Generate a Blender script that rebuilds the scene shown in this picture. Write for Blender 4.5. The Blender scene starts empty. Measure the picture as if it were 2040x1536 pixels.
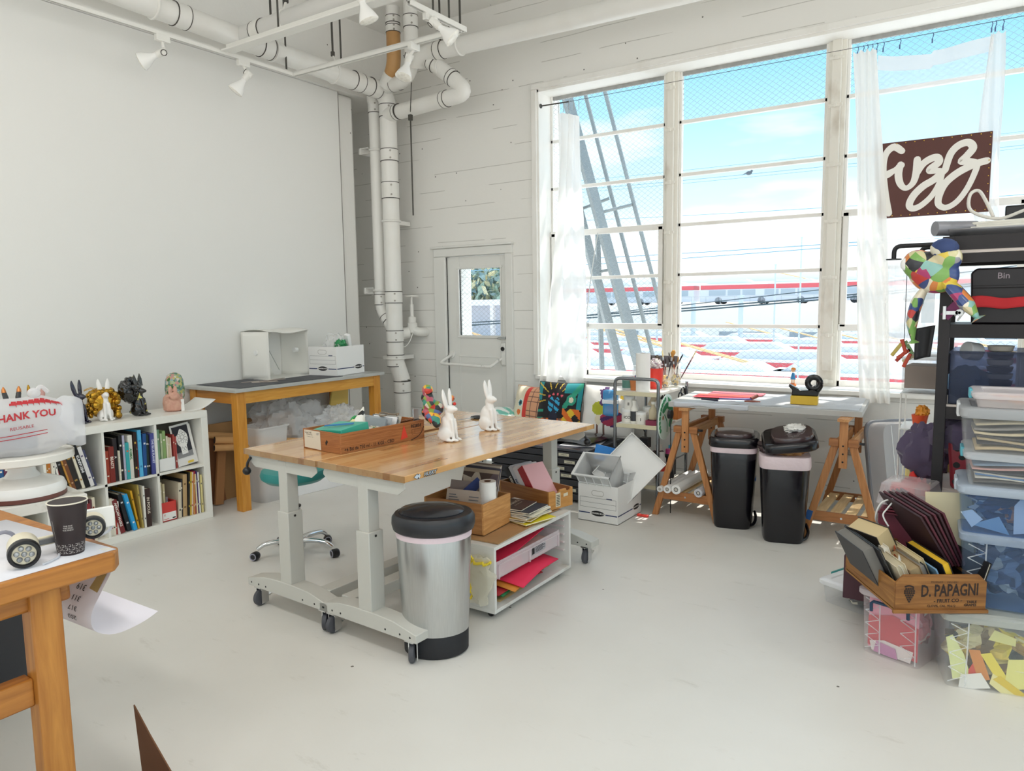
import bpy, math, random
from mathutils import Vector, Matrix, Euler
random.seed(7)
SC = bpy.context.scene
COL = SC.collection
PI = math.pi
# ---------------------------------------------------------------- camera
def make_camera():
    yaw, pitch, roll = .588655, .110872, -.0138933
    F = Vector((-math.sin(yaw)*math.cos(pitch), math.cos(yaw)*math.cos(pitch), -math.sin(pitch)))
    r = Vector((math.cos(yaw), math.sin(yaw), 0)); u = r.cross(F)
    R = r*math.cos(roll)+u*math.sin(roll); U = u*math.cos(roll)-r*math.sin(roll)
    cd = bpy.data.cameras.new('camera'); cd.sensor_width = 36; cd.lens = 1460.04/2040*36
    cd.clip_start = .05; cd.clip_end = 600
    co = bpy.data.objects.new('camera', cd); COL.objects.link(co)
    m = Matrix((R, U, -F)).transposed().to_4x4(); m.translation = Vector((0, 0, 1.52))
    co.matrix_world = m; SC.camera = co
make_camera()
SC.view_settings.view_transform = 'Standard'; SC.view_settings.look = 'None'
SC.view_settings.gamma = 1; SC.view_settings.exposure = 0.98
SC.view_settings.use_curve_mapping = False
SC.cycles.max_bounces = 10; SC.cycles.transparent_max_bounces = 24; SC.cycles.diffuse_bounces = 6
SC.cycles.use_denoising = True
# ---------------------------------------------------------------- sky, sun, added fill lamps
def make_world():
    w = bpy.data.worlds.new('sky'); SC.world = w; w.use_nodes = True
    nt = w.node_tree; N = nt.nodes; L = nt.links; N.clear()
    out = N.new('ShaderNodeOutputWorld'); bg = N.new('ShaderNodeBackground')
    tc = N.new('ShaderNodeTexCoord'); sep = N.new('ShaderNodeSeparateXYZ')
    L.new(tc.outputs['Generated'], sep.inputs[0])
    rp = N.new('ShaderNodeValToRGB'); e = rp.color_ramp.elements
    e[0].position = 0; e[0].color = (1.35, 1.32, 1.26, 1); e[1].position = .62; e[1].color = (.45, .60, .80, 1)
    k = e.new(.12); k.color = (.48, .65, .74, 1); k = e.new(.34); k.color = (.13, .43, .62, 1)
    L.new(sep.outputs[2], rp.inputs[0])
    mp = N.new('ShaderNodeMapping'); mp.inputs['Scale'].default_value = (1.6, 1.6, 7); L.new(tc.outputs['Generated'], mp.inputs[0])
    ns = N.new('ShaderNodeTexNoise'); ns.inputs['Scale'].default_value = 1.7; ns.inputs['Detail'].default_value = 6
    L.new(mp.outputs[0], ns.inputs['Vector'])
    cr = N.new('ShaderNodeValToRGB'); cr.color_ramp.elements[0].position = .53; cr.color_ramp.elements[1].position = .85
    L.new(ns.outputs['Fac'], cr.inputs[0])
    mx = N.new('ShaderNodeMix'); mx.data_type = 'RGBA'; L.new(cr.outputs[0], mx.inputs['Factor'])
    L.new(rp.outputs[0], mx.inputs['A']); mx.inputs['B'].default_value = (1.1, 1.08, 1.04, 1)
    L.new(mx.outputs['Result'], bg.inputs[0]); bg.inputs[1].default_value = .95
    L.new(bg.outputs[0], out.inputs[0])
make_world()
def sun():
    l = bpy.data.lights.new('sun', 'SUN'); l.energy = 3.2; l.angle = .012; l.color = (1, .95, .86)
    o = bpy.data.objects.new('sun', l); COL.objects.link(o)
    o.rotation_euler = Vector((-.10, -.41, -.90)).to_track_quat('-Z', 'Y').to_euler()
sun()
def fill_lamp(x, y, sx, sy, e):
    l = bpy.data.lights.new('fill_light', 'AREA'); l.shape = 'RECTANGLE'; l.size = sx; l.size_y = sy
    l.energy = e; l.color = (1, .97, .925)
    o = bpy.data.objects.new('fill_light', l); COL.objects.link(o); o.location = (x, y, 4.06)
FILL_LAMPS = [(-3.2, .2), (-.2, .2), (2.8, .2), (-3.2, -2.8), (-.2, -2.8), (2.8, -2.8), (2.8, 3.0)]  # area lights added out of view as soft fill for the room
for _x, _y in FILL_LAMPS: fill_lamp(_x, _y, 1.4, .3, 13)
# ---------------------------------------------------------------- mesh helpers
def lin(h):
    if not isinstance(h, str): return tuple(h)
    h = h.lstrip('#'); c = [int(h[i:i+2], 16)/255 for i in (0, 2, 4)]
    return tuple(x/12.92 if x <= .04045 else ((x+.055)/1.055)**2.4 for x in c)
class NT:
    def __init__(s, name):
        s.m = bpy.data.materials.new(name); s.m.use_nodes = True
        s.t = s.m.node_tree; s.t.nodes.clear(); s.out = s.n('OutputMaterial')
    def n(s, t, **kw):
        x = s.t.nodes.new('ShaderNode'+t)
        for k, v in kw.items():
            if k.startswith('i_'):
                k = k[2:]; x.inputs[int(k) if k.isdigit() else k.replace('_', ' ')].default_value = v
            else: setattr(x, k, v)
        return x
    def l(s, a, b): s.t.links.new(a, b)
_MC = {}
def mat(name, col='#ffffff', rough=.5, metal=0, var=0, vs=8, col2=None, bump=0, bs=40, stretch=None, coat=0, emis=0, detail=4, lo=.35, hi=.65, sheen=0):
    """principled material; col2 mixes in through noise (var = amount)"""
    if name in _MC: return _MC[name]
    T = NT(name); p = T.n('BsdfPrincipled'); c = lin(col)
    p.inputs['Base Color'].default_value = (*c, 1); p.inputs['Roughness'].default_value = rough; p.inputs['Metallic'].default_value = metal
    p.inputs['Coat Weight'].default_value = coat; p.inputs['Sheen Weight'].default_value = sheen
    if emis: p.inputs['Emission Color'].default_value = (*c, 1); p.inputs['Emission Strength'].default_value = emis
    T.l(p.outputs[0], T.out.inputs[0])
    if var or bump:
        tc = T.n('TexCoord'); mp = T.n('Mapping'); T.l(tc.outputs['Object'], mp.inputs[0])
        if stretch: mp.inputs['Scale'].default_value = stretch
    if var:
        ns = T.n('TexNoise', i_Scale=vs, i_Detail=detail); T.l(mp.outputs[0], ns.inputs['Vector'])
        r = T.n('ValToRGB'); r.color_ramp.elements[0].position = lo; r.color_ramp.elements[1].position = hi
        c2 = lin(col2) if col2 else tuple(x*.7 for x in c)
        r.color_ramp.elements[0].color = (*c, 1)
        r.color_ramp.elements[1].color = (*[a+(b-a)*var for a, b in zip(c, c2)], 1)
        T.l(ns.outputs['Fac'], r.inputs[0]); T.l(r.outputs[0], p.inputs['Base Color'])
    if bump:
        n2 = T.n('TexNoise', i_Scale=bs, i_Detail=5); T.l(mp.outputs[0], n2.inputs['Vector'])
        b = T.n('Bump', i_Strength=bump, i_Distance=.01); T.l(n2.outputs['Fac'], b.inputs['Height']); T.l(b.outputs[0], p.inputs['Normal'])
    _MC[name] = T.m; return T.m
def wood(name, a, b, axis='x', scale=6, rough=.45, str_=14, dark=None):
    if name in _MC: return _MC[name]
    T = NT(name); p = T.n('BsdfPrincipled', i_Roughness=rough); T.l(p.outputs[0], T.out.inputs[0])
    tc = T.n('TexCoord'); mp = T.n('Mapping'); T.l(tc.outputs['Object'], mp.inputs[0])
    sc = [str_]*3; sc['xyz'.index(axis)] = 1; mp.inputs['Scale'].default_value = sc
    ns = T.n('TexNoise', i_Scale=scale, i_Detail=8, i_Distortion=1.2); T.l(mp.outputs[0], ns.inputs['Vector'])
    r = T.n('ValToRGB'); r.color_ramp.elements[0].position = .3; r.color_ramp.elements[1].position = .7
    r.color_ramp.elements[0].color = (*lin(a), 1); r.color_ramp.elements[1].color = (*lin(b), 1)
    T.l(ns.outputs['Fac'], r.inputs[0]); T.l(r.outputs[0], p.inputs['Base Color'])
    bp = T.n('Bump', i_Strength=.12, i_Distance=.004); T.l(ns.outputs['Fac'], bp.inputs['Height']); T.l(bp.outputs[0], p.inputs['Normal'])
    _MC[name] = T.m; return T.m
def clear(name, col='#ffffff', fac=.25, rough=.2, tint='#ffffff'):
    """clear or cloudy plastic / glass: see-through with a thin milky surface"""
    if name in _MC: return _MC[name]
    T = NT(name); tr = T.n('BsdfTransparent', i_Color=(*lin(tint), 1)); p = T.n('BsdfPrincipled', i_Roughness=rough)
    p.inputs['Base Color'].default_value = (*lin(col), 1)
    lw = T.n('LayerWeight', i_Blend=.25); ma = T.n('Math', operation='MULTIPLY_ADD', i_1=.32, i_2=fac); ma.use_clamp = True
    T.l(lw.outputs['Facing'], ma.inputs[0])
    mx = T.n('MixShader'); T.l(ma.outputs[0], mx.inputs[0]); T.l(tr.outputs[0], mx.inputs[1]); T.l(p.outputs[0], mx.inputs[2])
    T.l(mx.outputs[0], T.out.inputs[0]); _MC[name] = T.m; return T.m
def sheer(name, col='#ffffff', op=.5):
    if name in _MC: return _MC[name]
    T = NT(name); tr = T.n('BsdfTransparent'); d = T.n('BsdfDiffuse', i_Color=(*lin(col), 1)); tl = T.n('BsdfTranslucent', i_Color=(*lin(col), 1))
    a = T.n('MixShader', i_0=.5); T.l(d.outputs[0], a.inputs[1]); T.l(tl.outputs[0], a.inputs[2])
    b = T.n('MixShader', i_0=op); T.l(tr.outputs[0], b.inputs[1]); T.l(a.outputs[0], b.inputs[2])
    T.l(b.outputs[0], T.out.inputs[0]); _MC[name] = T.m; return T.m
def patches(name, cols, scale=14, rough=.6, coat=0):
    """cut-paper collage: voronoi cells in several colours"""
    if name in _MC: return _MC[name]
    T = NT(name); p = T.n('BsdfPrincipled', i_Roughness=rough); p.inputs['Coat Weight'].default_value = coat
    tc = T.n('TexCoord'); vo = T.n('TexVoronoi', i_Scale=scale); T.l(tc.outputs['Object'], vo.inputs['Vector'])
    r = T.n('ValToRGB'); r.color_ramp.interpolation = 'CONSTANT'; e = r.color_ramp.elements
    for i, c in enumerate(cols):
        k = e[i] if i < 2 else e.new(i/len(cols))
        k.position = i/len(cols); k.color = (*lin(c), 1)
    sp = T.n('SeparateColor'); T.l(vo.outputs['Color'], sp.inputs[0]); T.l(sp.outputs[0], r.inputs[0])
    T.l(r.outputs[0], p.inputs['Base Color']); T.l(p.outputs[0], T.out.inputs[0]); _MC[name] = T.m; return T.m
def rotm(rx=0, ry=0, rz=0): return Euler((rx, ry, rz)).to_matrix()
class MB:
    def __init__(s): s.v = []; s.f = []; s.k = []; s.M = None; s.m = 0
    def add(s, vs, fs, m=None):
        b = len(s.v); m = s.m if m is None else m
        if s.M is not None: vs = [s.M @ Vector(p) for p in vs]
        s.v += [tuple(p) for p in vs]
        for f in fs: s.f.append([i+b for i in f]); s.k.append(m)
        return s
    def box(s, c, d, R=None, m=None, taper=1):
        x, y, z = (a/2 for a in d); t = taper
        P = [(-x, -y, -z), (x, -y, -z), (x, y, -z), (-x, y, -z), (-x*t, -y*t, z), (x*t, -y*t, z), (x*t, y*t, z), (-x*t, y*t, z)]
        c = Vector(c); P = [c+(R @ Vector(p) if R else Vector(p)) for p in P]
        return s.add(P, [(3, 2, 1, 0), (4, 5, 6, 7), (0, 1, 5, 4), (1, 2, 6, 5), (2, 3, 7, 6), (3, 0, 4, 7)], m)
    def b2(s, a, b, m=None):
        return s.box([(p+q)/2 for p, q in zip(a, b)], [abs(q-p) for p, q in zip(a, b)], None, m)
    def tube(s, pts, r, n=12, m=None, caps=True, closed=False, flat=1):
        pts = [Vector(p) for p in pts]; N = len(pts); rs = r if isinstance(r, (list, tuple)) else [r]*N
        T = []
        for i in range(N):
            a = pts[i-1] if (i or closed) else pts[0]; b = pts[(i+1) % N] if (i < N-1 or closed) else pts[-1]
            T.append((b-a).normalized())
        up = Vector((0, 0, 1)) if abs(T[0].z) < .9 else Vector((1, 0, 0))
        nr = (up-T[0]*up.dot(T[0])).normalized(); vs = []
        for i in range(N):
            if i: nr = (nr-T[i]*nr.dot(T[i])); nr = nr.normalized() if nr.length > 1e-6 else T[i].orthogonal().normalized()
            bi = T[i].cross(nr)
            for k in range(n):
                a = 2*PI*k/n; vs.append(pts[i]+(nr*math.cos(a)*flat+bi*math.sin(a))*rs[i])
        fs = []
        for i in range(N if closed else N-1):
            j = (i+1) % N
            for k in range(n): fs.append((i*n+k, i*n+(k+1) % n, j*n+(k+1) % n, j*n+k))
        if caps and not closed: fs += [tuple(range(n-1, -1, -1)), tuple((N-1)*n+k for k in range(n))]
        return s.add(vs, fs, m)
    def cyl(s, a, b, r0, r1=None, n=20, m=None, caps=True): return s.tube([a, b], [r0, r0 if r1 is None else r1], n, m, caps)
    def lathe(s, prof, c=(0, 0, 0), n=24, m=None, sx=1, sy=1, R=None, power=None):
        c = Vector(c); vs = []; K = len(prof)
        for r, z in prof:
            for k in range(n):
                a = 2*PI*k/n; x, y = math.cos(a), math.sin(a)
                if power: x, y = math.copysign(abs(x)**(2/power), x), math.copysign(abs(y)**(2/power), y)
                p = Vector((x*r*sx, y*r*sy, z)); vs.append(c+(R @ p if R else p))
        fs = [(i*n+k, i*n+(k+1) % n, (i+1)*n+(k+1) % n, (i+1)*n+k) for i in range(K-1) for k in range(n)]
        if prof[0][0] > 1e-5: fs.append(tuple(range(n-1, -1, -1)))
        if prof[-1][0] > 1e-5: fs.append(tuple((K-1)*n+k for k in range(n)))
        return s.add(vs, fs, m)
    def ball(s, c, r, n=16, m=None, R=None):
        r = r if isinstance(r, (list, tuple)) else (r, r, r); k = max(6, n//2)
        pr = [(math.sin(PI*i/k), -math.cos(PI*i/k)*r[2]) for i in range(k+1)]; pr[0] = (1e-6, -r[2]); pr[-1] = (1e-6, r[2])
        return s.lathe(pr, c, n, m, r[0], r[1], R)
    def prism(s, poly, h, M=None, m=None):
        """2-D outline extruded by h along local z, placed by matrix M"""
        n = len(poly); vs = [Vector((x, y, 0)) for x, y in poly]+[Vector((x, y, h)) for x, y in poly]
        if M is not None: vs = [M @ p for p in vs]
        a = sum(poly[i][0]*poly[(i+1) % n][1]-poly[(i+1) % n][0]*poly[i][1] for i in range(n))
        fs = [tuple(range(n-1, -1, -1)), tuple(range(n, 2*n))]+[(i, (i+1) % n, n+(i+1) % n, n+i) for i in range(n)]
        if (a < 0) != (h < 0): fs = [tuple(reversed(f)) for f in fs]
        return s.add(vs, fs, m)
    def grid(s, fn, nu, nv, m=None, both=False):
        vs = [fn(i/nu, j/nv) for j in range(nv+1) for i in range(nu+1)]
        return s.add(vs, [(j*(nu+1)+i, j*(nu+1)+i+1, (j+1)*(nu+1)+i+1, (j+1)*(nu+1)+i) for j in range(nv) for i in range(nu)], m)
    def text(s, t, M, size=.1, m=None, align='CENTER', bold=0, sx=1, shear=0, space=1):
        c = bpy.data.curves.new('lettering', 'FONT'); c.body = t; c.size = size; c.align_x = align; c.align_y = 'CENTER'; c.offset = bold; c.shear = shear; c.space_character = space
        c.resolution_u = 2
        o = bpy.data.objects.new('lettering', c); me = bpy.data.meshes.new_from_object(o)
        f_ = M if callable(M) else (lambda x, y: M @ Vector((x, y, 0)))
        s.add([f_(v.co.x*sx, v.co.y) for v in me.vertices], [tuple(p.vertices) for p in me.polygons], m)
        bpy.data.objects.remove(o); bpy.data.curves.remove(c); bpy.data.meshes.remove(me); return s
    def stroke(s, pts, w, h, M, m=None, n=7):
        """round-ended brush strokes along 2-D points (Catmull-Rom smoothed)"""
        P = spline([(x, y, 0) for x, y in pts], n); k = len(P); Lf = []; Rt = []
        for i in range(k):
            t = (P[min(i+1, k-1)]-P[max(i-1, 0)]).normalized(); nn = Vector((-t.y, t.x, 0))
            ww = (w(i/(k-1)) if callable(w) else w)/2
            Lf.append(P[i]+nn*ww); Rt.append(P[i]-nn*ww)
        for i in range(k-1):
            hh = h*(1+.004*i); q = [Lf[i], Rt[i], Rt[i+1], Lf[i+1]]
            s.add([M @ Vector((a.x, a.y, z)) for z in (0, hh) for a in q], [(0, 3, 2, 1), (4, 5, 6, 7), (0, 1, 5, 4), (2, 3, 7, 6)], m)
        for e in (0, -1):
            ww = (w(0 if e == 0 else 1) if callable(w) else w)/2
            s.prism([(P[e].x+ww*math.cos(a*PI/5), P[e].y+ww*math.sin(a*PI/5)) for a in range(10)], h*(.98 if e == 0 else 1+.004*k), M, m)
        return s
def spline(pts, n=6, closed=False):
    P = [Vector(p) for p in pts]; out = []; N = len(P)
    for i in range(N if closed else N-1):
        if closed: a, b, c, d = P[i-1], P[i], P[(i+1) % N], P[(i+2) % N]
        else: a, b, c, d = P[max(i-1, 0)], P[i], P[i+1], P[min(i+2, N-1)]
        for k in range(n):
            t = k/n; out.append(.5*((2*b)+(c-a)*t+(2*a-5*b+4*c-d)*t*t+(3*b-a-3*c+d)*t**3))
    if not closed: out.append(P[-1])
    return out
def ob(name, mb, mats, parent=None, loc=None, bevel=0, ang=38, sub=0, seg=2, smooth=True, rot=None, disp=None, solid=0, vox=0, vs_=6):
    me = bpy.data.meshes.new(name); me.from_pydata(mb.v, [], mb.f)
    if not isinstance(mats, (list, tuple)): mats = [mats]
    for x in mats: me.materials.append(x)
    me.polygons.foreach_set('material_index', mb.k); me.update()
    if smooth:
        me.shade_smooth(); me.set_sharp_from_angle(angle=math.radians(ang))
    o = bpy.data.objects.new(name, me); COL.objects.link(o)
    if parent: o.parent = parent
    if loc: o.location = loc
    if rot: o.rotation_euler = rot
    if solid: d = o.modifiers.new('Solidify', 'SOLIDIFY'); d.thickness = solid; d.offset = 0
    if vox:
        d = o.modifiers.new('Remesh', 'REMESH'); d.mode = 'VOXEL'; d.voxel_size = vox; d.use_smooth_shade = True
        d = o.modifiers.new('Smooth', 'SMOOTH'); d.factor = .5; d.iterations = vs_
    if bevel:
        d = o.modifiers.new('Bevel', 'BEVEL'); d.width = bevel; d.segments = seg; d.limit_method = 'ANGLE'; d.angle_limit = math.radians(35)
        d.harden_normals = False
    if sub: d = o.modifiers.new('Subdivision', 'SUBSURF'); d.levels = d.render_levels = sub
    if disp:
        t = bpy.data.textures.new('crumple', 'CLOUDS'); t.noise_scale = disp[1]
        d = o.modifiers.new('Displace', 'DISPLACE'); d.texture = t; d.strength = disp[0]; d.mid_level = .5
    return o
def tag(o, label, cat, group=None):
    o['label'] = label; o['category'] = cat
    if group: o['group'] = group
    return o
def struct(o): o['kind'] = 'structure'; return o
def thing(name, label, cat, loc=(0, 0, 0), rz=0, group=None, rot=None):
    o = bpy.data.objects.new(name, None); COL.objects.link(o); o.location = loc; o.empty_display_size = .1
    o.rotation_euler = rot or (0, 0, rz); return tag(o, label, cat, group)
def dup(o, loc=None, rz=None, label=None, parent=None, rot=None):
    c = o.copy(); COL.objects.link(c)
    if parent: c.parent = parent
    if loc is not None: c.location = loc
    if rz is not None: c.rotation_euler = (0, 0, rz)
    if rot is not None: c.rotation_euler = rot
    if label: c['label'] = label
    for ch in list(o.children): dup(ch, parent=c)
    return c
def T(x=0, y=0, z=0, rx=0, ry=0, rz=0): return Matrix.Translation((x, y, z)) @ Euler((rx, ry, rz)).to_matrix().to_4x4()
def facing(p, x, y):
    """matrix at p whose local x, y run along the given world directions"""
    x = Vector(x).normalized(); y = Vector(y); y = (y-x*y.dot(x)).normalized(); z = x.cross(y)
    m = Matrix((x, y, z)).transposed().to_4x4(); m.translation = Vector(p); return m
ORD = ['first', 'second', 'third', 'fourth', 'fifth', 'sixth', 'seventh', 'eighth', 'ninth', 'tenth', 'eleventh', 'twelfth', 'thirteenth', 'fourteenth', 'fifteenth', 'sixteenth', 'seventeenth', 'eighteenth']
# common materials
white_metal = mat('white_powder_coat', '#e9e8e3', .35)
chrome = mat('chrome', '#d8dadc', .12, 1)
steel = mat('brushed_steel', '#c9cbcb', .28, 1, var=.25, vs=6, stretch=(40, 40, 1))
black_plastic = mat('black_plastic', '#17171b', .35)
black_matte = mat('black_matte', '#1c1c20', .6)
grey_rubber = mat('grey_rubber', '#4a4b50', .6)
white_plastic = mat('white_plastic', '#f0f0ee', .35)
paper = mat('white_paper', '#f4f2ee', .8)
cream_paper = mat('cream_paper', '#e6dcc0', .8)
card = mat('corrugated_card', '#b48a5c', .85, var=.5, vs=5)
dark_card = mat('dark_card', '#7a5238', .85, var=.4, vs=6)
print_black = mat('black_print', '#141416', .6)
print_grey = mat('grey_print', '#77777c', .7)
pages = mat('book_pages', '#e6dec9', .85, var=.3, vs=60, stretch=(1, 1, 12))
red_paint = mat('red_plastic', '#d83a2e', .4)
# ================================================================ the room
CEIL = 4.19; WY = 5.7; GY = 5.93
def wall_paint(name, board=True):
    T_ = NT(name); p = T_.n('BsdfPrincipled', i_Roughness=.55); T_.l(p.outputs[0], T_.out.inputs[0])
    tc = T_.n('TexCoord'); sp = T_.n('SeparateXYZ'); T_.l(tc.outputs['Object'], sp.inputs[0])
    base = (*lin('#ecebe7'), 1)
    # horizontal board marks
    wob = T_.n('TexNoise', i_Scale=.8, i_Detail=3); T_.l(tc.outputs['Object'], wob.inputs['Vector'])
    a = T_.n('Math', operation='MULTIPLY_ADD', i_1=.05); T_.l(wob.outputs['Fac'], a.inputs[0]); T_.l(sp.outputs[2], a.inputs[2])
    d = T_.n('Math', operation='DIVIDE', i_1=.165); T_.l(a.outputs[0], d.inputs[0])
    fr = T_.n('Math', operation='FRACT'); T_.l(d.outputs[0], fr.inputs[0])
    lt = T_.n('Math', operation='LESS_THAN', i_1=.035); T_.l(fr.outputs[0], lt.inputs[0])
    # broken by noise so the lines come and go
    mp = T_.n('Mapping', i_Scale=(1.1, 1.1, 5)); T_.l(tc.outputs['Object'], mp.inputs[0])
    br = T_.n('TexNoise', i_Scale=1.6, i_Detail=2); T_.l(mp.outputs[0], br.inputs['Vector'])
    g = T_.n('Math', operation='GREATER_THAN', i_1=.49); T_.l(br.outputs['Fac'], g.inputs[0])
    ml = T_.n('Math', operation='MULTIPLY'); T_.l(lt.outputs[0], ml.inputs[0]); T_.l(g.outputs[0], ml.inputs[1])
    # small dark pits
    vo = T_.n('TexVoronoi', i_Scale=7.0); T_.l(tc.outputs['Object'], vo.inputs['Vector'])
    pit = T_.n('Math', operation='LESS_THAN', i_1=.045); T_.l(vo.outputs['Distance'], pit.inputs[0])
    m1 = T_.n('Mix', data_type='RGBA'); m1.inputs['A'].default_value = base; m1.inputs['B'].default_value = (*lin('#b9b7b1'), 1)
    f1 = T_.n('Math', operation='MULTIPLY', i_1=.75 if board else .0); T_.l(ml.outputs[0], f1.inputs[0]); T_.l(f1.outputs[0], m1.inputs['Factor'])
    m2 = T_.n('Mix', data_type='RGBA'); T_.l(m1.outputs['Result'], m2.inputs['A']); m2.inputs['B'].default_value = (*lin('#6a6864'), 1)
    T_.l(pit.outputs[0], m2.inputs['Factor']); T_.l(m2.outputs['Result'], p.inputs['Base Color'])
    hs = T_.n('TexNoise', i_Scale=22, i_Detail=6); T_.l(tc.outputs['Object'], hs.inputs['Vector'])
    sb = T_.n('Math', operation='MULTIPLY_ADD', i_1=-1.2 if board else 0); T_.l(lt.outputs[0], sb.inputs[0]); T_.l(hs.outputs['Fac'], sb.inputs[2])
    b = T_.n('Bump', i_Strength=.25, i_Distance=.008); T_.l(sb.outputs[0], b.inputs['Height']); T_.l(b.outputs[0], p.inputs['Normal'])
    return T_.m
concrete = wall_paint('board_marked_concrete'); ceiling_paint = wall_paint('painted_slab', False)
drywall = mat('drywall_paint', '#e9e9e6', .6, bump=.05, bs=60)
def floor_mat():
    T_ = NT('painted_floor'); p = T_.n('BsdfPrincipled'); T_.l(p.outputs[0], T_.out.inputs[0])
    tc = T_.n('TexCoord'); ns = T_.n('TexNoise', i_Scale=.9, i_Detail=8); T_.l(tc.outputs['Object'], ns.inputs['Vector'])
    r = T_.n('ValToRGB'); e = r.color_ramp.elements; e[0].position = .3; e[1].position = .75
    e[0].color = (*lin('#e6e4df'), 1); e[1].color = (*lin('#d9d6cf'), 1); T_.l(ns.outputs['Fac'], r.inputs[0])
    mp = T_.n('Mapping', i_Scale=(1, 3.2, 1), i_Rotation=(0, 0, .6)); T_.l(tc.outputs['Object'], mp.inputs[0])
    sc = T_.n('TexNoise', i_Scale=3.4, i_Detail=9, i_Roughness=.72); T_.l(mp.outputs[0], sc.inputs['Vector'])
    sr = T_.n('ValToRGB'); sr.color_ramp.elements[0].position = .60; sr.color_ramp.elements[1].position = .74; T_.l(sc.outputs['Fac'], sr.inputs[0])
    mx = T_.n('Mix', data_type='RGBA'); T_.l(r.outputs[0], mx.inputs['A']); mx.inputs['B'].default_value = (*lin('#bdb8ad'), 1)
    mu = T_.n('Math', operation='MULTIPLY', i_1=.55); T_.l(sr.outputs[0], mu.inputs[0]); T_.l(mu.outputs[0], mx.inputs['Factor'])
    vo = T_.n('TexVoronoi', i_Scale=4.2); T_.l(tc.outputs['Object'], vo.inputs['Vector'])
    pit = T_.n('Math', operation='LESS_THAN', i_1=.03); T_.l(vo.outputs['Distance'], pit.inputs[0])
    m2 = T_.n('Mix', data_type='RGBA'); T_.l(mx.outputs['Result'], m2.inputs['A']); m2.inputs['B'].default_value = (*lin('#6d675e'), 1)
    T_.l(pit.outputs[0], m2.inputs['Factor']); T_.l(m2.outputs['Result'], p.inputs['Base Color'])
    rr = T_.n('Math', operation='MULTIPLY_ADD', i_1=.25, i_2=.28); T_.l(ns.outputs['Fac'], rr.inputs[0]); T_.l(rr.outputs[0], p.inputs['Roughness'])
    b = T_.n('Bump', i_Strength=.06, i_Distance=.01); T_.l(sc.outputs['Fac'], b.inputs['Height']); T_.l(b.outputs[0], p.inputs['Normal'])
    return T_.m
XL, XR, YB = -6.2, 5.2, -5.0
struct(ob('floor', MB().b2((XL, YB, -.2), (XR, 6.1, 0)), floor_mat()))
struct(ob('ceiling', MB().b2((XL, YB, CEIL), (XR, 6.1, CEIL+.2)), ceiling_paint))
# left: drywall board in front of a concrete beam and column
struct(ob('wall_left', MB().b2((XL, YB, 0), (-5.27, 5.026, 3.512)), drywall))
struct(ob('wall_left_beam', MB().b2((XL, YB, 3.515), (-5.233, WY, CEIL)), ceiling_paint))
struct(ob('column', MB().b2((-5.9, 5.03, 0), (-5.30, 5.25, 3.514)), ceiling_paint, bevel=.03))
struct(ob('wall_left_recess', MB().b2((XL, 5.03, 0), (-5.9, WY, 3.514)), concrete))
struct(ob('trim_1', MB().b2((-5.285, 5.026, 0), (-5.268, 5.034, 3.512)), mat('dark_seam', '#8b8782', .8)))
# window wall with door and window openings
WX0, WX1, WZ0, WZ1 = -3.50, 4.6, .87, 3.385
DX0, DX1, DZ = -4.56, -3.85, 1.985
w = MB()
w.b2((XL, WY, 0), (DX0, 6.1, CEIL)); w.b2((DX0, WY, DZ), (DX1, 6.1, CEIL)); w.b2((DX1, WY, 0), (WX0, 6.1, CEIL))
w.b2((WX0, WY, 0), (WX1, 6.1, WZ0-.035)); w.b2((WX0, WY, WZ1+.001), (WX1, 6.1, CEIL)); w.b2((WX1, WY, 0), (XR, 6.1, CEIL))
struct(ob('wall_window', w, concrete))
# right and rear walls, with unseen openings added to let sky light in
w = MB(); w.b2((XR, YB, 0), (XR+.2, 6.1, .9)); w.b2((XR, YB, 3.4), (XR+.2, 6.1, CEIL)); w.b2((XR, 4.6, .9), (XR+.2, 6.1, 3.4)); w.b2((XR, YB, .9), (XR+.2, -4, 3.4)); w.b2((XR, .2, .9), (XR+.2, .6, 3.4))
struct(ob('wall_right', w, drywall))
w = MB(); w.b2((XL, YB-.2, 0), (XR, YB, .9)); w.b2((XL, YB-.2, 3.4), (XR, YB, CEIL)); w.b2((XL, YB-.2, .9), (-4.6, YB, 3.4)); w.b2((4.2, YB-.2, .9), (XR, YB, 3.4)); w.b2((-.4, YB-.2, .9), (0, YB, 3.4))
struct(ob('wall_rear', w, drywall))
# ---- window frame
frame_paint = mat('window_paint', '#f1f0ec', .45, var=.5, vs=5, col2='#d6d0c4', lo=.55, hi=.8, stretch=(1, 1, .4))
worn = mat('worn_mullion_paint', '#e9e6dd', .5, var=.8, vs=3.2, col2='#b9ad9c', lo=.58, hi=.8, stretch=(2, 2, 1), bump=.2, bs=12)
win = bpy.data.objects.new('window_1', None); COL.objects.link(win); struct(win)
o = MB()
o.b2((WX0-.05, WY-.025, WZ1), (WX1+.05, WY+.01, WZ1+.045)); o.b2((WX0-.05, WY-.025, WZ0), (WX0, WY+.01, WZ1))
ob('trim_board', o, frame_paint, win, bevel=.004)
o = MB(); o.b2((WX0-.02, WY-.05, WZ0-.035), (WX1, GY+.1, WZ0)); ob('window_sill', o, frame_paint, win, bevel=.006)
o = MB(); o.b2((WX0, WY, WZ1-.02), (WX1, GY+.06, WZ1)); o.b2((WX0, WY, WZ0), (WX0+.015, GY+.06, WZ1)); ob('window_reveal', o, frame_paint, win)
MX = [(-2.385, -2.268), (-1.138, -1.012), (.115, .24), (1.36, 1.48), (2.6, 2.72), (3.84, 3.96)]
BAYS = []; x = WX0+.015
for a, b in MX: BAYS.append((x, a)); x = b
BAYS.append((x, WX1))
LV = [2.972, 2.553, 2.15, 1.742, 1.317]
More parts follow.
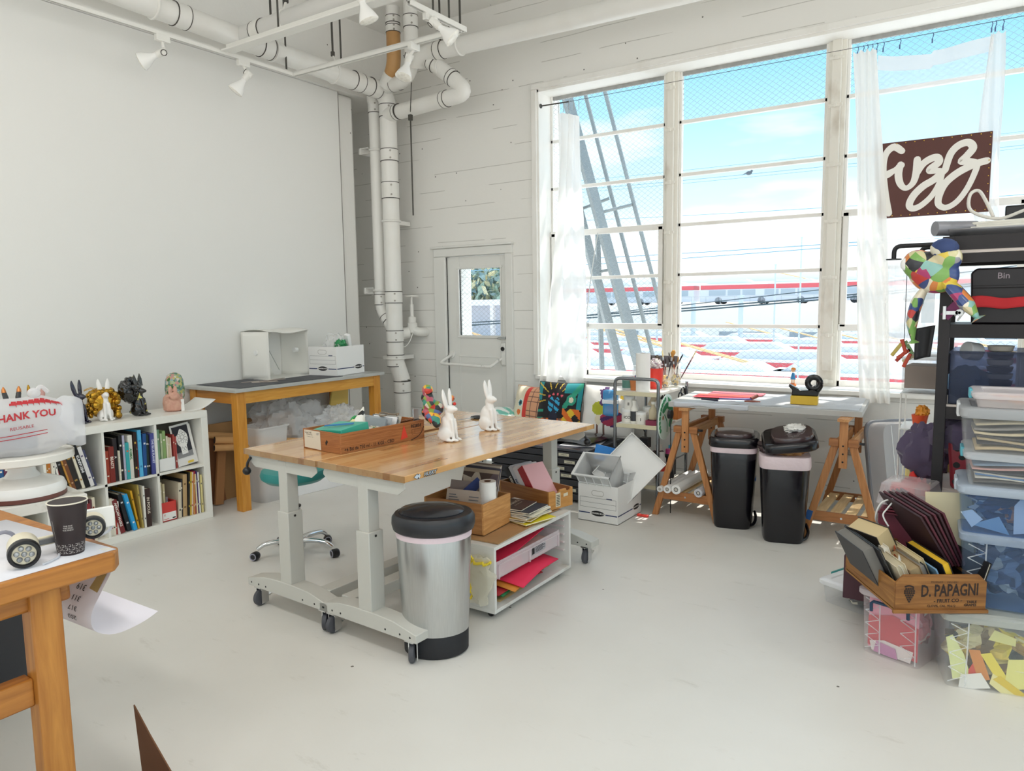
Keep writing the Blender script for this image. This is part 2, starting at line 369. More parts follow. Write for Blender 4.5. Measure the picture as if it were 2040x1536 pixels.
for k, (a, b) in enumerate(MX):
    o = MB(); o.b2((a, GY-.045, WZ0), (b, GY+.05, WZ1)); o.b2((a+.03, GY-.075, WZ0+.12), (b-.03, GY-.045, WZ1-.01))
    mo = ob('mullion', o, worn, win, bevel=.006)
    o = MB()
    for z in [WZ0+.1]+[z for z in LV]+[3.3]:
        o.box(((a+b)/2, GY-.078, z-.06), (b-a-.03, .014, .022)); o.box(((a+b)/2, GY-.085, z-.06), (.022, .02, .03))
    ob('clip', o, worn, mo, bevel=.003)
glass = clear('window_glass', '#dff2ff', .0, .05)
def wire_glass():
    T_ = NT('wired_glass'); tr = T_.n('BsdfTransparent'); df = T_.n('BsdfPrincipled', i_Roughness=.3); df.inputs['Base Color'].default_value = (*lin('#a9bcc4'), 1)
    tc = T_.n('TexCoord'); sp = T_.n('SeparateXYZ'); T_.l(tc.outputs['Object'], sp.inputs[0])
    outs = []
    for sgn in (1, -1):
        m = T_.n('Math', operation='MULTIPLY_ADD', i_1=.75*sgn); T_.l(sp.outputs[0], m.inputs[0]); T_.l(sp.outputs[2], m.inputs[2])
        d = T_.n('Math', operation='DIVIDE', i_1=.042); T_.l(m.outputs[0], d.inputs[0]); f = T_.n('Math', operation='FRACT'); T_.l(d.outputs[0], f.inputs[0])
        l_ = T_.n('Math', operation='LESS_THAN', i_1=.085); T_.l(f.outputs[0], l_.inputs[0]); outs.append(l_)
    mxx = T_.n('Math', operation='MAXIMUM'); T_.l(outs[0].outputs[0], mxx.inputs[0]); T_.l(outs[1].outputs[0], mxx.inputs[1])
    m3 = T_.n('Math', operation='MULTIPLY', i_1=.36); T_.l(mxx.outputs[0], m3.inputs[0])
    ms = T_.n('MixShader'); T_.l(m3.outputs[0], ms.inputs[0]); T_.l(tr.outputs[0], ms.inputs[1]); T_.l(df.outputs[0], ms.inputs[2]); T_.l(ms.outputs[0], T_.out.inputs[0])
    return T_.m
wired = wire_glass()
top_edge = mat('lead_flashing', '#a9aaa8', .6, var=.6, vs=20)
for k, (a, b) in enumerate(BAYS):
    o = MB(); zs = [WZ0]+LV[::-1]+[WZ1]
    for z in LV: o.b2((a, GY-.02, z-.014), (b, GY+.02, z+.014))
    o.b2((a, GY-.02, WZ0), (b, GY+.02, WZ0+.045)); o.b2((a, GY-.02, WZ0), (a+.02, GY+.02, WZ1)); o.b2((b-.02, GY-.02, WZ0), (b, GY+.02, WZ1))
    if k % 2 == 0:                                     # swinging vent sash
        o.b2((a, GY-.045, 2.15-.03), (b, GY-.015, 2.15+.02)); o.b2((a, GY-.045, 1.317-.03), (b, GY-.015, 1.317+.02)); o.b2((b-.05, GY-.045, 1.317), (b-.01, GY-.015, 2.15)); o.b2((a+.01, GY-.045, 1.317), (a+.05, GY-.015, 2.15))
    if k == 0: o.b2((-3.125, GY-.02, WZ0), (-3.105, GY+.02, 1.317))
    fr = ob('window_frame', o, frame_paint, win, bevel=.003)
    ob('flashing', MB().b2((a+.02, GY-.01, WZ1-.05), (b-.02, GY+.01, WZ1-.018)), top_edge, fr)
    for i in range(6):
        wi = (k == 0) or i in (0, 5) or k > 2
        ob('pane', MB().b2((a+.02, GY-.003, zs[i]+.014), (b-.02, GY+.003, zs[i+1]-.014)), wired if wi else glass, fr, smooth=False)
ch = MB(); pts = [(-2.99, GY-.06, 2.13), (-3.05, GY-.075, 1.75), (-3.115, GY-.06, 1.34)]; ch.tube(spline(pts, 8), .005, 6)
ob('chain', ch, steel, win); ob('sash_catch', MB().box((-3.12, GY-.06, 1.33), (.06, .05, .05)).cyl((-3.12, GY-.1, 1.33), (-3.12, GY-.06, 1.33), .015), steel, win, bevel=.004)
# ---- door
dm = mat('door_paint', '#e6e6e2', .45, var=.4, vs=3, col2='#cfccc4', lo=.6, hi=.85)
dr = bpy.data.objects.new('door_1', None); COL.objects.link(dr); struct(dr); dr.location = (0, 0, 0)
o = MB(); fx0, fx1, fz = -4.70, -3.77, 2.065
o.b2((fx0, WY-.03, 0), (DX0, WY+.02, DZ)); o.b2((DX1, WY-.03, 0), (fx1, WY+.02, DZ)); o.b2((fx0, WY-.03, DZ+.001), (fx1, WY+.02, fz-.001)); o.b2((fx0-.03, WY-.045, fz), (fx1+.01, WY, fz+.022))
ob('door_frame', o, dm, dr, bevel=.006)
gx0, gx1, gz0, gz1 = -4.415, -3.93, 1.222, 1.862
o = MB(); y0, y1 = WY+.015, WY+.06
o.b2((DX0, y0, .02), (gx0, y1, DZ-.005)); o.b2((gx1, y0, .02), (DX1, y1, DZ-.005)); o.b2((gx0, y0, .02), (gx1, y1, gz0)); o.b2((gx0, y0, gz1), (gx1, y1, DZ-.005))
o.b2((DX0+.13, y0-.006, .1), (DX0+.14, y0, 1.02)); o.b2((DX0+.13, y0-.006, 1.01), (DX1-.1, y0, 1.02))
ob('door_leaf', o, dm, dr, bevel=.003)
o = MB()
for p, q in (((gx0-.025, gz0-.025), (gx1+.025, gz0)), ((gx0-.025, gz1), (gx1+.025, gz1+.02)), ((gx0-.025, gz0), (gx0, gz1)), ((gx1, gz0), (gx1+.015, gz1))):
    o.b2((p[0], y0-.012, p[1]), (q[0], y0+.03, q[1]))
ob('glazing_bead', o, dm, dr, bevel=.003)
ob('pane', MB().b2((gx0, WY+.035, gz0), (gx1, WY+.041, gz1)), wired, dr, smooth=False)
o = MB(); o.tube(spline([(-4.52, y0, 1.03), (-4.54, y0-.06, 1.0), (-4.575, y0-.11, .955), (-4.50, y0-.125, .945)], 5)+spline([(-4.4, y0-.125, .945), (-4.02, y0-.125, .935), (-3.96, y0-.12, .945), (-3.925, y0-.06, .99), (-3.905, y0-.01, 1.01)], 5), .014, 10)
o.cyl((-4.52, y0-.012, 1.03), (-4.52, y0, 1.03), .035)
ob('crash_bar', o, mat('chipped_bar', '#e9e8e4', .35, var=.8, vs=18, col2='#8d8a84', lo=.62, hi=.7), dr)
ob('lock_plate', MB().b2((-3.925, y0-.03, .94), (-3.865, y0, 1.16)), dm, dr, bevel=.02)
ob('lock_cylinder', MB().cyl((-3.895, y0-.036, 1.10), (-3.895, y0-.02, 1.10), .02), black_plastic, dr)
ob('bolt_latch', MB().b2((-3.95, y0-.03, 1.19), (-3.865, y0, 1.215)).cyl((-3.96, y0-.02, 1.2), (-3.87, y0-.02, 1.2), .01), steel, dr, bevel=.002)
# small hose valve on the wall beside the door
vt = thing('fire_hose_valve', 'white painted hose valve with handwheel on wall beside the door', 'valve', (-4.86, WY, 1.28))
o = MB(); o.tube(spline([(.02, 0, -.03), (.02, -.05, -.03), (-.0, -.10, -.025), (-.05, -.13, 0)], 5), .045, 16); o.lathe([(.05, -.03), (.052, .06), (.04, .07), (.04, .12), (.02, .13), (.02, .25)], (-.05, -.13, 0), 18)
ob('valve_body', o, white_metal, vt)
o = MB(); o.tube([(-.05+.065*math.cos(a*PI/9), -.13+.065*math.sin(a*PI/9), .33) for a in range(18)], .008, 8, closed=True)
for k in range(4): o.cyl((-.05, -.13, .33), (-.05+.065*math.cos(k*PI/2+.3), -.13+.065*math.sin(k*PI/2+.3), .33), .006, n=8)
o.cyl((-.05, -.13, .24), (-.05, -.13, .34), .012); ob('handwheel', o, white_metal, vt)
o = MB(); o.cyl((-.075, -.16, -.03), (-.115, -.235, -.045), .058, n=22); o.cyl((-.113, -.23, -.045), (-.12, -.25, -.048), .02); ob('outlet_cap', o, white_metal, vt, bevel=.004)
ob('chain', MB().tube(spline([(-.12, -.245, -.06), (-.10, -.24, -.14), (-.07, -.23, -.17), (-.03, -.2, -.12), (-.02, -.16, -.04)], 6), .005, 6), white_metal, vt)
# ================================================================ overhead pipes, track lights
pipe_white = mat('pipe_paint', '#ecebe7', .35, var=.35, vs=3, col2='#d8d2c4', lo=.5, hi=.85)
pipe_tan = mat('bare_tan_pipe', '#c79a63', .4, var=.6, vs=4, col2='#a87a48')
seam_black = mat('band_seam', '#4a4743', .7)
band_metal = mat('band_clip', '#a8a49c', .45, .4)
def coupling(parent, c, d, r, w=.09):
    c = Vector(c); d = Vector(d).normalized(); o = MB()
    o.cyl(c-d*w/2, c+d*w/2, r*1.055, n=24, m=0)
    for s in (-1, 1): o.cyl(c+d*(s*w/2-.003), c+d*(s*w/2+.003), r*1.075, n=24, m=1)
    k = d.orthogonal().normalized()
    if abs(d.z) > .8: k = Vector((.75, -.66, 0))
    else: k = Vector((0, 0, 1))-d*d.z; k = (k+d.cross(k)*-.6).normalized()
    for s in (-.3, .3): o.cyl(c+d*w*s+k*r*1.05, c+d*w*s+k*r*1.16, .009, n=8, m=2)
    return ob('coupling', o, [pipe_white, seam_black, band_metal], parent)
def hanger(parent, c, d, r, top=CEIL):
    c = Vector(c); d = Vector(d).normalized(); u = Vector((0, 0, 1)); s = d.cross(u).normalized(); o = MB()
    o.tube([c+(s*math.cos(a)+u*math.sin(a))*r*1.06 for a in [(-PI/2+i*PI/9) for i in range(-9, 10)]][1:-1]+[c+u*r*1.9], .009, 8)
    o.cyl(c+u*r*1.75, c+u*r*2.2, .018, n=10, m=1); o.cyl((c.x, c.y, c.z+r*1.9), (c.x, c.y, top), .009, n=8, m=1)
    return ob('hanger', o, [pipe_white, mat('dark_rod', '#55534f', .5, .6)], parent)
def elbow(a, c, b, n=8):
    """points of a quarter bend from a to b around corner c"""
    a, c, b = Vector(a), Vector(c), Vector(b)
    return [a*(1-t)**2+c*2*t*(1-t)+b*t*t for t in [i/n for i in range(n+1)]]
PX, PY, PR, PZ = -4.97, 5.38, .08, 3.53
mp = thing('drain_pipework', 'white drain pipes running overhead and down the corner stack beside the door', 'pipe', (0, 0, 0))
o = MB(); o.tube([(PX+.03, -.5, 3.68)]+elbow((PX, PY-.14, PZ), (PX, PY, PZ), (PX, PY, PZ-.16))+[(PX, PY, 1.2)]+[(PX, PY, 1.02)], PR, 24)
o.tube(spline([(PX, PY, 1.03), (PX, PY, .98), (PX+.03, PY+.02, .86), (PX+.05, PY+.03, .78), (PX+.05, PY+.03, .7), (PX+.05, PY+.03, 0.0)], 5), PR, 24)
ob('pipe', o, pipe_white, mp)
for y in (1.9, 3.25, 3.98, 4.98, 5.2): coupling(mp, (PX+.03*(PY-y)/6, y, PZ+.15*(PY-y)/6), (0, 1, -.025), PR, .10)
for z in (3.36, 2.95, 2.62, 1.60, 1.22, .98, .72): coupling(mp, (PX+(.05 if z < .8 else 0), PY+(.03 if z < .8 else 0), z), (0, 0, 1), PR, .11 if z != 2.62 else .15)
for y in (2.55, 3.05, 4.05, 4.7): hanger(mp, (PX+.03*(PY-y)/6, y, PZ+.15*(PY-y)/6), (0, 1, -.025), PR)
for z in (2.33, 1.0):
    o = MB(); o.tube([(PX+.085*math.cos(a*PI/8), PY+.085*math.sin(a*PI/8), z) for a in range(16)], .012, 8, closed=True); o.b2((PX-.2, PY+.03, z-.02), (PX-.03, PY+.31, z+.02))
    ob('pipe_bracket', o, pipe_white, mp, bevel=.003)
QX, QY, QR = -5.145, 5.38, .058
sp_ = mp
o = MB(); o.tube([(QX, QY, 3.62), (QX, QY, 1.60)]+elbow((QX, QY, 1.58), (QX, QY, 1.48), (QX+.06, QY, 1.41))+[(PX-.02, QY, 1.28)], QR, 22)
ob('pipe', o, pipe_white, sp_)
for z in (3.42, 1.58): coupling(sp_, (QX, QY, z), (0, 0, 1), QR, .10)
coupling(sp_, (QX+.075, QY, 1.39), (.65, 0, -.7), QR, .06)
for z in (3.02, 1.67):
    o = MB(); o.tube([(QX+.062*math.cos(a*PI/8), QY+.062*math.sin(a*PI/8), z) for a in range(16)], .011, 8, closed=True); o.b2((QX-.16, QY-.05, z-.03), (QX-.06, QY-.02, z-.022)); o.b2((QX-.16, QY-.05, z+.022), (QX-.06, QY-.02, z+.03)); o.b2((QX-.17, QY-.06, z-.03), (QX-.15, QY+.31, z+.03))
    ob('pipe_bracket', o, pipe_white, sp_, bevel=.002)
BX, BY = -4.71, 5.2
bp = mp
ob('pipe', MB().cyl((BX, BY, CEIL), (BX, BY, 3.98), .062, n=22), pipe_white, bp)
ob('tan_section', MB().tube([(BX, BY, 3.98)]+elbow((BX, BY, 3.80), (BX, BY, 3.68), (BX-.07, BY+.03, 3.63)), .064, 22), pipe_tan, bp)['label'] = 'bare tan section of pipe'
ob('elbow', MB().tube([(BX-.065, BY+.03, 3.635), (BX-.16, BY+.06, 3.55), (-5.02, 5.36, 3.63)][:2], .07, 22), pipe_white, bp)
for z in (4.08, 4.0): coupling(bp, (BX, BY, z), (0, 0, 1), .062, .06)
vp = mp
VX = -4.50
o = MB(); o.tube([(VX, BY, CEIL), (VX, BY, 3.76)]+elbow((VX, BY, 3.72), (VX, BY, 3.55), (VX-.17, BY+.03, 3.54))+[(-4.85, BY+.08, 3.55)]+elbow((-5.0, BY+.12, 3.56), (QX, QY-.05, 3.57), (QX, QY, 3.46)), .062, 22)
ob('pipe', o, pipe_white, vp)
coupling(vp, (VX, BY, 4.02), (0, 0, 1), .062, .10); coupling(vp, (-4.74, BY+.055, 3.545), (1, -.15, 0), .062, .09); coupling(vp, (-4.98, BY+.115, 3.56), (1, -.25, 0), .062, .05)
wp = mp
o = MB(); o.tube(elbow((-4.42, 5.2, 3.62), (-4.40, 5.17, 3.70), (-4.24, 5.16, 3.70))+[(-2.2, 5.16, 3.66), (4.5, 5.16, 3.55)], .072, 24); ob('pipe', o, pipe_white, wp)
coupling(wp, (-4.14, 5.16, 3.70), (1, 0, -.02), .072, .07)
for x in (-3.92, -1.6, .4): hanger(wp, (x, 5.16, 3.66+(-x-2.2)*.02), (1, 0, -.02), .072)
lp = mp
o = MB(); o.tube([(-4.36, 5.2, 3.72), (-4.30, 5.2, 3.66), (-4.02, 5.2, 3.44)]+elbow((-4.0, 5.2, 3.42), (-3.86, 5.2, 3.31), (-4.02, 5.21, 3.31))+[(-4.1, 5.22, 3.31), (PX+.02, 5.36, 3.32)], .068, 24); ob('pipe', o, pipe_white, lp)
coupling(lp, (-4.25, 5.2, 3.62), (.28, 0, -.22), .068, .06); coupling(lp, (-4.05, 5.2, 3.465), (.28, 0, -.22), .068, .04); coupling(lp, (-4.15, 5.23, 3.31), (1, -.16, 0), .068, .05); coupling(lp, (-4.8, 5.325, 3.318), (1, -.16, 0), .068, .04)
hanger(lp, (-4.17, 5.2, 3.56), (1, 0, -.75), .068)
o = MB(); o.cyl((-4.55, 5.22, 3.215), (-4.55, 5.22, 2.34), .007, n=8); o.box((-4.55, 5.22, 3.21), (.03, .03, .05)); o.cyl((-4.55, 5.22, 3.26), (-4.545, 5.25, 3.6), .004, n=6)
ob('hanging_rod', o, mat('dark_rod'), lp)
gp = mp
pg = mat('grey_pipe_paint', '#d9d8d5', .35)
ob('pipe', MB().tube([(PX, 3.75, 3.57), (1.5, 3.75, 3.66)], .075, 24), pg, gp)
coupling(gp, (-4.72, 3.75, 3.573), (1, 0, .01), .075, .10)
for x in (-4.42, -2.9, -1.2): hanger(gp, (x, 3.75, 3.575), (1, 0, .01), .075)
# track frame
tz = 3.4
def rail(a, b, w=.034, h=.034):
    o = MB(); a, b = Vector(a), Vector(b); d = (b-a).normalized(); s = d.cross(Vector((0, 0, 1)))
    for k in (-1, 1): o.box((a+b)/2+s*k*w*.36, (0, 0, 0)) if False else None
    L_ = (b-a).length; R = Matrix((d, s, Vector((0, 0, 1)))).transposed()
    c = (a+b)/2
    o.box(c+Vector((0, 0, h*.35)), (L_, w, h*.3), R); o.box(c+s*w*.4, (L_, w*.2, h), R); o.box(c-s*w*.4, (L_, w*.2, h), R)
    o.box(c+Vector((0, 0, h*.1)), (L_*.995, w*.5, h*.2), R, 1)
    return o
track_mats = [white_metal, mat('track_slot', '#6b6863', .6)]
def track(t, a, b, hang):
    ob('rail', rail(a, b), track_mats, t)
    for p in hang: ob('suspension_rod', MB().cyl((p[0], p[1], tz+.01), (p[0], p[1], CEIL), .007, n=8), mat('dark_rod'), t)
    return t
tf = thing('track_light_frame', 'rectangle of white track rails with a flat channel hanging under the ceiling', 'track rail')
track(tf, (-4.90, -1.5, tz), (-4.90, 4.18, tz), [(-4.9, 1.2), (-4.9, 4.13)])
track(tf, (-4.90, 4.2, tz), (-3.18, 4.22, tz), [(-4.36, 4.21), (-3.3, 4.22)])
track(tf, (-3.18, 4.24, tz), (-3.18, 3.66, tz), [(-3.18, 3.9)])
cx_ = tf
ob('channel_body', MB().b2((-4.86, 3.545, tz-.005), (-3.1, 3.60, tz+.05)), white_metal, cx_, bevel=.004)
ob('channel_trim', MB().b2((-4.86, 3.50, tz-.01), (-3.1, 3.545, tz+.004)), white_metal, cx_, bevel=.003)
for x in (-4.3, -3.3): ob('suspension_rod', MB().cyl((x, 3.57, tz+.04), (x, 3.57, CEIL), .007, n=8), mat('dark_rod'), cx_)
# lamps
bulb_white = mat('frosted_bulb', '#f4f4f2', .25)
lens_face = mat('bulb_face', '#f8f6ee', .2, var=.5, vs=40, col2='#cfcabd')
def spot(label, p, stem, d, roll=0):
    p = Vector(p); s = p+Vector(stem); d = Vector(d).normalized()
    t = thing('track_spotlight', label, 'spotlight', p, group='white track spotlights')
    ob('track_adapter', MB().box((0, 0, -.02), (.035, .10, .05)), white_metal, t, bevel=.004)
    s_ = Vector(stem); o = MB().cyl((0, 0, -.04), s_, .011, n=10)
    q = d.orthogonal().normalized(); o.cyl(s_-q*.03, s_+q*.03, .02, n=14); ob('stem', o, white_metal, t, bevel=.002)
    ob('knob', MB().tube([s_+q*.031+(q.cross(d)*math.cos(a*PI/7)+d*math.sin(a*PI/7))*.019 for a in range(14)], .003, 6, closed=True), seam_black, t)
    R = Vector((0, 0, 1)).rotation_difference(d).to_matrix()
    ob('socket', MB().lathe([(.02, -.02), (.024, -.015), (.024, .05), (.021, .055)], s_, 18, R=R), white_metal, t)
    o = MB().lathe([(.02, .05), (.022, .075), (.034, .10), (.052, .135), (.061, .16), (.062, .166)], s_, 26, R=R); o.lathe([(.062, .166), (.057, .171), (.04, .176), (.0001, .179)], s_, 26, 1, R=R)
    ob('bulb', o, [bulb_white, lens_face], t)
    return t
spot('white spotlight nearest the left edge on the wall track, facing left', (-4.90, 3.07, tz-.012), (.01, .0, -.11), (-.62, -.55, -.38))
spot('white spotlight on wall track between the grey pipe and left wall, facing down', (-4.90, 3.72, tz-.012), (.03, .02, -.10), (-.35, -.35, -.62))
spot('white spotlight on crosswise track in front of the corner pipes', (-3.62, 4.21, tz-.012), (-.045, 0, -.08), (-.05, -.35, -.9))
spot('white spotlight on short track facing down right near the ceiling opening', (-3.18, 3.86, tz-.012), (.03, 0, -.05), (.62, .35, -.62))
spot('white spotlight cut by the top edge above the lighting channel', (-3.35, 3.4, tz+.05), (.0, 0, -.04), (.22, .25, -.9))
tr_ = track(thing('track_rail', 'white track rail high above the window holding three downlights', 'track rail'), (-3.1, 3.0, 3.42), (1.2, 3.0, 3.42), [(-2.4, 3.0), (0.5, 3.0)])
spot('white spotlight tilted to the right, left of the window downlights', (-1.71, 3.0, 3.41), (.0, .0, -.06), (.5, .35, -.42))
spot('white downlight with bright lens above the middle window bay', (-1.02, 3.0, 3.40), (.0, .0, -.07), (.10, .02, -.9))
spot('white downlight cut by the top edge above right window bays', (-.62, 3.0, 3.41), (.0, .0, -.045), (.12, .0, -.9))
# housings for the added fill lamps, out of view under the ceiling
for i, (x, y) in enumerate(FILL_LAMPS):
    t = thing('added_fill_lamp', 'added fill lamp out of view over the rest of the studio', 'ceiling lamp', (x, y, 4.08), group='added fill lamps out of view')
    o = MB(); o.b2((-.75, -.18, 0), (.75, .18, .06)); ob('fill_housing', o, white_metal, t, bevel=.01)
    for s_ in (-.5, .5): ob('rod', MB().cyl((s_, 0, .05), (s_, 0, .11), .01), white_metal, t)
# ================================================================ outside: bus yard beyond the windows
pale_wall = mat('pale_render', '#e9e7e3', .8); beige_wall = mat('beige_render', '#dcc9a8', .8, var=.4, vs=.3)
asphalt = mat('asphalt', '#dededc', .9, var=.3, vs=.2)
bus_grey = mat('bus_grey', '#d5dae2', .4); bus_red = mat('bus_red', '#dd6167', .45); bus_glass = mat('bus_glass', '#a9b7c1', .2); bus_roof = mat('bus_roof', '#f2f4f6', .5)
GZ = -5.0
struct(ob('ground', MB().b2((-170, 6.1, GZ-.3), (120, 99, GZ)), asphalt))
def bus(loc, label, group):
    t = thing('parked_bus', label, 'bus', loc, 0, group)
    o = MB(); L_ = 16.5
    o.b2((-L_/2, -1.3, .35), (L_/2, 1.3, 2.05), 0); o.b2((-L_/2+.1, -1.29, 2.05), (L_/2-.1, 1.29, 2.62), 1); o.b2((-L_/2, -1.3, 2.62), (L_/2, 1.3, 2.8), 2)
    ob('body', o, [bus_grey, bus_red, bus_roof], t, bevel=.06)
    o = MB()
    for a, b in ((-6.9, -4.6), (-4.3, -2.6), (-2.3, -.6), (.6, 2.4), (2.7, 4.5), (4.8, 7.4)): o.b2((a, -1.33, 1.2), (b, 1.33, 1.95))
    ob('window_band', o, bus_glass, t)
    M_ = T(0, 1.0, 2.8, PI/2, 0, 0)
    ob('roof_pod', MB().prism([(-7.6, 0), (-6.8, .5), (-2.0, .55), (-.9, 0)], 2.0, M_), mat('bus_pod', '#dfe6ec', .5), t)
    ob('roof_pod', MB().prism([(1.2, 0), (2.0, .4), (6.2, .4), (7.0, 0)], 2.0, M_), mat('bus_pod', '#dfe6ec', .5), t)
    o = MB()
    for x in (-5.6, .2, 5.2):
        for s in (-1.15, 1.15): o.cyl((x, s-.15, .5), (x, s+.15, .5), .5, n=14)
    ob('wheels', o, black_matte, t)['kind'] = 'stuff'
    o = MB(); o.cyl((6.6, .3, 2.95), (1.2, .3, 4.3), .05, n=6); o.cyl((6.6, -.3, 2.95), (1.2, -.3, 4.35), .05, n=6)
    ob('trolley_pole', o, mat('trolley_pole', '#d9b27a', .6), t)
    return t
b0 = bus((-27.0, 101.5, 1.05), 'white bus with red band parked on the raised street outside', 'buses on the raised street')
for x in (-61.5, -44.3, -9.8): dup(b0, (x, 101.5, 1.05))
yb = dup(b0, (-17, 40, GZ), label='bus with red band parked in the lower yard outside'); yb['group'] = 'buses in the lower yard'
for x, y in ((-2.0, 41), (-33.5, 40.5), (-24, 48), (-7, 48.5), (-41, 48), (-12, 57), (-29, 57), (-46, 57), (-18, 66), (-36, 66), (-1.0, 58), (-25, 76), (-43, 76), (-8, 76), (5.5, 66), (9.5, 48)):
    dup(yb, (x, y, GZ))
wl = thing('retaining_wall', 'long pale retaining wall with dark openings below the raised street', 'wall', (-30, 99, GZ))
ob('wall_face', MB().b2((-140, 0, 0), (150, .6, 6.0)).b2((-140, .6, 5.6), (150, 14, 6.0)), pale_wall, wl)
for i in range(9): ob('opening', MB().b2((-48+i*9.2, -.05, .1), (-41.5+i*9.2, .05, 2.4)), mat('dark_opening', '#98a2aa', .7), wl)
o = MB()
for i in range(60): o.b2((-70+i*2, .1, 6.0), (-69.94+i*2, .15, 7.1))
ob('railing', o.b2((-70, .1, 7.1), (50, .16, 7.16)).b2((-70, .1, 3.2), (50, .0, 3.3)), mat('rail_grey', '#b6babd', .6), wl)
wh = thing('warehouse', 'long low pale warehouse behind the raised street', 'building', (-30, 116, 1))
ob('block', MB().b2((-9, 0, 0), (12, 25, 6.4)), mat('grey_render', '#f0eeea', .8), wh); ob('block', MB().b2((-70, 2, 0), (-9, 25, 5.0)).b2((12, 2, 0), (60, 25, 5.6)), pale_wall, wh)
ob('roof', MB().b2((-60, -3, 3.1), (46, 2, 3.4)), mat('pale_roof', '#e9e9e6', .7), wh)
for x in (-29, -4, 3.5, 11.5, 21): ob('window', MB().b2((x, -.05 if abs(x) < 12 else 1.95, 1.0), (x+2.2, 2.0, 2.1)), bus_glass, wh)
bb = thing('apartment_block', 'tan block with cornice seen through the left window bay', 'building', (-96, 112, 1))
ob('wall', MB().b2((0, 0, 0), (22, 20, 12)), beige_wall, bb); ob('cornice', MB().b2((-.8, -.8, 12), (22.8, 20, 12.8)), pale_wall, bb)
for x in (4, 10, 16): ob('window', MB().b2((x, -.1, 6), (x+2, 0, 9)), bus_glass, bb)
sh = thing('yard_shelter', 'low white shelter with trees behind seen through the door pane', 'building', (-46, 62, GZ))
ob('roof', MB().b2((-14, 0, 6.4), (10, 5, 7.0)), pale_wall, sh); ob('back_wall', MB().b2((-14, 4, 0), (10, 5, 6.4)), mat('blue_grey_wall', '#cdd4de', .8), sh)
for x in (-12, -5, 2, 9): ob('post', MB().b2((x, 0, 0), (x+.4, .4, 6.4)), pale_wall, sh)
def leaf_ball(name, c, r, n, mats, parent=None, s=.3):
    o = MB(); rn = random.Random(n)
    for i in range(n):
        d = Vector((rn.gauss(0, 1), rn.gauss(0, 1), rn.gauss(0, 1))).normalized()*(rn.random()**.4)
        p = Vector(c)+Vector((d.x*r[0], d.y*r[1], d.z*r[2])); R = rotm(rn.random()*6, rn.random()*6, rn.random()*6); k = s*(.6+rn.random()*.8)
        o.add([p+R @ Vector(q) for q in ((-k, 0, 0), (0, -k*.5, .02), (k, 0, 0), (0, k*.5, .02))], [(0, 1, 2, 3)], rn.randrange(len(mats)))
    return ob(name, o, mats, parent, smooth=False)
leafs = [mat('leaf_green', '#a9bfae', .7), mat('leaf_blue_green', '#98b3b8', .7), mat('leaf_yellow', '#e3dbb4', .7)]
for x, z, r, n in ((-60, 6, 6.5, 1500), (-50, 7, 7, 1600)):
    t = thing('yard_tree', 'leafy tree beyond the yard, seen through the door pane', 'tree', (x, 72, GZ), 0, 'trees beyond the yard')
    leaf_ball('foliage', (0, 0, z), (r, 3, r*.85), n, leafs, t, .75); ob('trunk', MB().cyl((0, 0, 0), (0, 0, z), .35, .2), dark_card, t)
sb = thing('yard_shrub', 'yellow green shrub below the middle window bay', 'shrub', (-8.2, 21, GZ))
leaf_ball('foliage', (0, 0, 1.7), (3.0, 1.2, 1.5), 1400, [leafs[2], mat('leaf_pale', '#b9bfa0', .7), leafs[0]], sb, .14); leaf_ball('foliage', (.3, 0, 3.0), (.8, .6, .9), 400, [leafs[1], leafs[2]], sb, .12); ob('stem', MB().cyl((0, 0, 0), (0, 0, 2.2), .08, .04), dark_card, sb)
tower_m = mat('tower_steel', '#8b9293', .55, var=.3, vs=3)
tw = thing('steel_tower', 'slanted grey lattice steel tower leg outside the left window bay', 'tower', (0, 9.5, 0))
def ext(a, b, z0=GZ, z1=7.5):
    a = Vector(a); b = Vector(b); d = (b-a)/(b.z-a.z); return a+d*(z1-a.z), a+d*(z0-a.z)
for a, b, r in (((-5.195, .35, 4.454), (-4.073, .1, .909), .03), ((-4.877, .35, 4.443), (-3.779, .1, .915), .03)):
    p, q = ext(a, b); ob('tube', MB().cyl(p, q, r, n=10), tower_m, tw)
for a, b, w_ in (((-5.237, 0, 4.137), (-4.207, -.1, .836), .14), ((-5.242, 0, 3.165), (-4.507, -.1, .829), .125), ((-4.992, .3, 2.402), (-4.931, .3, .672), .07)):
    p, q = ext(a, b, z1=6 if w_ > .1 else 2.6); ob('girder', MB().tube([p, q], w_*.62, 4), tower_m, tw, smooth=False)
for a, b in (((-5.137, .1, 2.88), (-4.76, .2, 3.0)), ((-4.816, 0, 2.784), (-4.406, .2, 2.881)), ((-4.9, 0, 1.95), (-4.6, .1, 2.0))): ob('rung', MB().cyl(a, b, .022, n=8), tower_m, tw)
cab = mat('cable_black', '#34474f', .6); cab2 = mat('cable_blue_grey', '#6f9bb3', .6)
for i, (z0, z1, r) in enumerate(((2.995, 3.041, .014), (2.842, 2.945, .014), (1.40, 1.80, .014), (1.299, 1.588, .022), (1.221, 1.518, .022), (4.137, 4.041, .008), (5.491, 5.463, .006), (5.192, 5.153, .008), (5.102, 5.072, .006))):
    dz = (z1-z0)/4.12
    P = [(x, 22, z0+dz*(x+8.35)+.0012*((x+6.3)**2-4)) for x in (-26, -20, -14, -10, -8, -6, -4, -2, 2, 8, 14)]
    tag(ob('overhead_cable', MB().tube(spline(P, 3), r, 6), cab if .012 < r and i > 1 else cab2), 'dark overhead utility cable sagging across the view outside', 'cable', 'overhead cables outside')
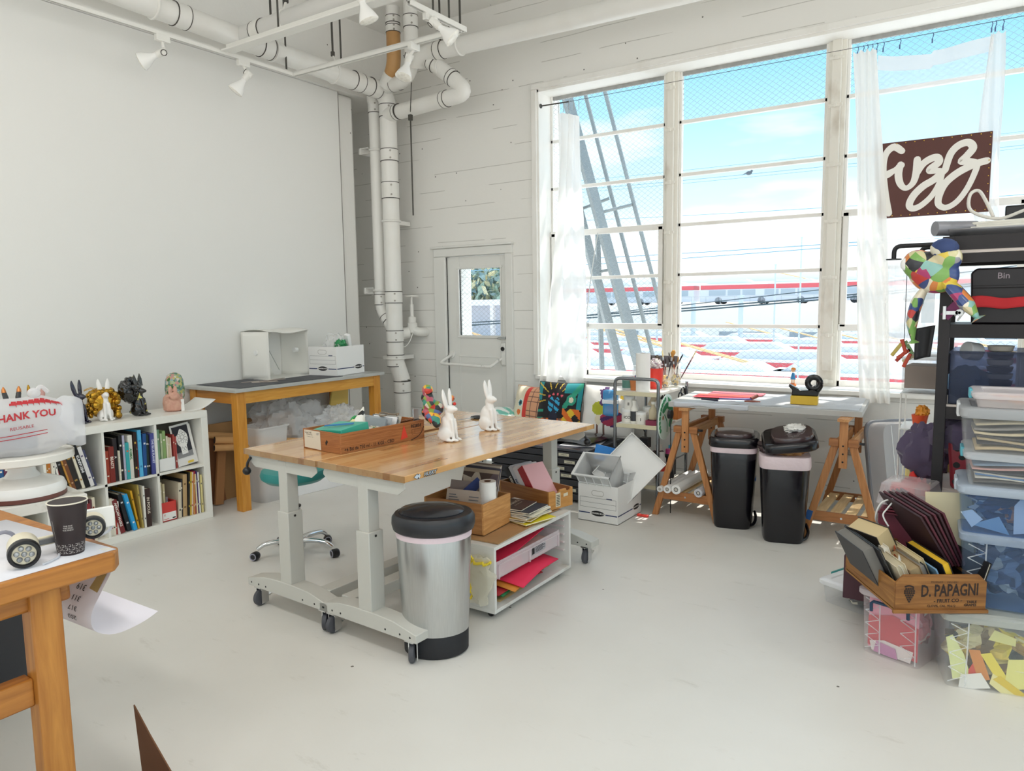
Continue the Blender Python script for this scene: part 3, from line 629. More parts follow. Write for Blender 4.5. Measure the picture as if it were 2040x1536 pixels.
for (x, y, z1, r) in ((-6.55, 30, 3.9, .03), (-15, 60, 4.3, .06), (-24.5, 68, 1.5, .22), (-20.0, 68, 2.0, .22), (-29, 70, 1.2, .1), (-5.05, 28, .75, .2), (-.6, 26, 1.2, .08)):
    t = thing('utility_pole', 'slim pale pole standing in the bus yard', 'pole', (x, y, GZ), 0, 'poles in the bus yard')
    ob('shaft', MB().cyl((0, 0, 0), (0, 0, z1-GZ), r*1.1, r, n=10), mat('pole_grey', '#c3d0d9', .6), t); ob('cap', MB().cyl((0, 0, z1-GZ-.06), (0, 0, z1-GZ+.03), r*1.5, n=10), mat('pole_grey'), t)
bd = MB().ball((0, 0, .07), (.09, .05, .06), 12).ball((.075, 0, .12), (.035, .03, .033), 10).add([(-.07, -.02, .07), (-.2, -.015, .03), (-.2, .015, .03), (-.07, .02, .07), (-.1, 0, .09)], [(0, 1, 2, 3), (0, 4, 1), (3, 2, 4), (4, 2, 1)]).cyl((.1, 0, .12), (.13, 0, .112), .008, .001, 6)
tag(ob('bird', bd, mat('bird_grey', '#5b636b', .8), loc=(-6.317, 22, 5.13)), 'small grey bird perched on an overhead cable outside', 'bird')
# ================================================================ left side: bookcase, figures, near table
case_white = mat('bookcase_lacquer', '#efede5', .35)
BF, BB, BY0, BY1 = -4.735, -5.125, 1.64, 3.13
bc = thing('bookcase', 'low white cube bookcase full of books along the left wall', 'bookcase', (BF, BY0, 0))
W_ = BY1-BY0; D_ = .39
ob('top_panel', MB().b2((-D_, 0, .74), (0, W_, .79)), case_white, bc, bevel=.002); ob('bottom_panel', MB().b2((-D_, 0, 0), (0, W_, .05)), case_white, bc, bevel=.002)
for y in (0, W_-.05): ob('side_panel', MB().b2((-D_, y, .05), (0, y+.05, .74)), case_white, bc, bevel=.002)
CW = .3355; CY = [.05+i*(CW+.016) for i in range(4)]
for i in range(3): ob('divider', MB().b2((-D_+.005, CY[i]+CW, .05), (-.003, CY[i]+CW+.016, .74)), case_white, bc)
ob('middle_shelf', MB().b2((-D_+.005, .05, .386), (-.003, W_-.05, .402)), case_white, bc)
ob('back_panel', MB().b2((-D_, .05, .05), (-D_+.005, W_-.05, .74)), mat('bookcase_back', '#b9b2a6', .6), bc)
_bm = {}
COLN = {}
def cmat(c, rough=.45):
    return mat('cover_'+c.lstrip('#')+('' if rough == .45 else '_m'), c, rough)
def book_mesh(w, h, d, cov, title='', tcol='#f2efe6', tsize=None):
    """spine on +x at x=0, thickness along y from 0, standing on z=0"""
    o = MB(); t = .0025
    o.b2((-.004, 0, 0), (0, w, h), 0); o.b2((-d, 0, 0), (-.004, t, h), 0); o.b2((-d, w-t, 0), (-.004, w, h), 0)
    o.b2((-d+.005, t, .003), (-.004, w-t, h-.004), 1)
    if title:
        ts = tsize or min(w*.75, h*1.35/max(len(title), 3)); M = facing((.0006, w/2, h*.56), (0, 0, -1), (0, 1, 0)); o.text(title, M, ts, 2, bold=.0006)
    else:
        for k in range(2): o.b2((0, w*.25, h*(.2+.55*k)), (.0005, w*.75, h*(.24+.55*k)), 2)
    return o
SHELF = -.012
def shelf_books(cy, cz, items, where, group):
    y = BY0+cy+.006; n = 0
    for it in items:
        w, h, c, cname, lean, title = it[:6]; tc = it[6] if len(it) > 6 else '#f1eadb'
        n += 1; d = min(.25, h*.8+.02)
        o = ob('book', book_mesh(w, h, d, c, title, tc), [cmat(c), pages, mat('ink_'+tc.lstrip('#'), tc, .5)], smooth=False)
        a = math.radians(lean); yy = y
        if lean > 0: yy = y                                    # leaning to the left: rotates about its lower left edge
        o.location = (BF+SHELF-random.random()*.02, yy, cz+(w*math.sin(-a) if a < 0 else 0)+.0008); o.rotation_euler = (a, 0, 0)
        if a < 0: o.location.y = y; o.location.z = cz+w*math.sin(-a)+.0008
        else: o.location.y = y
        tag(o, f"{cname} book{' leaning over' if abs(lean) > 4 else ''}, {ORD[n-1]} from left in {where} of white bookcase", 'book', group)
        y += w*math.cos(a)+.0012+(it[7] if len(it) > 7 else 0)
lo, up = .0505, .4025
G_ = 'books in the white bookcase'
# second column from the right
shelf_books(CY[2], up, [(.022, .21, '#a5402c', 'rust red', 0, ''), (.032, .235, '#7e2a22', 'dark red', 0, 'BEASTS', '#f3e6d8'), (.026, .285, '#2a2326', 'black', 0, 'A', '#f5f5f5'), (.010, .20, '#d9d2bf', 'thin cream', 0, ''), (.022, .30, '#1f1e20', 'tall black', 0, ''), (.013, .295, '#b9b6cc', 'lavender', 0, ''),
    (.022, .245, '#3aa7ab', 'teal and orange', 0, '', '#e0602f'), (.028, .29, '#ece8dc', 'white picture', 0, 'ANIMAL', '#2d8a4a'), (.019, .305, '#2b1c17', 'dark brown', -1, '', '#d8b14a'), (.011, .245, '#8f2527', 'crimson', 0, ''), (.024, .315, '#57b4e0', 'sky blue', 0, '', '#3c86bb'), (.024, .285, '#1f4f8d', 'deep blue', -2, '', '#dfe6ee'), (.016, .275, '#22362f', 'dark green', -2, ''), (.018, .27, '#17171c', 'black glossy', 0, ''), (.027, .28, '#4a4f93', 'periwinkle blue', 0, 'THE BLUE PLANET', '#cfd3ee')], 'upper third compartment', G_)
shelf_books(CY[2], lo, [(.020, .25, '#e5dfcf', 'cream paperback', 0, '', '#c0392b'), (.016, .24, '#efe9da', 'ivory', 0, '', '#333333'), (.012, .21, '#b9453f', 'red paperback', 0, ''), (.014, .22, '#f0eee9', 'white paperback', 0, '', '#777777'), (.030, .235, '#7b2a2c', 'maroon', 11, 'AFRICAN MASKS', '#f0ece4', .02), (.026, .265, '#26282b', 'charcoal', 11, '', '#d9d9d9', .006), (.024, .26, '#2fa3e0', 'bright blue', 12, '', '#f4f4f4', .012), (.012, .27, '#e0a825', 'yellow spiral bound', 8, '', '#222222', .012),
    (.010, .30, '#b59f55', 'mustard illustrated', 4, '', '#333333', .004), (.012, .285, '#efece2', 'white spined', 0, '', '#444444', .002), (.034, .262, '#3a2622', 'dark brown', 0, 'IN FOCUS', '#e8dccb')], 'lower third compartment', G_)
# third column from the right (partly behind the bag)
shelf_books(CY[1], up, [(.012, .20, '#c58235', 'orange tan', 0, ''), (.014, .21, '#d9812f', 'orange', 0, ''), (.010, .2, '#e9e3d3', 'ivory', 0, ''), (.012, .22, '#f2efe6', 'white', 0, '', '#333333'), (.016, .205, '#2c3440', 'navy', 0, ''), (.010, .21, '#f0ede6', 'white paperback', 6, '', '#555555'), (.016, .215, '#a83d40', 'red', 9, '', '#f1e0da', .004), (.022, .235, '#1f1b1b', 'black', 13, '', '#8a8a8a', .006), (.010, .225, '#c28a3c', 'tan', 14, '', '#5a3a1c', .001), (.020, .225, '#7a4a2b', 'brown', 14, '', '#caa27a', .001),
    (.034, .265, '#2c2826', 'charcoal', 13, '', '#b48d46', .003), (.016, .27, '#e7dfc9', 'cream and gold', 13, '', '#c08a2c', .001), (.030, .285, '#17171a', 'black and white', 14, 'KUNIYOSHI', '#f7f7f7', .001), (.026, .27, '#e9e6e4', 'white', 14, '', '#7a6f8a', .001), (.012, .25, '#474a66', 'slate blue', 14, '')], 'upper second compartment', G_)
shelf_books(CY[1], lo, [(.02, .25, '#33302e', 'black', 0, ''), (.018, .26, '#544a40', 'umber', 0, ''), (.02, .24, '#2b2b2f', 'dark grey', 0, ''), (.012, .25, '#d8d0bd', 'cream', 0, '', '#555555'), (.024, .255, '#4b4236', 'dark olive', 0, ''), (.016, .245, '#8b3b30', 'brick red', 0, ''), (.022, .25, '#d98a3c', 'orange', 0, ''), (.014, .22, '#efece4', 'white', 0, '', '#666666'), (.03, .23, '#2f6f9e', 'blue', 0, '', '#e7eef2'), (.022, .28, '#6d6388', 'purple', 0, '', '#f0eef5'), (.024, .25, '#8d2f37', 'maroon', 0, '', '#f2e2dc'), (.014, .27, '#63383f', 'plum', 0, ''), (.02, .28, '#e9e0c9', 'cream', 0, '', '#8a3b2b')], 'lower second compartment', G_)
shelf_books(CY[0], up, [(.03, .24, '#5c4b7a', 'purple', 0, ''), (.02, .25, '#8e3f56', 'wine', 0, ''), (.026, .23, '#2c3d6b', 'navy', 0, ''), (.018, .22, '#efe9df', 'white', 0, '', '#555555'), (.03, .25, '#2a5f95', 'blue', 0, ''), (.024, .26, '#6a3550', 'plum', 0, ''), (.028, .25, '#30344a', 'slate', 0, ''), (.02, .24, '#c9702f', 'orange', 0, ''), (.024, .25, '#d7d0c2', 'cream', 0, '', '#444444'), (.03, .26, '#3b2f2c', 'brown', 0, '')], 'upper first compartment', G_)
shelf_books(CY[0], lo, [(.03, .25, '#2f2b2a', 'black', 0, ''), (.024, .26, '#5b4a38', 'brown', 0, ''), (.026, .25, '#3a3f44', 'grey', 0, ''), (.02, .24, '#7d3a2e', 'brick red', 0, ''), (.03, .25, '#262429', 'dark', 0, ''), (.024, .25, '#4d4436', 'olive', 0, ''), (.026, .26, '#33302e', 'charcoal', 0, ''), (.028, .24, '#cfc6b3', 'cream', 0, '', '#444444')], 'lower first compartment', G_)
# right column: magazine holders, drawing, paperbacks
shelf_books(CY[3]+.125, lo, [(.024, .25, '#d8cdb6', 'beige', -3, '', '#333333'), (.012, .27, '#2a2a30', 'black', -3, ''), (.03, .30, '#c3a375', 'tan', -3, '', '#7d6038'), (.013, .31, '#1d1d1d', 'black', -4, '', '#d9b23a'), (.014, .31, '#d8b53b', 'yellow', -4, '', '#4d7a3a'), (.014, .305, '#efe9dc', 'cream', -4, '', '#b23b3b'), (.008, .29, '#c98a4e', 'orange', -3, ''), (.012, .31, '#b03246', 'red and white', -2, '', '#f1f1f1'), (.010, .29, '#e6dcb4', 'pale yellow', 0, ''), (.008, .31, '#4b3570', 'purple', 0, ''), (.010, .30, '#f0eeea', 'white', 0, '', '#222222'), (.008, .28, '#3a3540', 'dark', 0, ''), (.013, .275, '#e2d493', 'straw yellow', 0, '', '#555555')], 'lower fourth compartment', G_)
def holder(name, label, y, z, col, w=.115, h=.14, hb=.2, plate=None):
    t = thing(name, label, 'file holder', (BF-.02, y, z+.0008)); d = .25; o = MB(); k = .004
    o.b2((-k, 0, 0), (0, w, h)); o.b2((-d, 0, 0), (-d+k, w, hb)); o.b2((-d, 0, 0), (0, w, k))
    for yy in (0, w-k): o.prism([(0, 0), (0, h), (-.1, h), (-d, hb), (-d, 0)], k, facing((0, yy+k, 0), (1, 0, 0), (0, 0, 1)))
    ob('box', o, col, t, bevel=.001)
    if plate: ob('label_plate', plate, [paper, mat('red_plastic'), print_black], t, smooth=False)
    return t
holder('magazine_holder', 'white file holder with magazines in upper right bookcase compartment', BY0+CY[3]+.012, up, white_plastic, .12, .09, .16)
for i, (y, w, h, c, n) in enumerate(((.018, .016, .29, '#7fa684', 'green'), (.040, .014, .26, '#b5c39a', 'pale green'), (.056, .022, .275, '#8fae6e', 'leaf green'), (.082, .012, .235, '#e6dcc4', 'cream'), (.096, .010, .225, '#d9c8a8', 'tan'), (.108, .009, .22, '#e9d3c4', 'pale pink'))):
    tag(ob('magazine', book_mesh(w, h, .2, c), [cmat(c), pages, mat('ink_f1eadb')], loc=(BF-.035, BY0+CY[3]+y, up+.006), smooth=False), f'{n} magazine standing in the white file holder in the bookcase', 'magazine', 'magazines in the white file holder')
for y, h in ((.15, .24), (.164, .225)): tag(ob('book', book_mesh(.012, h, .18, '#b04a45'), [cmat('#b04a45'), pages, mat('ink_f1eadb')], loc=(BF-.05, BY0+CY[3]+y-.01, up+.0008), smooth=False), 'thin pinkish red book between the file holder and the masked portrait drawing', 'book', 'thin pinkish red books')
pl = MB(); pl.b2((0.0005, .006, .008), (.001, .104, .062), 0); pl.text('X', facing((.0014, .02, .045), (0, 1, 0), (0, 0, 1)), .022, 1); pl.b2((.001, .075, .014), (.0014, .098, .022), 2); pl.b2((.001, .012, .016), (.0014, .05, .019), 1)
holder('magazine_holder', 'red file holder with white label in lower right bookcase compartment', BY0+CY[3]+.008, lo, mat('red_holder', '#d8433c', .5), .11, .135, .15, pl)
for i, (y, h, c, n) in enumerate(((.02, .27, '#d9cfae', 'cream'), (.042, .255, '#cfc39b', 'straw'), (.060, .16, '#8a7f86', 'grey'))):
    tag(ob('magazine', book_mesh(.015, h, .2, c), [cmat(c), pages, mat('ink_f1eadb')], loc=(BF-.05, BY0+CY[3]+y, lo+.006), smooth=False), f'{n} magazine standing in the red file holder in the bookcase', 'magazine', 'magazines in the red file holder')
# framed drawing of a flower-headed figure, leaning in the upper right cell
t = thing('drawing_folder', 'clear folder with black and white figure drawing in bookcase', 'folder', (BF-.05, BY0+CY[3]+.19, up+.001), rot=(math.radians(6), math.radians(-8), 0))
ob('backing_sheet', MB().b2((-.012, -.012, .004), (-.008, .135, .30)).b2((-.016, .0, .004), (-.012, .145, .285)), paper, t)
o = MB(); o.b2((-.007, 0, .06), (-.003, .118, .285), 0)
Mx = facing((-.0026, .058, .17), (0, 1, 0), (0, 0, 1))
hd = [(.0, .095), (.012, .088), (.03, .07), (.043, .05), (.046, .02), (.038, -.01), (.024, -.028), (.024, -.085), (-.022, -.088), (-.024, -.03), (-.04, -.01), (-.044, .02), (-.042, .045), (-.02, .066), (-.008, .088)]
o.prism(hd, .0006, Mx, 1)
for cx0, cy0, r_ in ((-.02, .02, .012), (.005, .035, .014), (.027, .02, .012), (.0, .005, .011), (-.03, -.002, .008), (.02, .055, .011), (-.02, .05, .010), (.03, -.005, .009), (.005, .07, .009)):
    o.stroke([(cx0+r_*math.cos(a*PI/4), cy0+r_*math.sin(a*PI/4)) for a in range(9)], .0016, .0004, Mx @ T(0, 0, .0006), 2, 3)
o.stroke([(-.018, -.05), (-.012, -.035), (.0, -.05), (.012, -.035), (.018, -.052)], .002, .0004, Mx @ T(0, 0, .0006), 2); o.stroke([(-.012, -.062), (.0, -.058), (.013, -.065)], .002, .0004, Mx @ T(0, 0, .0006), 2)
ob('drawing', o, [mat('drawing_black', '#2b2b33', .7), paper, print_black], t, smooth=False)
ob('sleeve', MB().b2((-.0015, -.01, .002), (.0005, .145, .10)), clear('clear_sleeve', '#ffffff', .12, .1), t)
ob('tab', MB().b2((.0006, .06, .012), (.001, .105, .028)), mat('yellow_tab', '#e8c94c', .7), t)
# ---- rabbit figures
def bunny_parts(ears=1, ear_gap=.05, lean=0):
    o = MB()
    o.ball((-.01, 0, .24), (.15, .135, .25), 20); o.ball((.055, 0, .42), (.085, .085, .19), 18)
    R = rotm(0, math.radians(-12), 0)
    o.ball((.085, 0, .60), (.115, .082, .082), 18, R=R); o.ball((.18, 0, .605), (.055, .05, .045), 14); o.ball((.03, 0, .55), (.07, .07, .10), 14)
    for s in (-1, 1):
        o.tube(spline([(.13, s*.045, .42), (.155, s*.052, .25), (.17, s*.058, .05)], 4), [.036]*5+[.032]*4, 12)
        o.ball((.215, s*.06, .03), (.075, .036, .03), 12)
        o.ball((.0, s*.11, .14), (.14, .065, .14), 14); o.ball((.12, s*.13, .03), (.10, .036, .03), 12)
        if ears: o.tube(spline([(.045, s*ear_gap*.8, .63), (.02, s*ear_gap*1.1, .76), (.0, s*ear_gap*1.35, .90), (-.005, s*ear_gap*1.4, 1.0)], 4), [.044, .048, .052, .056, .058, .058, .057, .053, .047, .039, .03, .019, .006], 12, flat=.62)
    o.ball((-.17, 0, .09), .05, 12)
    return o
def bunny(label, loc, rz, h, m, ears=1, gap=.05, name='rabbit_figurine', group=None):
    t = thing(name, label, 'rabbit figurine', loc, rz, group); o = bunny_parts(ears, gap); o.v = [(x*h, y*h, z*h) for x, y, z in o.v]
    ob('body', o, m, t, vox=.0045*h/.28, vs_=4); return t
gloss_navy = mat('navy_glaze', '#1c1b33', .12, coat=.5); gold = mat('gold_glaze', '#c79a35', .22, .85, var=.6, vs=14, col2='#7a4f12'); plaster = mat('white_plaster', '#f3f1ee', .55, bump=.08, bs=30)
gold_wire = mat('gold_wire', '#c9a04c', .25, .9)
ez = .7905
b = bunny('glossy navy rabbit with gold wire loops on the white bookcase', (-4.945, 2.345, ez), math.radians(25), .285, gloss_navy, gap=.085)
ob('wire_loop', MB().tube(spline([(.03, .03, .21), (.06, .06, .225), (.07, .1, .20), (.08, .08, .16), (.1, .12, .12), (.12, .14, .09), (.1, .13, .06), (.09, .1, .05)], 6), .0022, 6).tube(spline([(.03, .03, .205), (.06, .06, .218), (.065, .095, .195), (.075, .075, .155), (.095, .11, .115), (.11, .125, .09)], 6), .0022, 6), gold_wire, b)
b = bunny('white rabbit in curly gold wig on the white bookcase', (-4.92, 2.505, ez), math.radians(-8), .28, plaster, gap=.075)
o = MB(); rn = random.Random(3)
o.ball((-.04, 0, .115), (.075, .092, .105), 20)
for i in range(70):
    a = rn.uniform(.75, 2*PI-.75); z = rn.uniform(.02, .195); r_ = .085 if z < .13 else .085*math.sqrt(max(.05, 1-((z-.13)/.085)**2))
    o.ball((-.02+r_*math.cos(a), r_*1.05*math.sin(a), z), rn.uniform(.014, .024), 8)
for y in (-.035, -.015, .012, .035): o.ball((.022, y, .192), .019, 8)
ob('wig', o, gold, b, vox=.0035, vs_=2)['label'] = 'curly gold wig'
blackgl = mat('black_glaze', '#0d0d0f', .14, coat=.6)
b = bunny('black glazed rabbit with a big curly mane on the white bookcase', (-4.93, 2.735, ez), math.radians(35), .28, patches('black_yellow', ['#0d0d0f', '#111113', '#0d0d0f', '#d8cf6a', '#0f0f12', '#141416', '#0d0d0f'], 38, .15, .5), gap=.11)
o = MB()
for i in range(150):
    d = Vector((rn.gauss(0, 1), rn.gauss(0, 1), rn.gauss(0, 1))).normalized(); o.ball((-.035+d.x*.05, -.03+d.y*.08, .18+d.z*.075), rn.uniform(.013, .02), 7)
o.ball((-.035, -.03, .18), (.045, .07, .065), 12)
ob('mane', o, blackgl, b, vox=.0035, vs_=1)
for y in (-.02, .055): ob('ear', MB().tube([(.0, y, .2), (-.005, y+.004, .25), (-.008, y+.008, .285)], [.016, .014, .002], 10), blackgl, b)
pinkclay = mat('pink_clay', '#dcae98', .6, var=.6, vs=30, col2='#c58a78', bump=.4, bs=60)
b = thing('rabbit_figurine', 'pink rabbit under a tall green patterned beehive on the white bookcase', 'rabbit figurine', (-4.92, 2.99, ez), math.radians(-10))
o = MB(); o.lathe([(.045, 0), (.062, .01), (.066, .06), (.06, .10), (.04, .125)], (0, 0, 0), 24, sx=1, sy=1.1); o.ball((.05, -.01, .11), (.035, .04, .03), 12); o.ball((.06, -.06, .115), (.012, .02, .008), 8)
for y in (-.035, .0): o.tube(spline([(.045, y, .11), (.05, y-.003, .15), (.05, y-.002, .185)], 4), [.011, .012, .013, .014, .015, .015, .013, .009, .003], 10)
ob('body', o, pinkclay, b, vox=.004, vs_=2)
o = MB().lathe([(.05, .06), (.062, .10), (.066, .16), (.06, .22), (.045, .255), (.02, .272), (.0001, .276)], (-.012, .02, 0), 26)
ob('beehive', o, patches('green_pattern', ['#6f8f86', '#b9b46a', '#4f7d62', '#cfc7b8', '#84a3a5', '#3f6e3a', '#c08f86', '#9fb08a'], 55, .35), b)
ob('paper_tag', MB().b2((.056, .03, .0), (.058, .052, .085)), paper, b)
for lab, y, ma, mb_ in (('dark rabbit with copper ear tips behind the plastic bag', 1.965, mat('dark_glaze', '#2b2626', .2, coat=.4), mat('copper_leaf', '#d58a52', .25, .8)), ('pink rabbit with one gold ear behind the plastic bag', 2.1, mat('dusty_pink', '#c99a92', .5), gold)):
    b = bunny(lab, (-4.92, y, ez), math.radians(-15), .275, ma, gap=.10)
    if y < 2:
        for s in (-1, 1): ob('ear_tip', MB().tube([(.0, s*.0375, .245), (-.001, s*.0385, .262), (-.001, s*.039, .279)], [.0135, .011, .003], 10), mb_, b)
    else: ob('gold_ear', MB().tube(spline([(.012, -.024, .175), (.005, -.032, .21), (.0, -.037, .25), (-.001, -.0385, .279)], 4), [.0115, .0125, .013, .0135, .0135, .013, .0125, .012, .0105, .009, .007, .005, .002], 12), mb_, b)
tag(ob('paper_sheet', MB().grid(lambda u, v: (-4.80-.26*v, 3.03+.22*u, .7915+.075*max(0, u-.35)**1.6*1.6+.001*math.sin(9*v)), 14, 8), mat('stiff_white_paper', '#efeee9', .7), solid=.0015), 'curled white paper sheet on the right end of the bookcase', 'paper sheet')
# ---- white plank table with banding wheel and carrier bag
worn_white = mat('worn_white_wood', '#e3e0d8', .55, var=.8, vs=9, col2='#a59a86', lo=.58, hi=.7, bump=.2, bs=20)
t = thing('plank_table', 'narrow white worn wooden table carrying the turntable', 'table', (-2.64, 1.262, 0), math.radians(-7))
ob('tabletop', MB().b2((-.5, -1.5, .842), (0, 0, .88)), worn_white, t, bevel=.003)
for x, y in ((-.06, -.72), (-.44, -.72), (-.06, -1.4), (-.44, -1.4)): ob('leg', MB().b2((x-.025, y-.025, 0), (x+.025, y+.025, .842)), worn_white, t)
enamel = mat('white_enamel', '#eeece8', .25, coat=.3); rim = mat('dark_red_rim', '#6b4038', .4)
t = thing('banding_wheel', 'white enamel turntable under the plastic carrier bag', 'turntable', (-2.79, 1.125, .8805))
ob('base', MB().lathe([(.128, .014), (.130, .03), (.122, .05), (.09, .062), (.055, .072), (.042, .09), (.038, .13)], n=40), enamel, t); ob('rim', MB().lathe([(.124, 0), (.129, .002), (.129, .016), (.124, .016)], n=40), rim, t)
ob('wheel_head', MB().lathe([(.03, .128), (.155, .128), (.160, .131), (.160, .152), (.157, .155)], n=48), worn_white, t)
from mathutils import noise
bag_plastic = sheer('bag_plastic', '#f0eff0', .72); bag_red = mat('bag_red', '#b3202a', .5)
bg_ = thing('carrier_bag', 'white plastic carrier bag printed THANK YOU in red on the turntable', 'bag', (-2.765, 1.075, 1.0365), math.radians(66.5))
def bagf(u, a, off=0):
    """u along the bag (left to right), a around it"""
    x = -.20+.40*u; e = math.sin(PI*min(1, max(0, .08+.86*u)))**.32
    hz = .092*e*(1.0+.16*u); hy = .085*e
    c, s = math.cos(a), math.sin(a); p = .62
    y = math.copysign(abs(c)**p, c)*hy; z = .092+math.copysign(abs(s)**p, s)*hz
    k = noise.noise(Vector((x*9, y*9, z*9)))*.011+noise.noise(Vector((x*26, y*26, z*26)))*.004
    d = Vector((0, c, s)); q = Vector((x, y, z))+d*(k+off)
    q.z = max(q.z, .0012); return q
o = MB(); NU, NA = 40, 48
o.add([bagf(i/NU, 2*PI*j/NA) for i in range(NU+1) for j in range(NA)], [(i*NA+j, i*NA+(j+1) % NA, (i+1)*NA+(j+1) % NA, (i+1)*NA+j) for i in range(NU) for j in range(NA)], 0)
def bface(x, y):
    """point on the bag face that looks at the room; x, y in metres on that face"""
    s = max(-.98, min(.98, (y)/.098)); return bagf((x+.20)/.40, PI+math.asin(abs(s)**(1/.62))*(-1 if s > 0 else 1), .0035)
o.text('THANK YOU', lambda x, y: bface(x+.058, y+.045+x*.10), .031, 1, bold=.001); o.text('REUSABLE', lambda x, y: bface(x+.05, y+.008+x*.10), .015, 1)
for k in range(2): o.add([bface(x, -.017-.012*k+x*.1) for x in (-.03, .02, .07, .12)]+[bface(x, -.0195-.012*k+x*.1) for x in (.12, .07, .02, -.03)], [(0, 1, 6, 7), (1, 2, 5, 6), (2, 3, 4, 5)], 1)
for i in range(9): o.text('#', lambda x, y, i=i: bface(x+.03+i*.016, y+.078+i*.0015), .026, 1, bold=.0025)
ob('bag_skin', o, [bag_plastic, bag_red], bg_, ang=60)
ob('packed_box', MB().box((-.04, 0, .055), (.26, .10, .07)), mat('bag_contents', '#8f9aa6', .8), bg_, bevel=.01)
def flare(u, v):
    a = 2*PI*v; x = .13+.10*u; r_ = (.035+.050*math.sin(PI*u*.62+.25))
    return Vector((x, math.cos(a)*r_*.9, .115-.025*u+math.sin(a)*r_))+Vector((0, 1, 1))*noise.noise(Vector((x*20, math.cos(a)*2, math.sin(a)*2)))*.012
ob('bag_tail', MB().grid(flare, 12, 28), sheer('bag_tail_film', '#f4f6fb', .5), bg_)
ob('bag_knot', MB().ball((.09, .0, .205), (.02, .015, .018), 10).tube(spline([(.09, 0, .2), (.11, .0, .225), (.13, .01, .205)], 5), .007, 8), sheer('bag_plastic'), bg_)
# ---- near work table (left foreground)
oak = wood('honey_wood', '#c98a3e', '#a86a2a', 'z', 3, .4); oak_y = wood('honey_wood_y', '#c08038', '#9a5f26', 'y', 3, .38)
t = thing('work_table', 'honey coloured wooden work table at the left edge', 'table', (-1.843, .964, 0))
o = MB().prism([(0, -.03), (-.035, 0), (-1.0, 0), (-1.0, -2.2), (0, -2.2)], .05, T(0, 0, .858)); ob('tabletop', o, oak_y, t, bevel=.006)
for x, y in ((-.135, -.21), (-.89, -.21), (-.135, -2.0), (-.89, -2.0)): ob('leg', MB().b2((x+.035, y, 0), (x+.09, y+.07, .858)), oak, t, bevel=.004)
ob('apron', MB().b2((-.10, -.3, .80), (-.06, -.11, .858)), oak_y, t, bevel=.01); ob('stretcher', MB().b2((-.11, -2.0, .565), (-.065, -.21, .635)), oak_y, t, bevel=.004)
tag(ob('paper_sheet', MB().grid(lambda u, v: (-1.862-.55*u-.0*v, .95-.8*v-.03*u, .9088), 3, 4), mat('table_paper', '#e9e8ee', .8), solid=.0008), 'large white paper sheet covering the near table under the cup', 'paper sheet')
cup = thing('paper_cup', 'dark brown paper cup with patterned band on the near table', 'cup', (-1.935, .875, .9095))
o = MB().lathe([(.029, 0), (.030, .002), (.0445, .133)], n=40, m=0); o.lathe([(.0270, .004), (.0433, .131)], n=40, m=1)
cupmat = mat('cup_brown', '#2b2022', .5)
def cwrap(x, y, off=.0004):
    z = y; r_ = .0295+.0150*z/.133+off; a = math.radians(-60)+x/.04; return Vector((r_*math.cos(a), r_*math.sin(a), z))
for i in range(26):
    for j in range(3):
        x = -.12+i*.0093; y = .006+j*.0088
        o.stroke([(0, 0), (.004, 0), (.004, .004), (.002, .004)] if (i+j) % 2 else [(0, .004), (0, 0), (.002, 0)], .0012, .0002, T(0, 0, 0), 2, 1) if False else None
        for (x0, y0, x1, y1) in ((0, 0, .006, .001), (.005, 0, .006, .006), (.0, .005, .003, .006)) if (i+j) % 2 else ((0, 0, .0012, .006), (.003, .0, .006, .0012)):
            o.add([cwrap(x+x0, y+y0), cwrap(x+x1, y+y0), cwrap(x+x1, y+y1), cwrap(x+x0, y+y1)], [(0, 1, 2, 3)], 2)
for k in range(3): o.text('THE FINEST'[:8+k], lambda x, y, k=k: cwrap(x+.022, y+.078-.0055*k), .005, 2)
o.add([cwrap(-.018, .045), cwrap(-.0172, .045), cwrap(-.0172, .092), cwrap(-.018, .092)], [(0, 1, 2, 3)], 2)
ob('cup_wall', o, [cupmat, mat('cup_inside', '#e3dccb', .6), mat('cup_print', '#d8d2cc', .6)], cup, ang=60)
ob('rolled_rim', MB().tube([(.0445*math.cos(a*PI/16), .0445*math.sin(a*PI/16), .1335) for a in range(32)], .0018, 8, closed=True), mat('cup_inside'), cup)
# clip lamp with two LED heads lying on the table
off = mat('ivory_plastic', '#e4dcc4', .4); ledglass = mat('led_lens', '#b9bcbe', .15, .3, var=.8, vs=120, col2='#5f6366')
lamp = thing('twin_spot_lamp', 'lying lamp with two ivory spot heads and grey bar on near table', 'lamp', (-1.93, .80, .9095))
def spothead(p, d, r_, L_):
    p = Vector(p); d = Vector(d).normalized(); R = Vector((0, 0, 1)).rotation_difference(d).to_matrix()
    hd_ = ob('spot_head', MB().lathe([(r_*.8, -L_), (r_*.98, -L_+.012), (r_, -.01), (r_*.98, -.001)], p, 32, R=R), off, lamp)
    ob('bezel', MB().lathe([(r_*.74, -.012), (r_*.74, .003), (r_*.8, .006), (r_*.98, .005), (r_*1.02, -.002), (r_*1.02, -.012)], p, 32, R=R), black_plastic, hd_)
    o = MB().lathe([(r_*.74, -.002), (.0001, -.001)], p, 32, R=R)
    for k in range(7):
        q = Vector((0, 0, .0)) if k == 6 else Vector((math.cos(k*PI/3)*r_*.45, math.sin(k*PI/3)*r_*.45, 0)); o.ball(p+R @ q, r_*.19, 10)
    ob('led_face', o, ledglass, hd_)
spothead((.03, -.045, .037), (.85, -.32, -.08), .034, .075); spothead((.0, .13, .05), (.85, -.42, -.05), .029, .06)
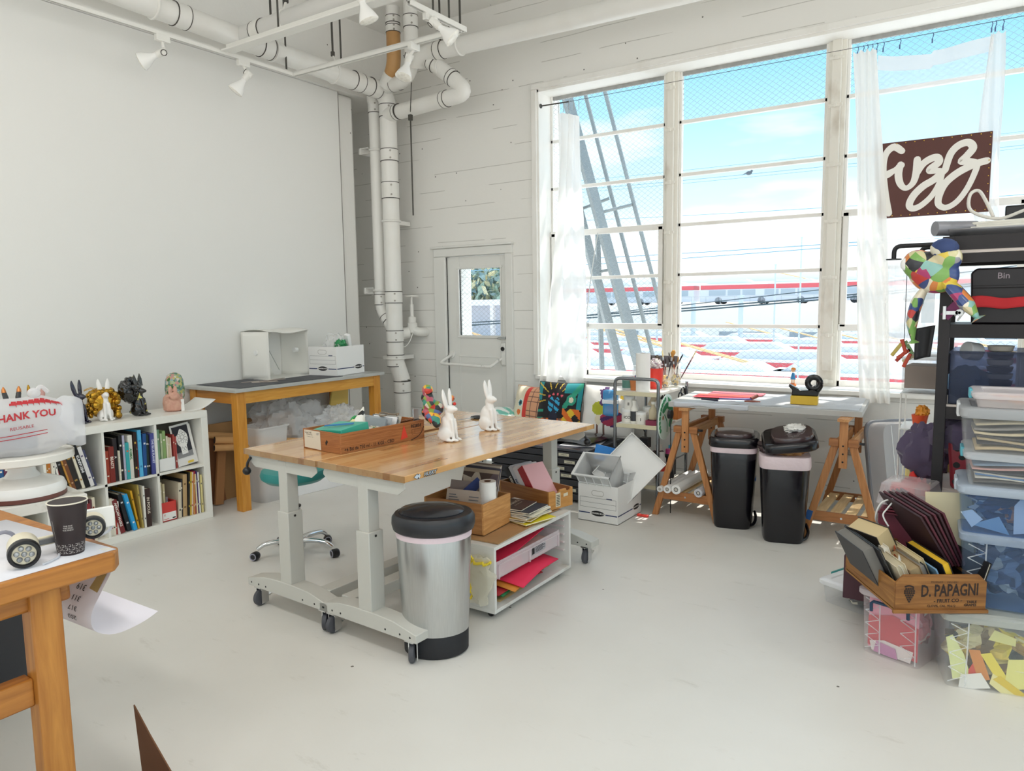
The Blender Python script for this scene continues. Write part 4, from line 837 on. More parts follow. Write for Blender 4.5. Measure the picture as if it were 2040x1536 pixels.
o = MB(); o.box((-.055, .045, .032), (.012, .16, .022), rotm(0, 0, math.radians(-6)), 0); o.box((-.047, .045, .032), (.006, .13, .014), rotm(0, 0, math.radians(-6)), 1); ob('bar', o, [off, mat('grey_strip', '#77787a', .5)], lamp, bevel=.002)
ob('driver_plate', MB().box((-.06, .175, .055), (.012, .075, .055), rotm(0, 0, math.radians(-15))), white_plastic, lamp, bevel=.002)
ob('cable', MB().tube(spline([(-.03, .12, .03), (-.05, .16, .01), (-.06, .20, .015), (-.065, .215, .035)], 6), .004, 8).tube(spline([(.04, -.01, .004), (.02, .03, .004), (-.01, .05, .005), (-.03, .06, .006)], 6), .003, 8), mat('grey_cable', '#c9cbd2', .5), lamp)
ob('cable_ring', MB().tube([(-.13+.001*a, -.03+.032*math.cos(a*PI/10), .03+.03*math.sin(a*PI/10)) for a in range(14)], .005, 8), mat('grey_ring', '#9a9aa8', .5), lamp)
tag(ob('paper_scrap', MB().box((-1.885, .935, .9091), (.03, .018, .0006), rotm(0, 0, .3)), mat('clear_tape', '#f3f1ea', .3)), 'small piece of clear tape on the near table edge', 'tape')
# printed sheet hanging off the far end
def hang(u, v):
    pr_ = spline([(0, .969, .886), (0, .955, .845), (0, .92, .79), (0, .895, .745), (0, .90, .70), (0, .95, .672), (0, 1.02, .675), (0, 1.07, .69)], 4)
    k = v*(len(pr_)-1); i = min(int(k), len(pr_)-2); p = pr_[i].lerp(pr_[i+1], k-i); return Vector((-1.90-.62*u, p.y-.03*u, p.z+.015*u*v))
o = MB().grid(hang, 10, 28, 0)
for k, s_ in enumerate(('203', '317', '311', '319', '410', '201')):
    o.text(s_, lambda x, y, k=k: hang(.14-(x-.0)/.62*-1+.0, .50-k*.075+y*1.9)+Vector((0, -.0018, 0)), .028, 1, sx=-1 if False else 1)
o.add([hang(.28, .53)+Vector((0, -.0018, 0)), hang(.245, .53)+Vector((0, -.0018, 0)), hang(.245, .30)+Vector((0, -.0018, 0)), hang(.28, .30)+Vector((0, -.0018, 0))], [(0, 1, 2, 3)], 2)
o.add([hang(u, v)+Vector((0, -.0016, 0)) for u, v in ((.02, .28), (.085, .27), (.075, .20), (.06, .19), (.05, .15), (.02, .17))], [(0, 1, 2, 3, 4, 5)], 3)
tag(ob('printed_sheet', o, [mat('hanging_paper', '#efecf4', .7), print_black, mat('olive_print', '#7d8440', .7), mat('masking_tape', '#b39a63', .7)], ang=70), 'white sheet with printed numbers hanging off the far end of the near table', 'printed sheet')
# dark speaker on the floor, cardboard flap
t = thing('speaker', 'black speaker on the floor behind the near table leg', 'speaker', (-3.235, 1.10, 0), math.radians(-22))
ob('grille', MB().b2((-.16, -.2, .01), (.0, .05, .40)), mat('grille_cloth', '#1a1c20', .9, bump=.5, bs=200), t, bevel=.025, seg=3); ob('cabinet', MB().b2((-.2, .05, .0), (-.01, .16, .36)), mat('speaker_grey', '#3c3c40', .5), t, bevel=.012)
ob('cable', MB().tube(spline([(-.05, .16, .26), (-.09, .18, .22), (-.14, .17, .1), (-.17, .17, .012)], 6), .004, 6).tube(spline([(-.05, .16, .16), (-.1, .19, .13), (-.15, .19, .012)], 6), .004, 6), rim, t)
t = thing('cardboard_box', 'brown cardboard box with one raised flap at the bottom edge', 'box', (-1.62, .70, 0), math.radians(0))
o = MB(); k = .004
o.b2((-.5, 0, 0), (0, .42, k)); o.b2((-.5, 0, 0), (-.5+k, .42, .10)); o.b2((-k, 0, 0), (0, .42, .10)); o.b2((-.5, .416, 0), (0, .42, .10)); o.b2((-.5, 0, 0), (0, .004, .10))
ob('box_walls', o, dark_card, t)
ob('flap', MB().prism([(-.5, .098), (-.22, .098), (-.30, .14), (-.43, .262), (-.48, .315), (-.5, .335)], .004, facing((0, .418, 0), (1, 0, 0), (0, -.05, 1))), dark_card, t)
# ================================================================ back table, twin work tables, stool, bin, rolling cabinet
pine_y = wood('amber_wood_y', '#e2a648', '#cc8a30', 'y', 3, .4); pine_z = wood('amber_wood_z', '#dc9c40', '#c47f2a', 'z', 3, .4); pine_x = wood('amber_wood_x', '#cf8d38', '#b87428', 'x', 3, .4)
t = thing('back_table', 'amber wood table with metal edged dark top against the left wall', 'table', (-4.62, 3.29, 0))
L_ = 1.56; Dp = .635
ob('tabletop', MB().b2((-Dp, 0, .90), (0, L_, .925)), mat('metal_edge_top', '#c6c7c3', .35, .3, var=.4, vs=6), t, bevel=.003)
for x, y in ((-.10, .03), (-.10, L_-.11), (-Dp+.02, .03), (-Dp+.02, L_-.11)): ob('leg', MB().b2((x, y, 0), (x+.075, y+.075, .90)), pine_z, t, bevel=.003)
ob('apron', MB().b2((-.05, .10, .81), (-.03, L_-.1, .90)), pine_y, t); ob('apron', MB().b2((-Dp+.09, .04, .81), (-.09, .06, .90)), pine_x, t); ob('apron', MB().b2((-Dp+.09, L_-.06, .81), (-.09, L_-.04, .90)), pine_x, t)
tag(ob('cutting_mat', MB().b2((-5.2, 3.36, .9255), (-4.66, 4.38, .929)), mat('dark_mat', '#3a3b42', .55, var=.5, vs=14, col2='#55565c')), 'large dark grey cutting mat covering the back table', 'mat')
tag(ob('folding_ruler', MB().box((-4.93, 3.78, .932), (.02, .36, .003), rotm(0, 0, -.3)).box((-4.90, 3.84, .936), (.02, .30, .003), rotm(0, 0, .25)).box((-4.88, 3.75, .93), (.10, .2, .001), rotm(0, 0, -.5)), mat('metal_strips', '#b5a79d', .4, .4)), 'flat metal strips and scrap lying on the dark mat by the light tent', 'metal strip')
# light tent
tent = mat('tent_fabric', '#ecebe5', .65); t = thing('light_tent', 'white foldable photo light tent open at the front on the back table', 'light tent', (-5.06, 3.86, .9295), math.radians(6))
s = .39; o = MB(); k = .004
o.b2((-.18, -.02, 0), (.12, s+.05, .003)); ob('floor_sheet', o, tent, t)
def bow(u, v, x0, y0, x1, y1, b): return Vector((x0+(x1-x0)*u, y0+(y1-y0)*u, s*v))+Vector((-(y1-y0), x1-x0, 0)).normalized()*b*math.sin(PI*u)*math.sin(PI*v)
for nm, a in (('left_wall', (.10, .0, -.18, -.03, .012)), ('back_wall', (-.18, -.03, -.18, s, .01)), ('right_wall', (-.18, s, .08, s+.08, .035))):
    w_ = ob(nm, MB().grid(lambda u, v: bow(u, v, *a), 10, 10), tent, t, solid=.004)
    if nm != 'back_wall':
        y = -.024 if nm == 'left_wall' else s+.01
        ob('magnet_button', MB().cyl((-.02 if nm == 'left_wall' else .0, y-.012 if nm == 'left_wall' else y-.02, .22), (-.02 if nm == 'left_wall' else .0, y+.004 if nm == 'left_wall' else y+.02, .22), .02, n=18), white_plastic, w_)
ob('roof', MB().grid(lambda u, v: Vector((-.18+.28*u, -.03+.03*u+(s+.03+.05*u)*v, s+.002+.018*math.sin(PI*u)-.02*u*math.sin(PI*v)**2)), 10, 10), tent, t, solid=.004)
ob('tie_rod', MB().cyl((.10, .0, .24), (-.1, .30, .05), .003, n=6), steel, t)
# bankers style archive boxes
box_white = mat('archive_board', '#f1f0ee', .75); navy_ink = mat('navy_print', '#33406b', .6); board_shade = mat('board_inside', '#d9d4cb', .8)
def archive_box(label, loc, rz, w=.305, d=.39, h=.255):
    """front (short side with writing panel) on -y, long side on +x"""
    t = thing('archive_box', label, 'box', loc, rz); o = MB(); k = .004
    o.b2((0, 0, 0), (w, d, k)); o.b2((0, 0, 0), (w, k, h)); o.b2((0, d-k, 0), (w, d, h)); o.b2((0, k, 0), (k, d-k, h)); o.b2((w-k, k, 0), (w, d-k, h))
    F = facing((0, -.0008, 0), (1, 0, 0), (0, 0, 1)); S_ = facing((w+.0008, 0, 0), (0, 1, 0), (0, 0, 1))
    for Mx, ww in ((F, w), (S_, d)):
        def bar(x0, y0, x1, y1, m): o.add([Mx @ Vector(p) for p in ((x0, y0, 0), (x1, y0, 0), (x1, y1, 0), (x0, y1, 0))], [(0, 1, 2, 3)], m)
        cx = ww*.5 if ww == w else ww*.78; el = [(cx+math.cos(a*PI/12)**1*.052, .062+math.sin(a*PI/12)*.019) for a in range(24)]
        bar(.004, .056, cx-.06, .064, 2); bar(cx+.06, .056, ww-.004, .064, 2)
        o.add([Mx @ Vector((x, y, .0)) for x, y in el], [tuple(range(24))], 1); o.text('BANKERS BOX', Mx @ T(cx, .062, .0006), .015, 3, bold=.0004)
        if ww == w:
            for y in (.10, .135, .17): bar(.015, y, w-.012, y+.0015, 1)
            bar(.015, .10, .0165, .17, 1); bar(w-.0135, .10, w-.012, .17, 1); bar(w*.72, .172, w*.86, .178, 2)
            hl = [(w*.5+(.028 if abs(a) < 6 or a > 18 else -.028)+.018*math.cos(a*PI/12), .205+.018*math.sin(a*PI/12)) for a in range(24)]
            o.stroke(hl+hl[:1], .0025, .0004, Mx, 4, 1)
    ob('box_body', o, [box_white, print_black, navy_ink, paper, mat('hole_line', '#a9a49b', .8)], t, smooth=False)
    return t
ab = archive_box('white archive box full of packing material on the back table', (-5.0, 4.31, .9265), math.radians(8), .305, .38, .25)
def blob(r, c, seed, amp, fr, mb=None, n=28, m=0, zmin=None):
    mb = mb or MB(); vs = []; k = n//2
    for i in range(k+1):
        for j in range(n):
            th = PI*i/k; ph = 2*PI*j/n; d = Vector((math.sin(th)*math.cos(ph), math.sin(th)*math.sin(ph), -math.cos(th)))
            q = 1+amp*noise.noise(d*fr+Vector((seed, seed*2, 0)))+amp*.5*noise.noise(d*fr*2.7+Vector((seed, 0, 3)))+amp*.22*noise.noise(d*fr*7+Vector((0, seed, 5)))
            p = Vector(c)+Vector((d.x*r[0], d.y*r[1], d.z*r[2]))*q
            if zmin is not None: p.z = max(p.z, zmin)
            vs.append(p)
    return mb.add(vs, [(i*n+j, i*n+(j+1) % n, (i+1)*n+(j+1) % n, (i+1)*n+j) for i in range(k) for j in range(n)], m)
bub = clear('bubble_wrap', '#ffffff', .32, .15); grn = clear('green_film', '#1f9a56', .75, .3)
tag(ob('bubble_wrap', blob((.10, .085, .11), (-4.90, 4.52, 1.17), 2, .35, 3.2), bub), 'clear bubble wrap bulging from the archive box on the back table', 'bubble wrap')
tag(ob('green_packing', blob((.045, .06, .05), (-4.82, 4.52, 1.18), 5, .45, 3.5), grn), 'crumpled green film on top of the archive box', 'packing film')
tag(ob('foam_block', MB().box((-4.83, 4.62, 1.20), (.05, .035, .16), rotm(.35, .25, 0)), mat('white_foam', '#f6f6f6', .7), bevel=.006), 'white foam block standing up in the archive box', 'foam block')
# things stored under the back table
film = clear('storage_film', '#f3f2f2', .40, .2); cloudy = clear('cloudy_plastic', '#eceae8', .58, .3)
def tub(name, label, c, w, d, h, m, rz=0, taper=.88, lid=None, cat='storage bin', fill=None, wall=.003, handle=None):
    """open-topped clear tub standing at c, wider at the top, with rim"""
    t = thing(name, label, cat, c, rz); o = MB(); n = 8; r_ = .05
    def ring(sx, sy, z):
        out = []
        for qx, qy, a0 in ((1, 1, 0), (-1, 1, PI/2), (-1, -1, PI), (1, -1, 1.5*PI)):
            for i in range(5): a = a0+PI/2*i/4; out.append(Vector((qx*(sx/2-r_)+r_*math.cos(a), qy*(sy/2-r_)+r_*math.sin(a), z)))
        return out
    R = [ring(w*taper, d*taper, 0), ring(w*(1+taper)/2, d*(1+taper)/2, h/2), ring(w, d, h-.012), ring(w+.02, d+.02, h-.012), ring(w+.02, d+.02, h)]
    N = 20; o.add([p for q in R for p in q], [(i*N+j, i*N+(j+1) % N, (i+1)*N+(j+1) % N, (i+1)*N+j) for i in range(len(R)-1) for j in range(N)]+[tuple(range(N-1, -1, -1))])
    ob('tub', o, m, t)
    if lid is not None:
        o = MB(); R = [ring(w+.026, d+.026, h-.006), ring(w+.03, d+.03, h+.012), ring(w+.006, d+.006, h+.016), ring(w-.03, d-.03, h+.008)]
        o.add([p for q in R for p in q], [(i*N+j, i*N+(j+1) % N, (i+1)*N+(j+1) % N, (i+1)*N+j) for i in range(3) for j in range(N)]+[tuple(range(3*N, 4*N)), tuple(range(N-1, -1, -1))])
        ob('lid', o, lid, t)
    return t
tub('waste_tub', 'tall cloudy plastic tub under the front of the back table', (-4.80, 3.66, 0), .26, .30, .60, cloudy, 0, .72)
tag(ob('clear_sack', blob((.20, .34, .24), (-4.95, 4.0, .53), 9, .30, 2.2, None, 80), film), 'crumpled clear plastic sack heaped under the back table', 'plastic sack')
tag(ob('clear_sack', blob((.15, .24, .15), (-4.80, 4.42, .50), 14, .38, 2.6, None, 80), clear('crisp_film', '#f8f9fb', .5, .12)), 'crisp clear plastic wrap beside the heaped sack under the back table', 'plastic wrap')
tag(ob('white_carton', MB().box((-4.80, 4.15, .15), (.34, .64, .30), rotm(0, 0, -.12)), mat('white_carton', '#efeff0', .6), bevel=.004), 'long low white carton on the floor under the back table', 'carton')
tag(ob('white_carton', MB().box((-4.83, 4.62, .10), (.3, .26, .20), rotm(0, 0, -.05)), mat('white_carton'), bevel=.004), 'small white carton at the far end under the back table', 'carton')
tb = thing('plastic_tray', 'white ribbed plastic tray on its side under the back table', 'tray', (-4.98, 4.46, .40), rot=(0, math.radians(-12), 0))
o = MB(); o.b2((-.01, -.2, -.02), (0, .24, .25)); ob('tray_base', o, white_plastic, tb, bevel=.02); o = MB()
for y in (-.12, -.03, .06, .15): o.b2((0, y, .03), (.012, y+.012, .2))
ob('rib', o.b2((0, -.12, .11), (.012, .16, .12)), mat('tray_rib', '#c9c7c5', .5), tb)
tag(ob('brown_cardboard', MB().box((-5.09, 3.78, .31), (.02, .82, .62)), card), 'large flat brown cardboard sheet leaning behind the back table leg', 'cardboard')
tag(ob('wooden_board', MB().box((-5.06, 3.35, .26), (.04, .16, .52), rotm(.1, 0, 0)), mat('dark_board', '#8a5a38', .7, var=.5, vs=5), bevel=.002), 'dark brown board standing behind the bookcase end', 'board')
tag(ob('wooden_board', MB().box((-4.98, 3.375, .255), (.02, .07, .50), rotm(-.12, 0, 0)), mat('tan_board', '#a9774a', .6)), 'narrow tan board leaning beside the back table leg', 'board')
tag(ob('yellow_board', MB().prism([(0, 0), (.34, 0), (.34, .82), (.16, .82)], .018, facing((-5.0, 4.36, .004), (0, 1, 0), (.06, 0, 1))), mat('yellow_board', '#f0cf72', .6)), 'large pale yellow board leaning under the far end of the back table', 'board')
kr = mat('kraft_paper', '#cf9f68', .7); krd = mat('kraft_inside', '#3f2c1f', .9)
for i, (a, b, r_, lab) in enumerate((((-4.92, 3.30, .525), (-4.70, 3.93, .43), .03, 'upper kraft paper tube poking out beside the bookcase'), ((-4.90, 3.28, .47), (-4.70, 3.95, .40), .026, 'lower kraft paper tube poking out beside the bookcase'), ((-5.02, 3.30, .555), (-4.9, 3.9, .45), .025, 'rear kraft paper tube partly hidden beside the bookcase'))):
    a, b = Vector(a), Vector(b); o = MB().cyl(a, b, r_, n=20, m=0); d = (a-b).normalized(); o.cyl(a+d*.0005, a+d*.001, r_*.88, n=20, m=1); tag(ob('paper_tube', o, [kr, krd]), lab, 'paper tube')
# ---- twin adjustable work tables
def butcher(name, dark=1.0):
    T_ = NT(name); p = T_.n('BsdfPrincipled', i_Roughness=.22); p.inputs['Coat Weight'].default_value = .6; p.inputs['Coat Roughness'].default_value = .10; T_.l(p.outputs[0], T_.out.inputs[0])
    tc = T_.n('TexCoord'); sp = T_.n('SeparateXYZ'); T_.l(tc.outputs['Object'], sp.inputs[0])
    rx = T_.n('Math', operation='DIVIDE', i_1=.042); T_.l(sp.outputs[0], rx.inputs[0]); fl = T_.n('Math', operation='FLOOR'); T_.l(rx.outputs[0], fl.inputs[0])
    wn = T_.n('TexWhiteNoise', noise_dimensions='1D'); T_.l(fl.outputs[0], wn.inputs['W'])
    yy = T_.n('Math', operation='MULTIPLY_ADD', i_1=2.6); T_.l(sp.outputs[1], yy.inputs[0]); T_.l(wn.outputs['Value'], yy.inputs[2]); f2 = T_.n('Math', operation='FLOOR'); T_.l(yy.outputs[0], f2.inputs[0])
    cb = T_.n('CombineXYZ'); T_.l(fl.outputs[0], cb.inputs[0]); T_.l(f2.outputs[0], cb.inputs[1]); w2 = T_.n('TexWhiteNoise', noise_dimensions='2D'); T_.l(cb.outputs[0], w2.inputs['Vector'])
    mp = T_.n('Mapping', i_Scale=(22, 1.6, 22)); T_.l(tc.outputs['Object'], mp.inputs[0]); ns = T_.n('TexNoise', i_Scale=3, i_Detail=6); T_.l(mp.outputs[0], ns.inputs['Vector'])
    ad = T_.n('Math', operation='MULTIPLY_ADD', i_1=.45); T_.l(ns.outputs['Fac'], ad.inputs[0]); sc = T_.n('Math', operation='MULTIPLY', i_1=.75); T_.l(w2.outputs['Value'], sc.inputs[0]); T_.l(sc.outputs[0], ad.inputs[2])
    r = T_.n('ValToRGB'); e = r.color_ramp.elements; e[0].position = .1; e[1].position = 1
    e[0].color = (*[c*dark for c in lin('#e0b57c')], 1); e[1].color = (*[c*dark for c in lin('#b47a42')], 1); k_ = e.new(.6); k_.color = (*[c*dark for c in lin('#d2a067')], 1)
    T_.l(ad.outputs[0], r.inputs[0]); T_.l(r.outputs[0], p.inputs['Base Color']); return T_.m
bt = butcher('butcher_block'); eg = butcher('end_grain', .55)
frame_grey = mat('table_frame_grey', '#c6c5be', .38)
TZ = .82; TW = .556; TL = 1.56
def caster(p, parent, rz=0, s=1, brake=True):
    x, y, z = p; R = rotm(0, 0, rz)
    c = ob('caster', MB().box((x, y, z-.006), (.05*s, .06*s, .01)).box(Vector((x, y, z-.05*s))+R @ Vector((.018*s, 0, 0)), (.004, .045*s, .085*s), R).box(Vector((x, y, z-.05*s))+R @ Vector((-.018*s, 0, 0)), (.004, .045*s, .085*s), R), chrome, parent)
    zz = .042*s; q = R @ Vector((.013*s, 0, 0)); o = MB().lathe([(.0001, -.013*s), (.034*s, -.013*s), (.041*s, -.009*s), (.042*s, 0), (.041*s, .009*s), (.034*s, .013*s), (.0001, .013*s)], (x, y-.012*s*math.cos(rz), zz), 22, R=R @ rotm(0, PI/2, 0))
    ob('wheel', o, mat('caster_tyre', '#4b4c52', .55), c)
    if brake: ob('brake_lever', MB().box(Vector((x, y, zz+.006))+R @ Vector((.0, .05*s, 0)), (.03*s, .04*s, .006), R @ rotm(.4, 0, 0)), chrome, c)
def work_table(label, mat_top, loc, rz, logo):
    t = thing('adjustable_table', label, 'work table', loc, rz); w = TW
    top = ob('tabletop', MB().b2((-w+.002, .003, TZ-.028), (-.002, TL-.003, TZ)), mat_top, t, bevel=.003)
    for y_ in (0, TL-.003): ob('end_grain', MB().b2((-w, y_, TZ-.028), (0, y_+.003, TZ-.0005)), eg, top)
    for y in (.05, TL-.05):
        sgn = 1 if y < .5 else -1
        ob('top_beam', MB().prism([(-w+.03, 0), (-.03, 0), (-.02, -.02), (-.02, -.032), (-.06, -.060), (-w+.06, -.060), (-w+.02, -.032), (-w+.02, -.02)], .004, facing((0, y-.025, TZ-.03), (1, 0, 0), (0, 0, 1))).b2((-w*.5-.06, y-.02, TZ-.06), (-w*.5+.06, y+.03, TZ-.03)), frame_grey, t)
        lg = ob('leg', MB().b2((-w/2-.042, y-.04, .14), (-w/2+.042, y+.045, .535)), frame_grey, t, bevel=.004)
        ob('inner_column', MB().b2((-w/2-.032, y-.03, .52), (-w/2+.032, y+.034, TZ-.035)), frame_grey, lg, bevel=.003)
        ob('bolt', MB().cyl((-w/2+.043, y, .515), (-w/2+.0445, y, .515), .006, n=10), print_black, lg)
        o = MB().prism([(-w-.03, .105), (.035, .105), (.035, .142), (-.10, .172), (-w/2+.08, .178), (-w/2-.08, .178), (-w+.11, .172), (-w-.03, .142)], .085, facing((0, y+.04, 0), (1, 0, 0), (0, 0, 1)))
        ft = ob('foot', o, frame_grey, t, bevel=.003)
        for x in (-w-.0, -w+.06, -w*.5-.16, -w*.5+.13, -.06, -.0): ob('bolt', MB().cyl((x, y-.0455, .125), (x, y-.0445, .125), .005, n=8), print_black, ft)
        caster((-w+.03, y-.005, .105), t, math.radians(6)); caster((-.02, y-.005, .105), t, math.radians(4 if y > .5 else 38))
    ob('floor_beam', MB().b2((-w+.03 if logo else -.13, .09, .11), (-w+.11 if logo else -.05, TL-.09, .165)), frame_grey, t, bevel=.003)
    ob('rail', MB().b2((-w/2-.02, .08, TZ-.07), (-w/2+.02, TL-.08, TZ-.035)), frame_grey, t)
    if logo:
        o = MB(); Mx = facing((.0012, .10, TZ-.0145), (0, 1, 0), (0, 0, 1)); o.text('HUSKY', Mx @ T(.055, 0, 0), .024, 0, bold=.0002, shear=.25)
        o.text('HUSKY', Mx @ T(.056, -.001, -.0005), .0245, 1, bold=.0022, shear=.25); o.prism([(-.03, 0), (-.012, .011), (-.006, .004), (.002, .011), (.008, 0), (0, -.009), (-.006, -.002), (-.012, -.010)], .0005, Mx @ T(-.012, 0, 0), 0); o.prism([(-.032, 0), (-.012, .013), (.010, .004), (.0, -.011), (-.012, -.011)], .0004, Mx @ T(-.012, 0, -.0006), 1)
        ob('maker_logo', o, [mat('logo_silver', '#c9d3dc', .4), mat('logo_black', '#2b2a2b', .5)], t, smooth=False)
    kn = ob('crank_knob', MB().ball((-w+.05 if not logo else -.03, -.02 if not logo else TL-.03, TZ-.105), .021, 12).tube(spline([(-w+.03 if not logo else -.05, .02 if not logo else TL-.06, TZ-.045), (-w+.03 if not logo else -.04, -.0 if not logo else TL-.04, TZ-.07), (-w+.05 if not logo else -.03, -.02 if not logo else TL-.03, TZ-.10)], 4), .007, 8), black_plastic, t)
    return t
TR = math.radians(-2.6)
work_table('butcher block table on white adjustable legs, the right one, carrying the rabbits', bt, (-2.012, 2.206, 0), TR, True)
_o = Vector((-2.012, 2.206, 0))+rotm(0, 0, TR) @ Vector((-TW-.006, 0, 0))
work_table('butcher block table on white adjustable legs, the left one, beside the stool', bt, _o, TR, False)
# wine crate with craft things on the tables
cr_y = wood('crate_wood', '#b97a45', '#8e5429', 'y', 5, .5, 26); cr_x = wood('crate_wood_x', '#b0713d', '#8a5028', 'x', 5, .5, 26)
t = thing('wine_crate', 'long shallow wooden crate with stencilled side holding craft supplies', 'crate', (-2.575, 2.392, TZ+.0006), math.radians(-5.5))
w, d, h, k = .30, .545, .098, .009
ob('side_board', MB().b2((-k, 0, 0), (0, d, h)), cr_y, t, bevel=.001); ob('side_board', MB().b2((-w, 0, 0), (-w+k, d, h)), cr_y, t, bevel=.001); ob('end_board', MB().b2((-w+k, 0, 0), (-k, k, h)), cr_x, t, bevel=.001); ob('end_board', MB().b2((-w+k, d-k, 0), (-k, d, h)), cr_x, t, bevel=.001); ob('bottom', MB().b2((-w+k, k, 0), (-k, d-k, .006)), cr_x, t)
Mx = facing((.0006, 0, 0), (0, 1, 0), (0, 0, 1)); o = MB(); o.text('+6 Btl de 750 ml - 11 KGS - CBD', Mx @ T(.175, .018, 0), .023, 0, bold=.0004); o.text('95285d', Mx @ T(.485, .072, 0), .024, 0, bold=.0008)
for (a, b, c_, e_) in ((.455, .030, .525, .0315), (.455, .055, .525, .0565), (.455, .03, .4565, .0565), (.475, .03, .4765, .0565)): o.add([Mx @ Vector(p) for p in ((a, b, 0), (c_, b, 0), (c_, e_, 0), (a, e_, 0))], [(0, 1, 2, 3)], 0)
o.stroke([(.45, .002), (.49, .012), (.52, .03), (.54, .062)], .004, .0004, Mx, 0)
ob('stencil', o, mat('stencil_ink', '#2e1d14', .7), t, smooth=False)['kind'] = 'stuff'
ob('red_marking', MB().prism([(.375, .012), (.425, .02), (.40, .088)], .0006, Mx), mat('red_triangle', '#df4330', .5), t)
o = MB(); Mf = facing((-w, -.0008, 0), (1, 0, 0), (0, 0, 1)); o.prism([(.012, .006), (.145, .004), (.14, .094), (.012, .094)], .0004, Mf, 0)
o.text('Case 1142', Mf @ T(.045, .082, .0008), .013, 1); o.text('PAINTED BOTTLES', Mf @ T(.055, .072, .0008), .006, 1); o.text('to manufacture december', Mf @ T(.06, .062, .0008), .005, 1); o.text('187', Mf @ T(.12, .08, .0008), .016, 2); o.prism([(.185, .03), (.20, .05), (.192, .06), (.18, .045)], .0004, Mf, 1)
ob('paper_label', o, [mat('aged_label', '#d9cfbd', .8), print_black, print_grey], t, smooth=False)
cz = TZ+.0075; teal = clear('teal_mesh_bag', '#3fb59b', .78, .35)
def cpt(x, y, z): return Vector((-2.575, 2.392, 0))+rotm(0, 0, math.radians(-5.5)) @ Vector((x, y, z))
tag(ob('mesh_pouch', MB().box(cpt(-.15, .12, cz+.06), (.23, .17, .085), rotm(.12, -.08, math.radians(-5.5)), 0).box(cpt(-.14, .10, cz+.111), (.15, .02, .004), rotm(.12, -.08, .5), 1), [teal, mat('blue_stripe', '#2f79b5', .6)], bevel=.012), 'teal green mesh pouch at the near end of the wine crate', 'pouch')
tag(ob('white_tub', MB().box(cpt(-.04, .165, cz+.03), (.05, .09, .05), rotm(0, .2, math.radians(-5.5))), white_plastic, bevel=.01), 'white plastic pack between the teal pouch and crate side', 'pack')
for i, (x, y, sx, sy, rz, c, n) in enumerate(((-.15, .30, .22, .012, .15, '#8f969b', 'grey'), (-.15, .345, .2, .010, .05, '#b9bdc0', 'light grey'), (-.13, .375, .17, .006, .2, '#f1f1f1', 'white'), (-.15, .41, .2, .004, .1, '#d9d2c6', 'cream'), (-.15, .39, .2, .006, -.05, '#6d7377', 'dark grey'))):
    tag(ob('card_sheet', MB().box(cpt(x, y, cz+.062), (sx, sy, .115), rotm(-.35, 0, math.radians(-5.5)+rz*.3)), cmat(c, .7)), f'{n} card standing in the middle of the wine crate', 'card')
tag(ob('painted_scraps', blob((.06, .06, .03), cpt(-.09, .25, cz+.055), 21, .35, 4), patches('scraps', ['#3f7d5a', '#d8d5c8', '#2f3a3a', '#e6e2d2', '#5f8f5a', '#b8b29c'], 40)), 'heap of green and white painted scraps in the wine crate', 'scraps')
tag(ob('cone_of_paper', MB().tube([cpt(-.2, .26, cz+.04), cpt(-.23, .33, cz+.165)], [.055, .003], 14, 0).box(cpt(-.22, .24, cz+.08), (.03, .06, .03), rotm(.5, .2, 0), 1), [patches('comic_paper', ['#f2efe6', '#f2efe6', '#2a2a2a', '#f0ede2', '#e9e5d8'], 40), mat('pale_yellow_paper', '#f0e2a8', .7)]), 'pointed paper cone with black print in the back of the wine crate', 'paper cone')
tag(ob('tape_roll', MB().tube([cpt(-.25, .29+.03*math.cos(a*PI/8), cz+.085+.03*math.sin(a*PI/8)) for a in range(16)], .008, 8, closed=True), mat('green_tape', '#2f9a52', .4)), 'green tape ring at the back of the wine crate', 'tape roll')
tag(ob('rubber_band', MB().tube([cpt(-.10+.06*math.cos(a*PI/8), .39+.04*math.sin(a*PI/8), cz+.128+.006*math.sin(a)) for a in range(14)], .004, 6), mat('twine', '#8a7a68', .8)), 'loop of brown twine on top of the cards in the crate', 'twine')
tag(ob('palette_knife', MB().box(cpt(-.03, .515, cz+.085), (.004, .035, .13), rotm(0, 0, math.radians(-20)), 0).box(cpt(-.02, .53, cz+.05), (.01, .02, .09), rotm(.3, 0, 0), 1), [steel, mat('dark_handle', '#4a423d', .5)], bevel=.008), 'grey steel scraper standing at the far end of the wine crate', 'scraper')
for i, (y, a) in enumerate(((.42, .35), (.45, .5), (.47, .42))): tag(ob('wooden_stick', MB().cyl(cpt(-.24, y-.02, cz+.03), cpt(-.02, y+.02, cz+.10), .005, n=8), mat('stick_brown', '#8a5a3a', .6)), 'thin brown stick lying across the far end of the wine crate', 'stick', 'thin brown sticks in the wine crate')
# rabbits, scissors and booklet on the tables
w1 = bunny('white plaster rabbit with colourful paper collage on its back on the work table', (-2.36, 2.925, TZ+.0006), math.radians(8), .275, plaster, gap=.085)
col = patches('collage', ['#c8443a', '#e9b23a', '#2f3436', '#3f8d7a', '#d8d2c0', '#5a6fa0', '#e0703a', '#8aa040', '#b55a6a', '#23262a'], 42, .4)
o = MB()
for p, r_ in (((-.085, -.045, .265), .03), ((-.09, -.04, .225), .034), ((-.07, -.05, .195), .036), ((-.085, -.045, .155), .036), ((-.06, -.055, .135), .036), ((-.035, -.065, .12), .034), ((-.02, -.07, .10), .024), ((-.05, -.02, .17), .04), ((.0, .05, .215), .018), ((-.01, .06, .18), .016)): o.ball(p, r_, 12)
ob('paper_collage', o, col, w1, vox=.0045, vs_=2); ob('bead', MB().ball((.03, .03, .19), .009, 10), red_paint, w1)
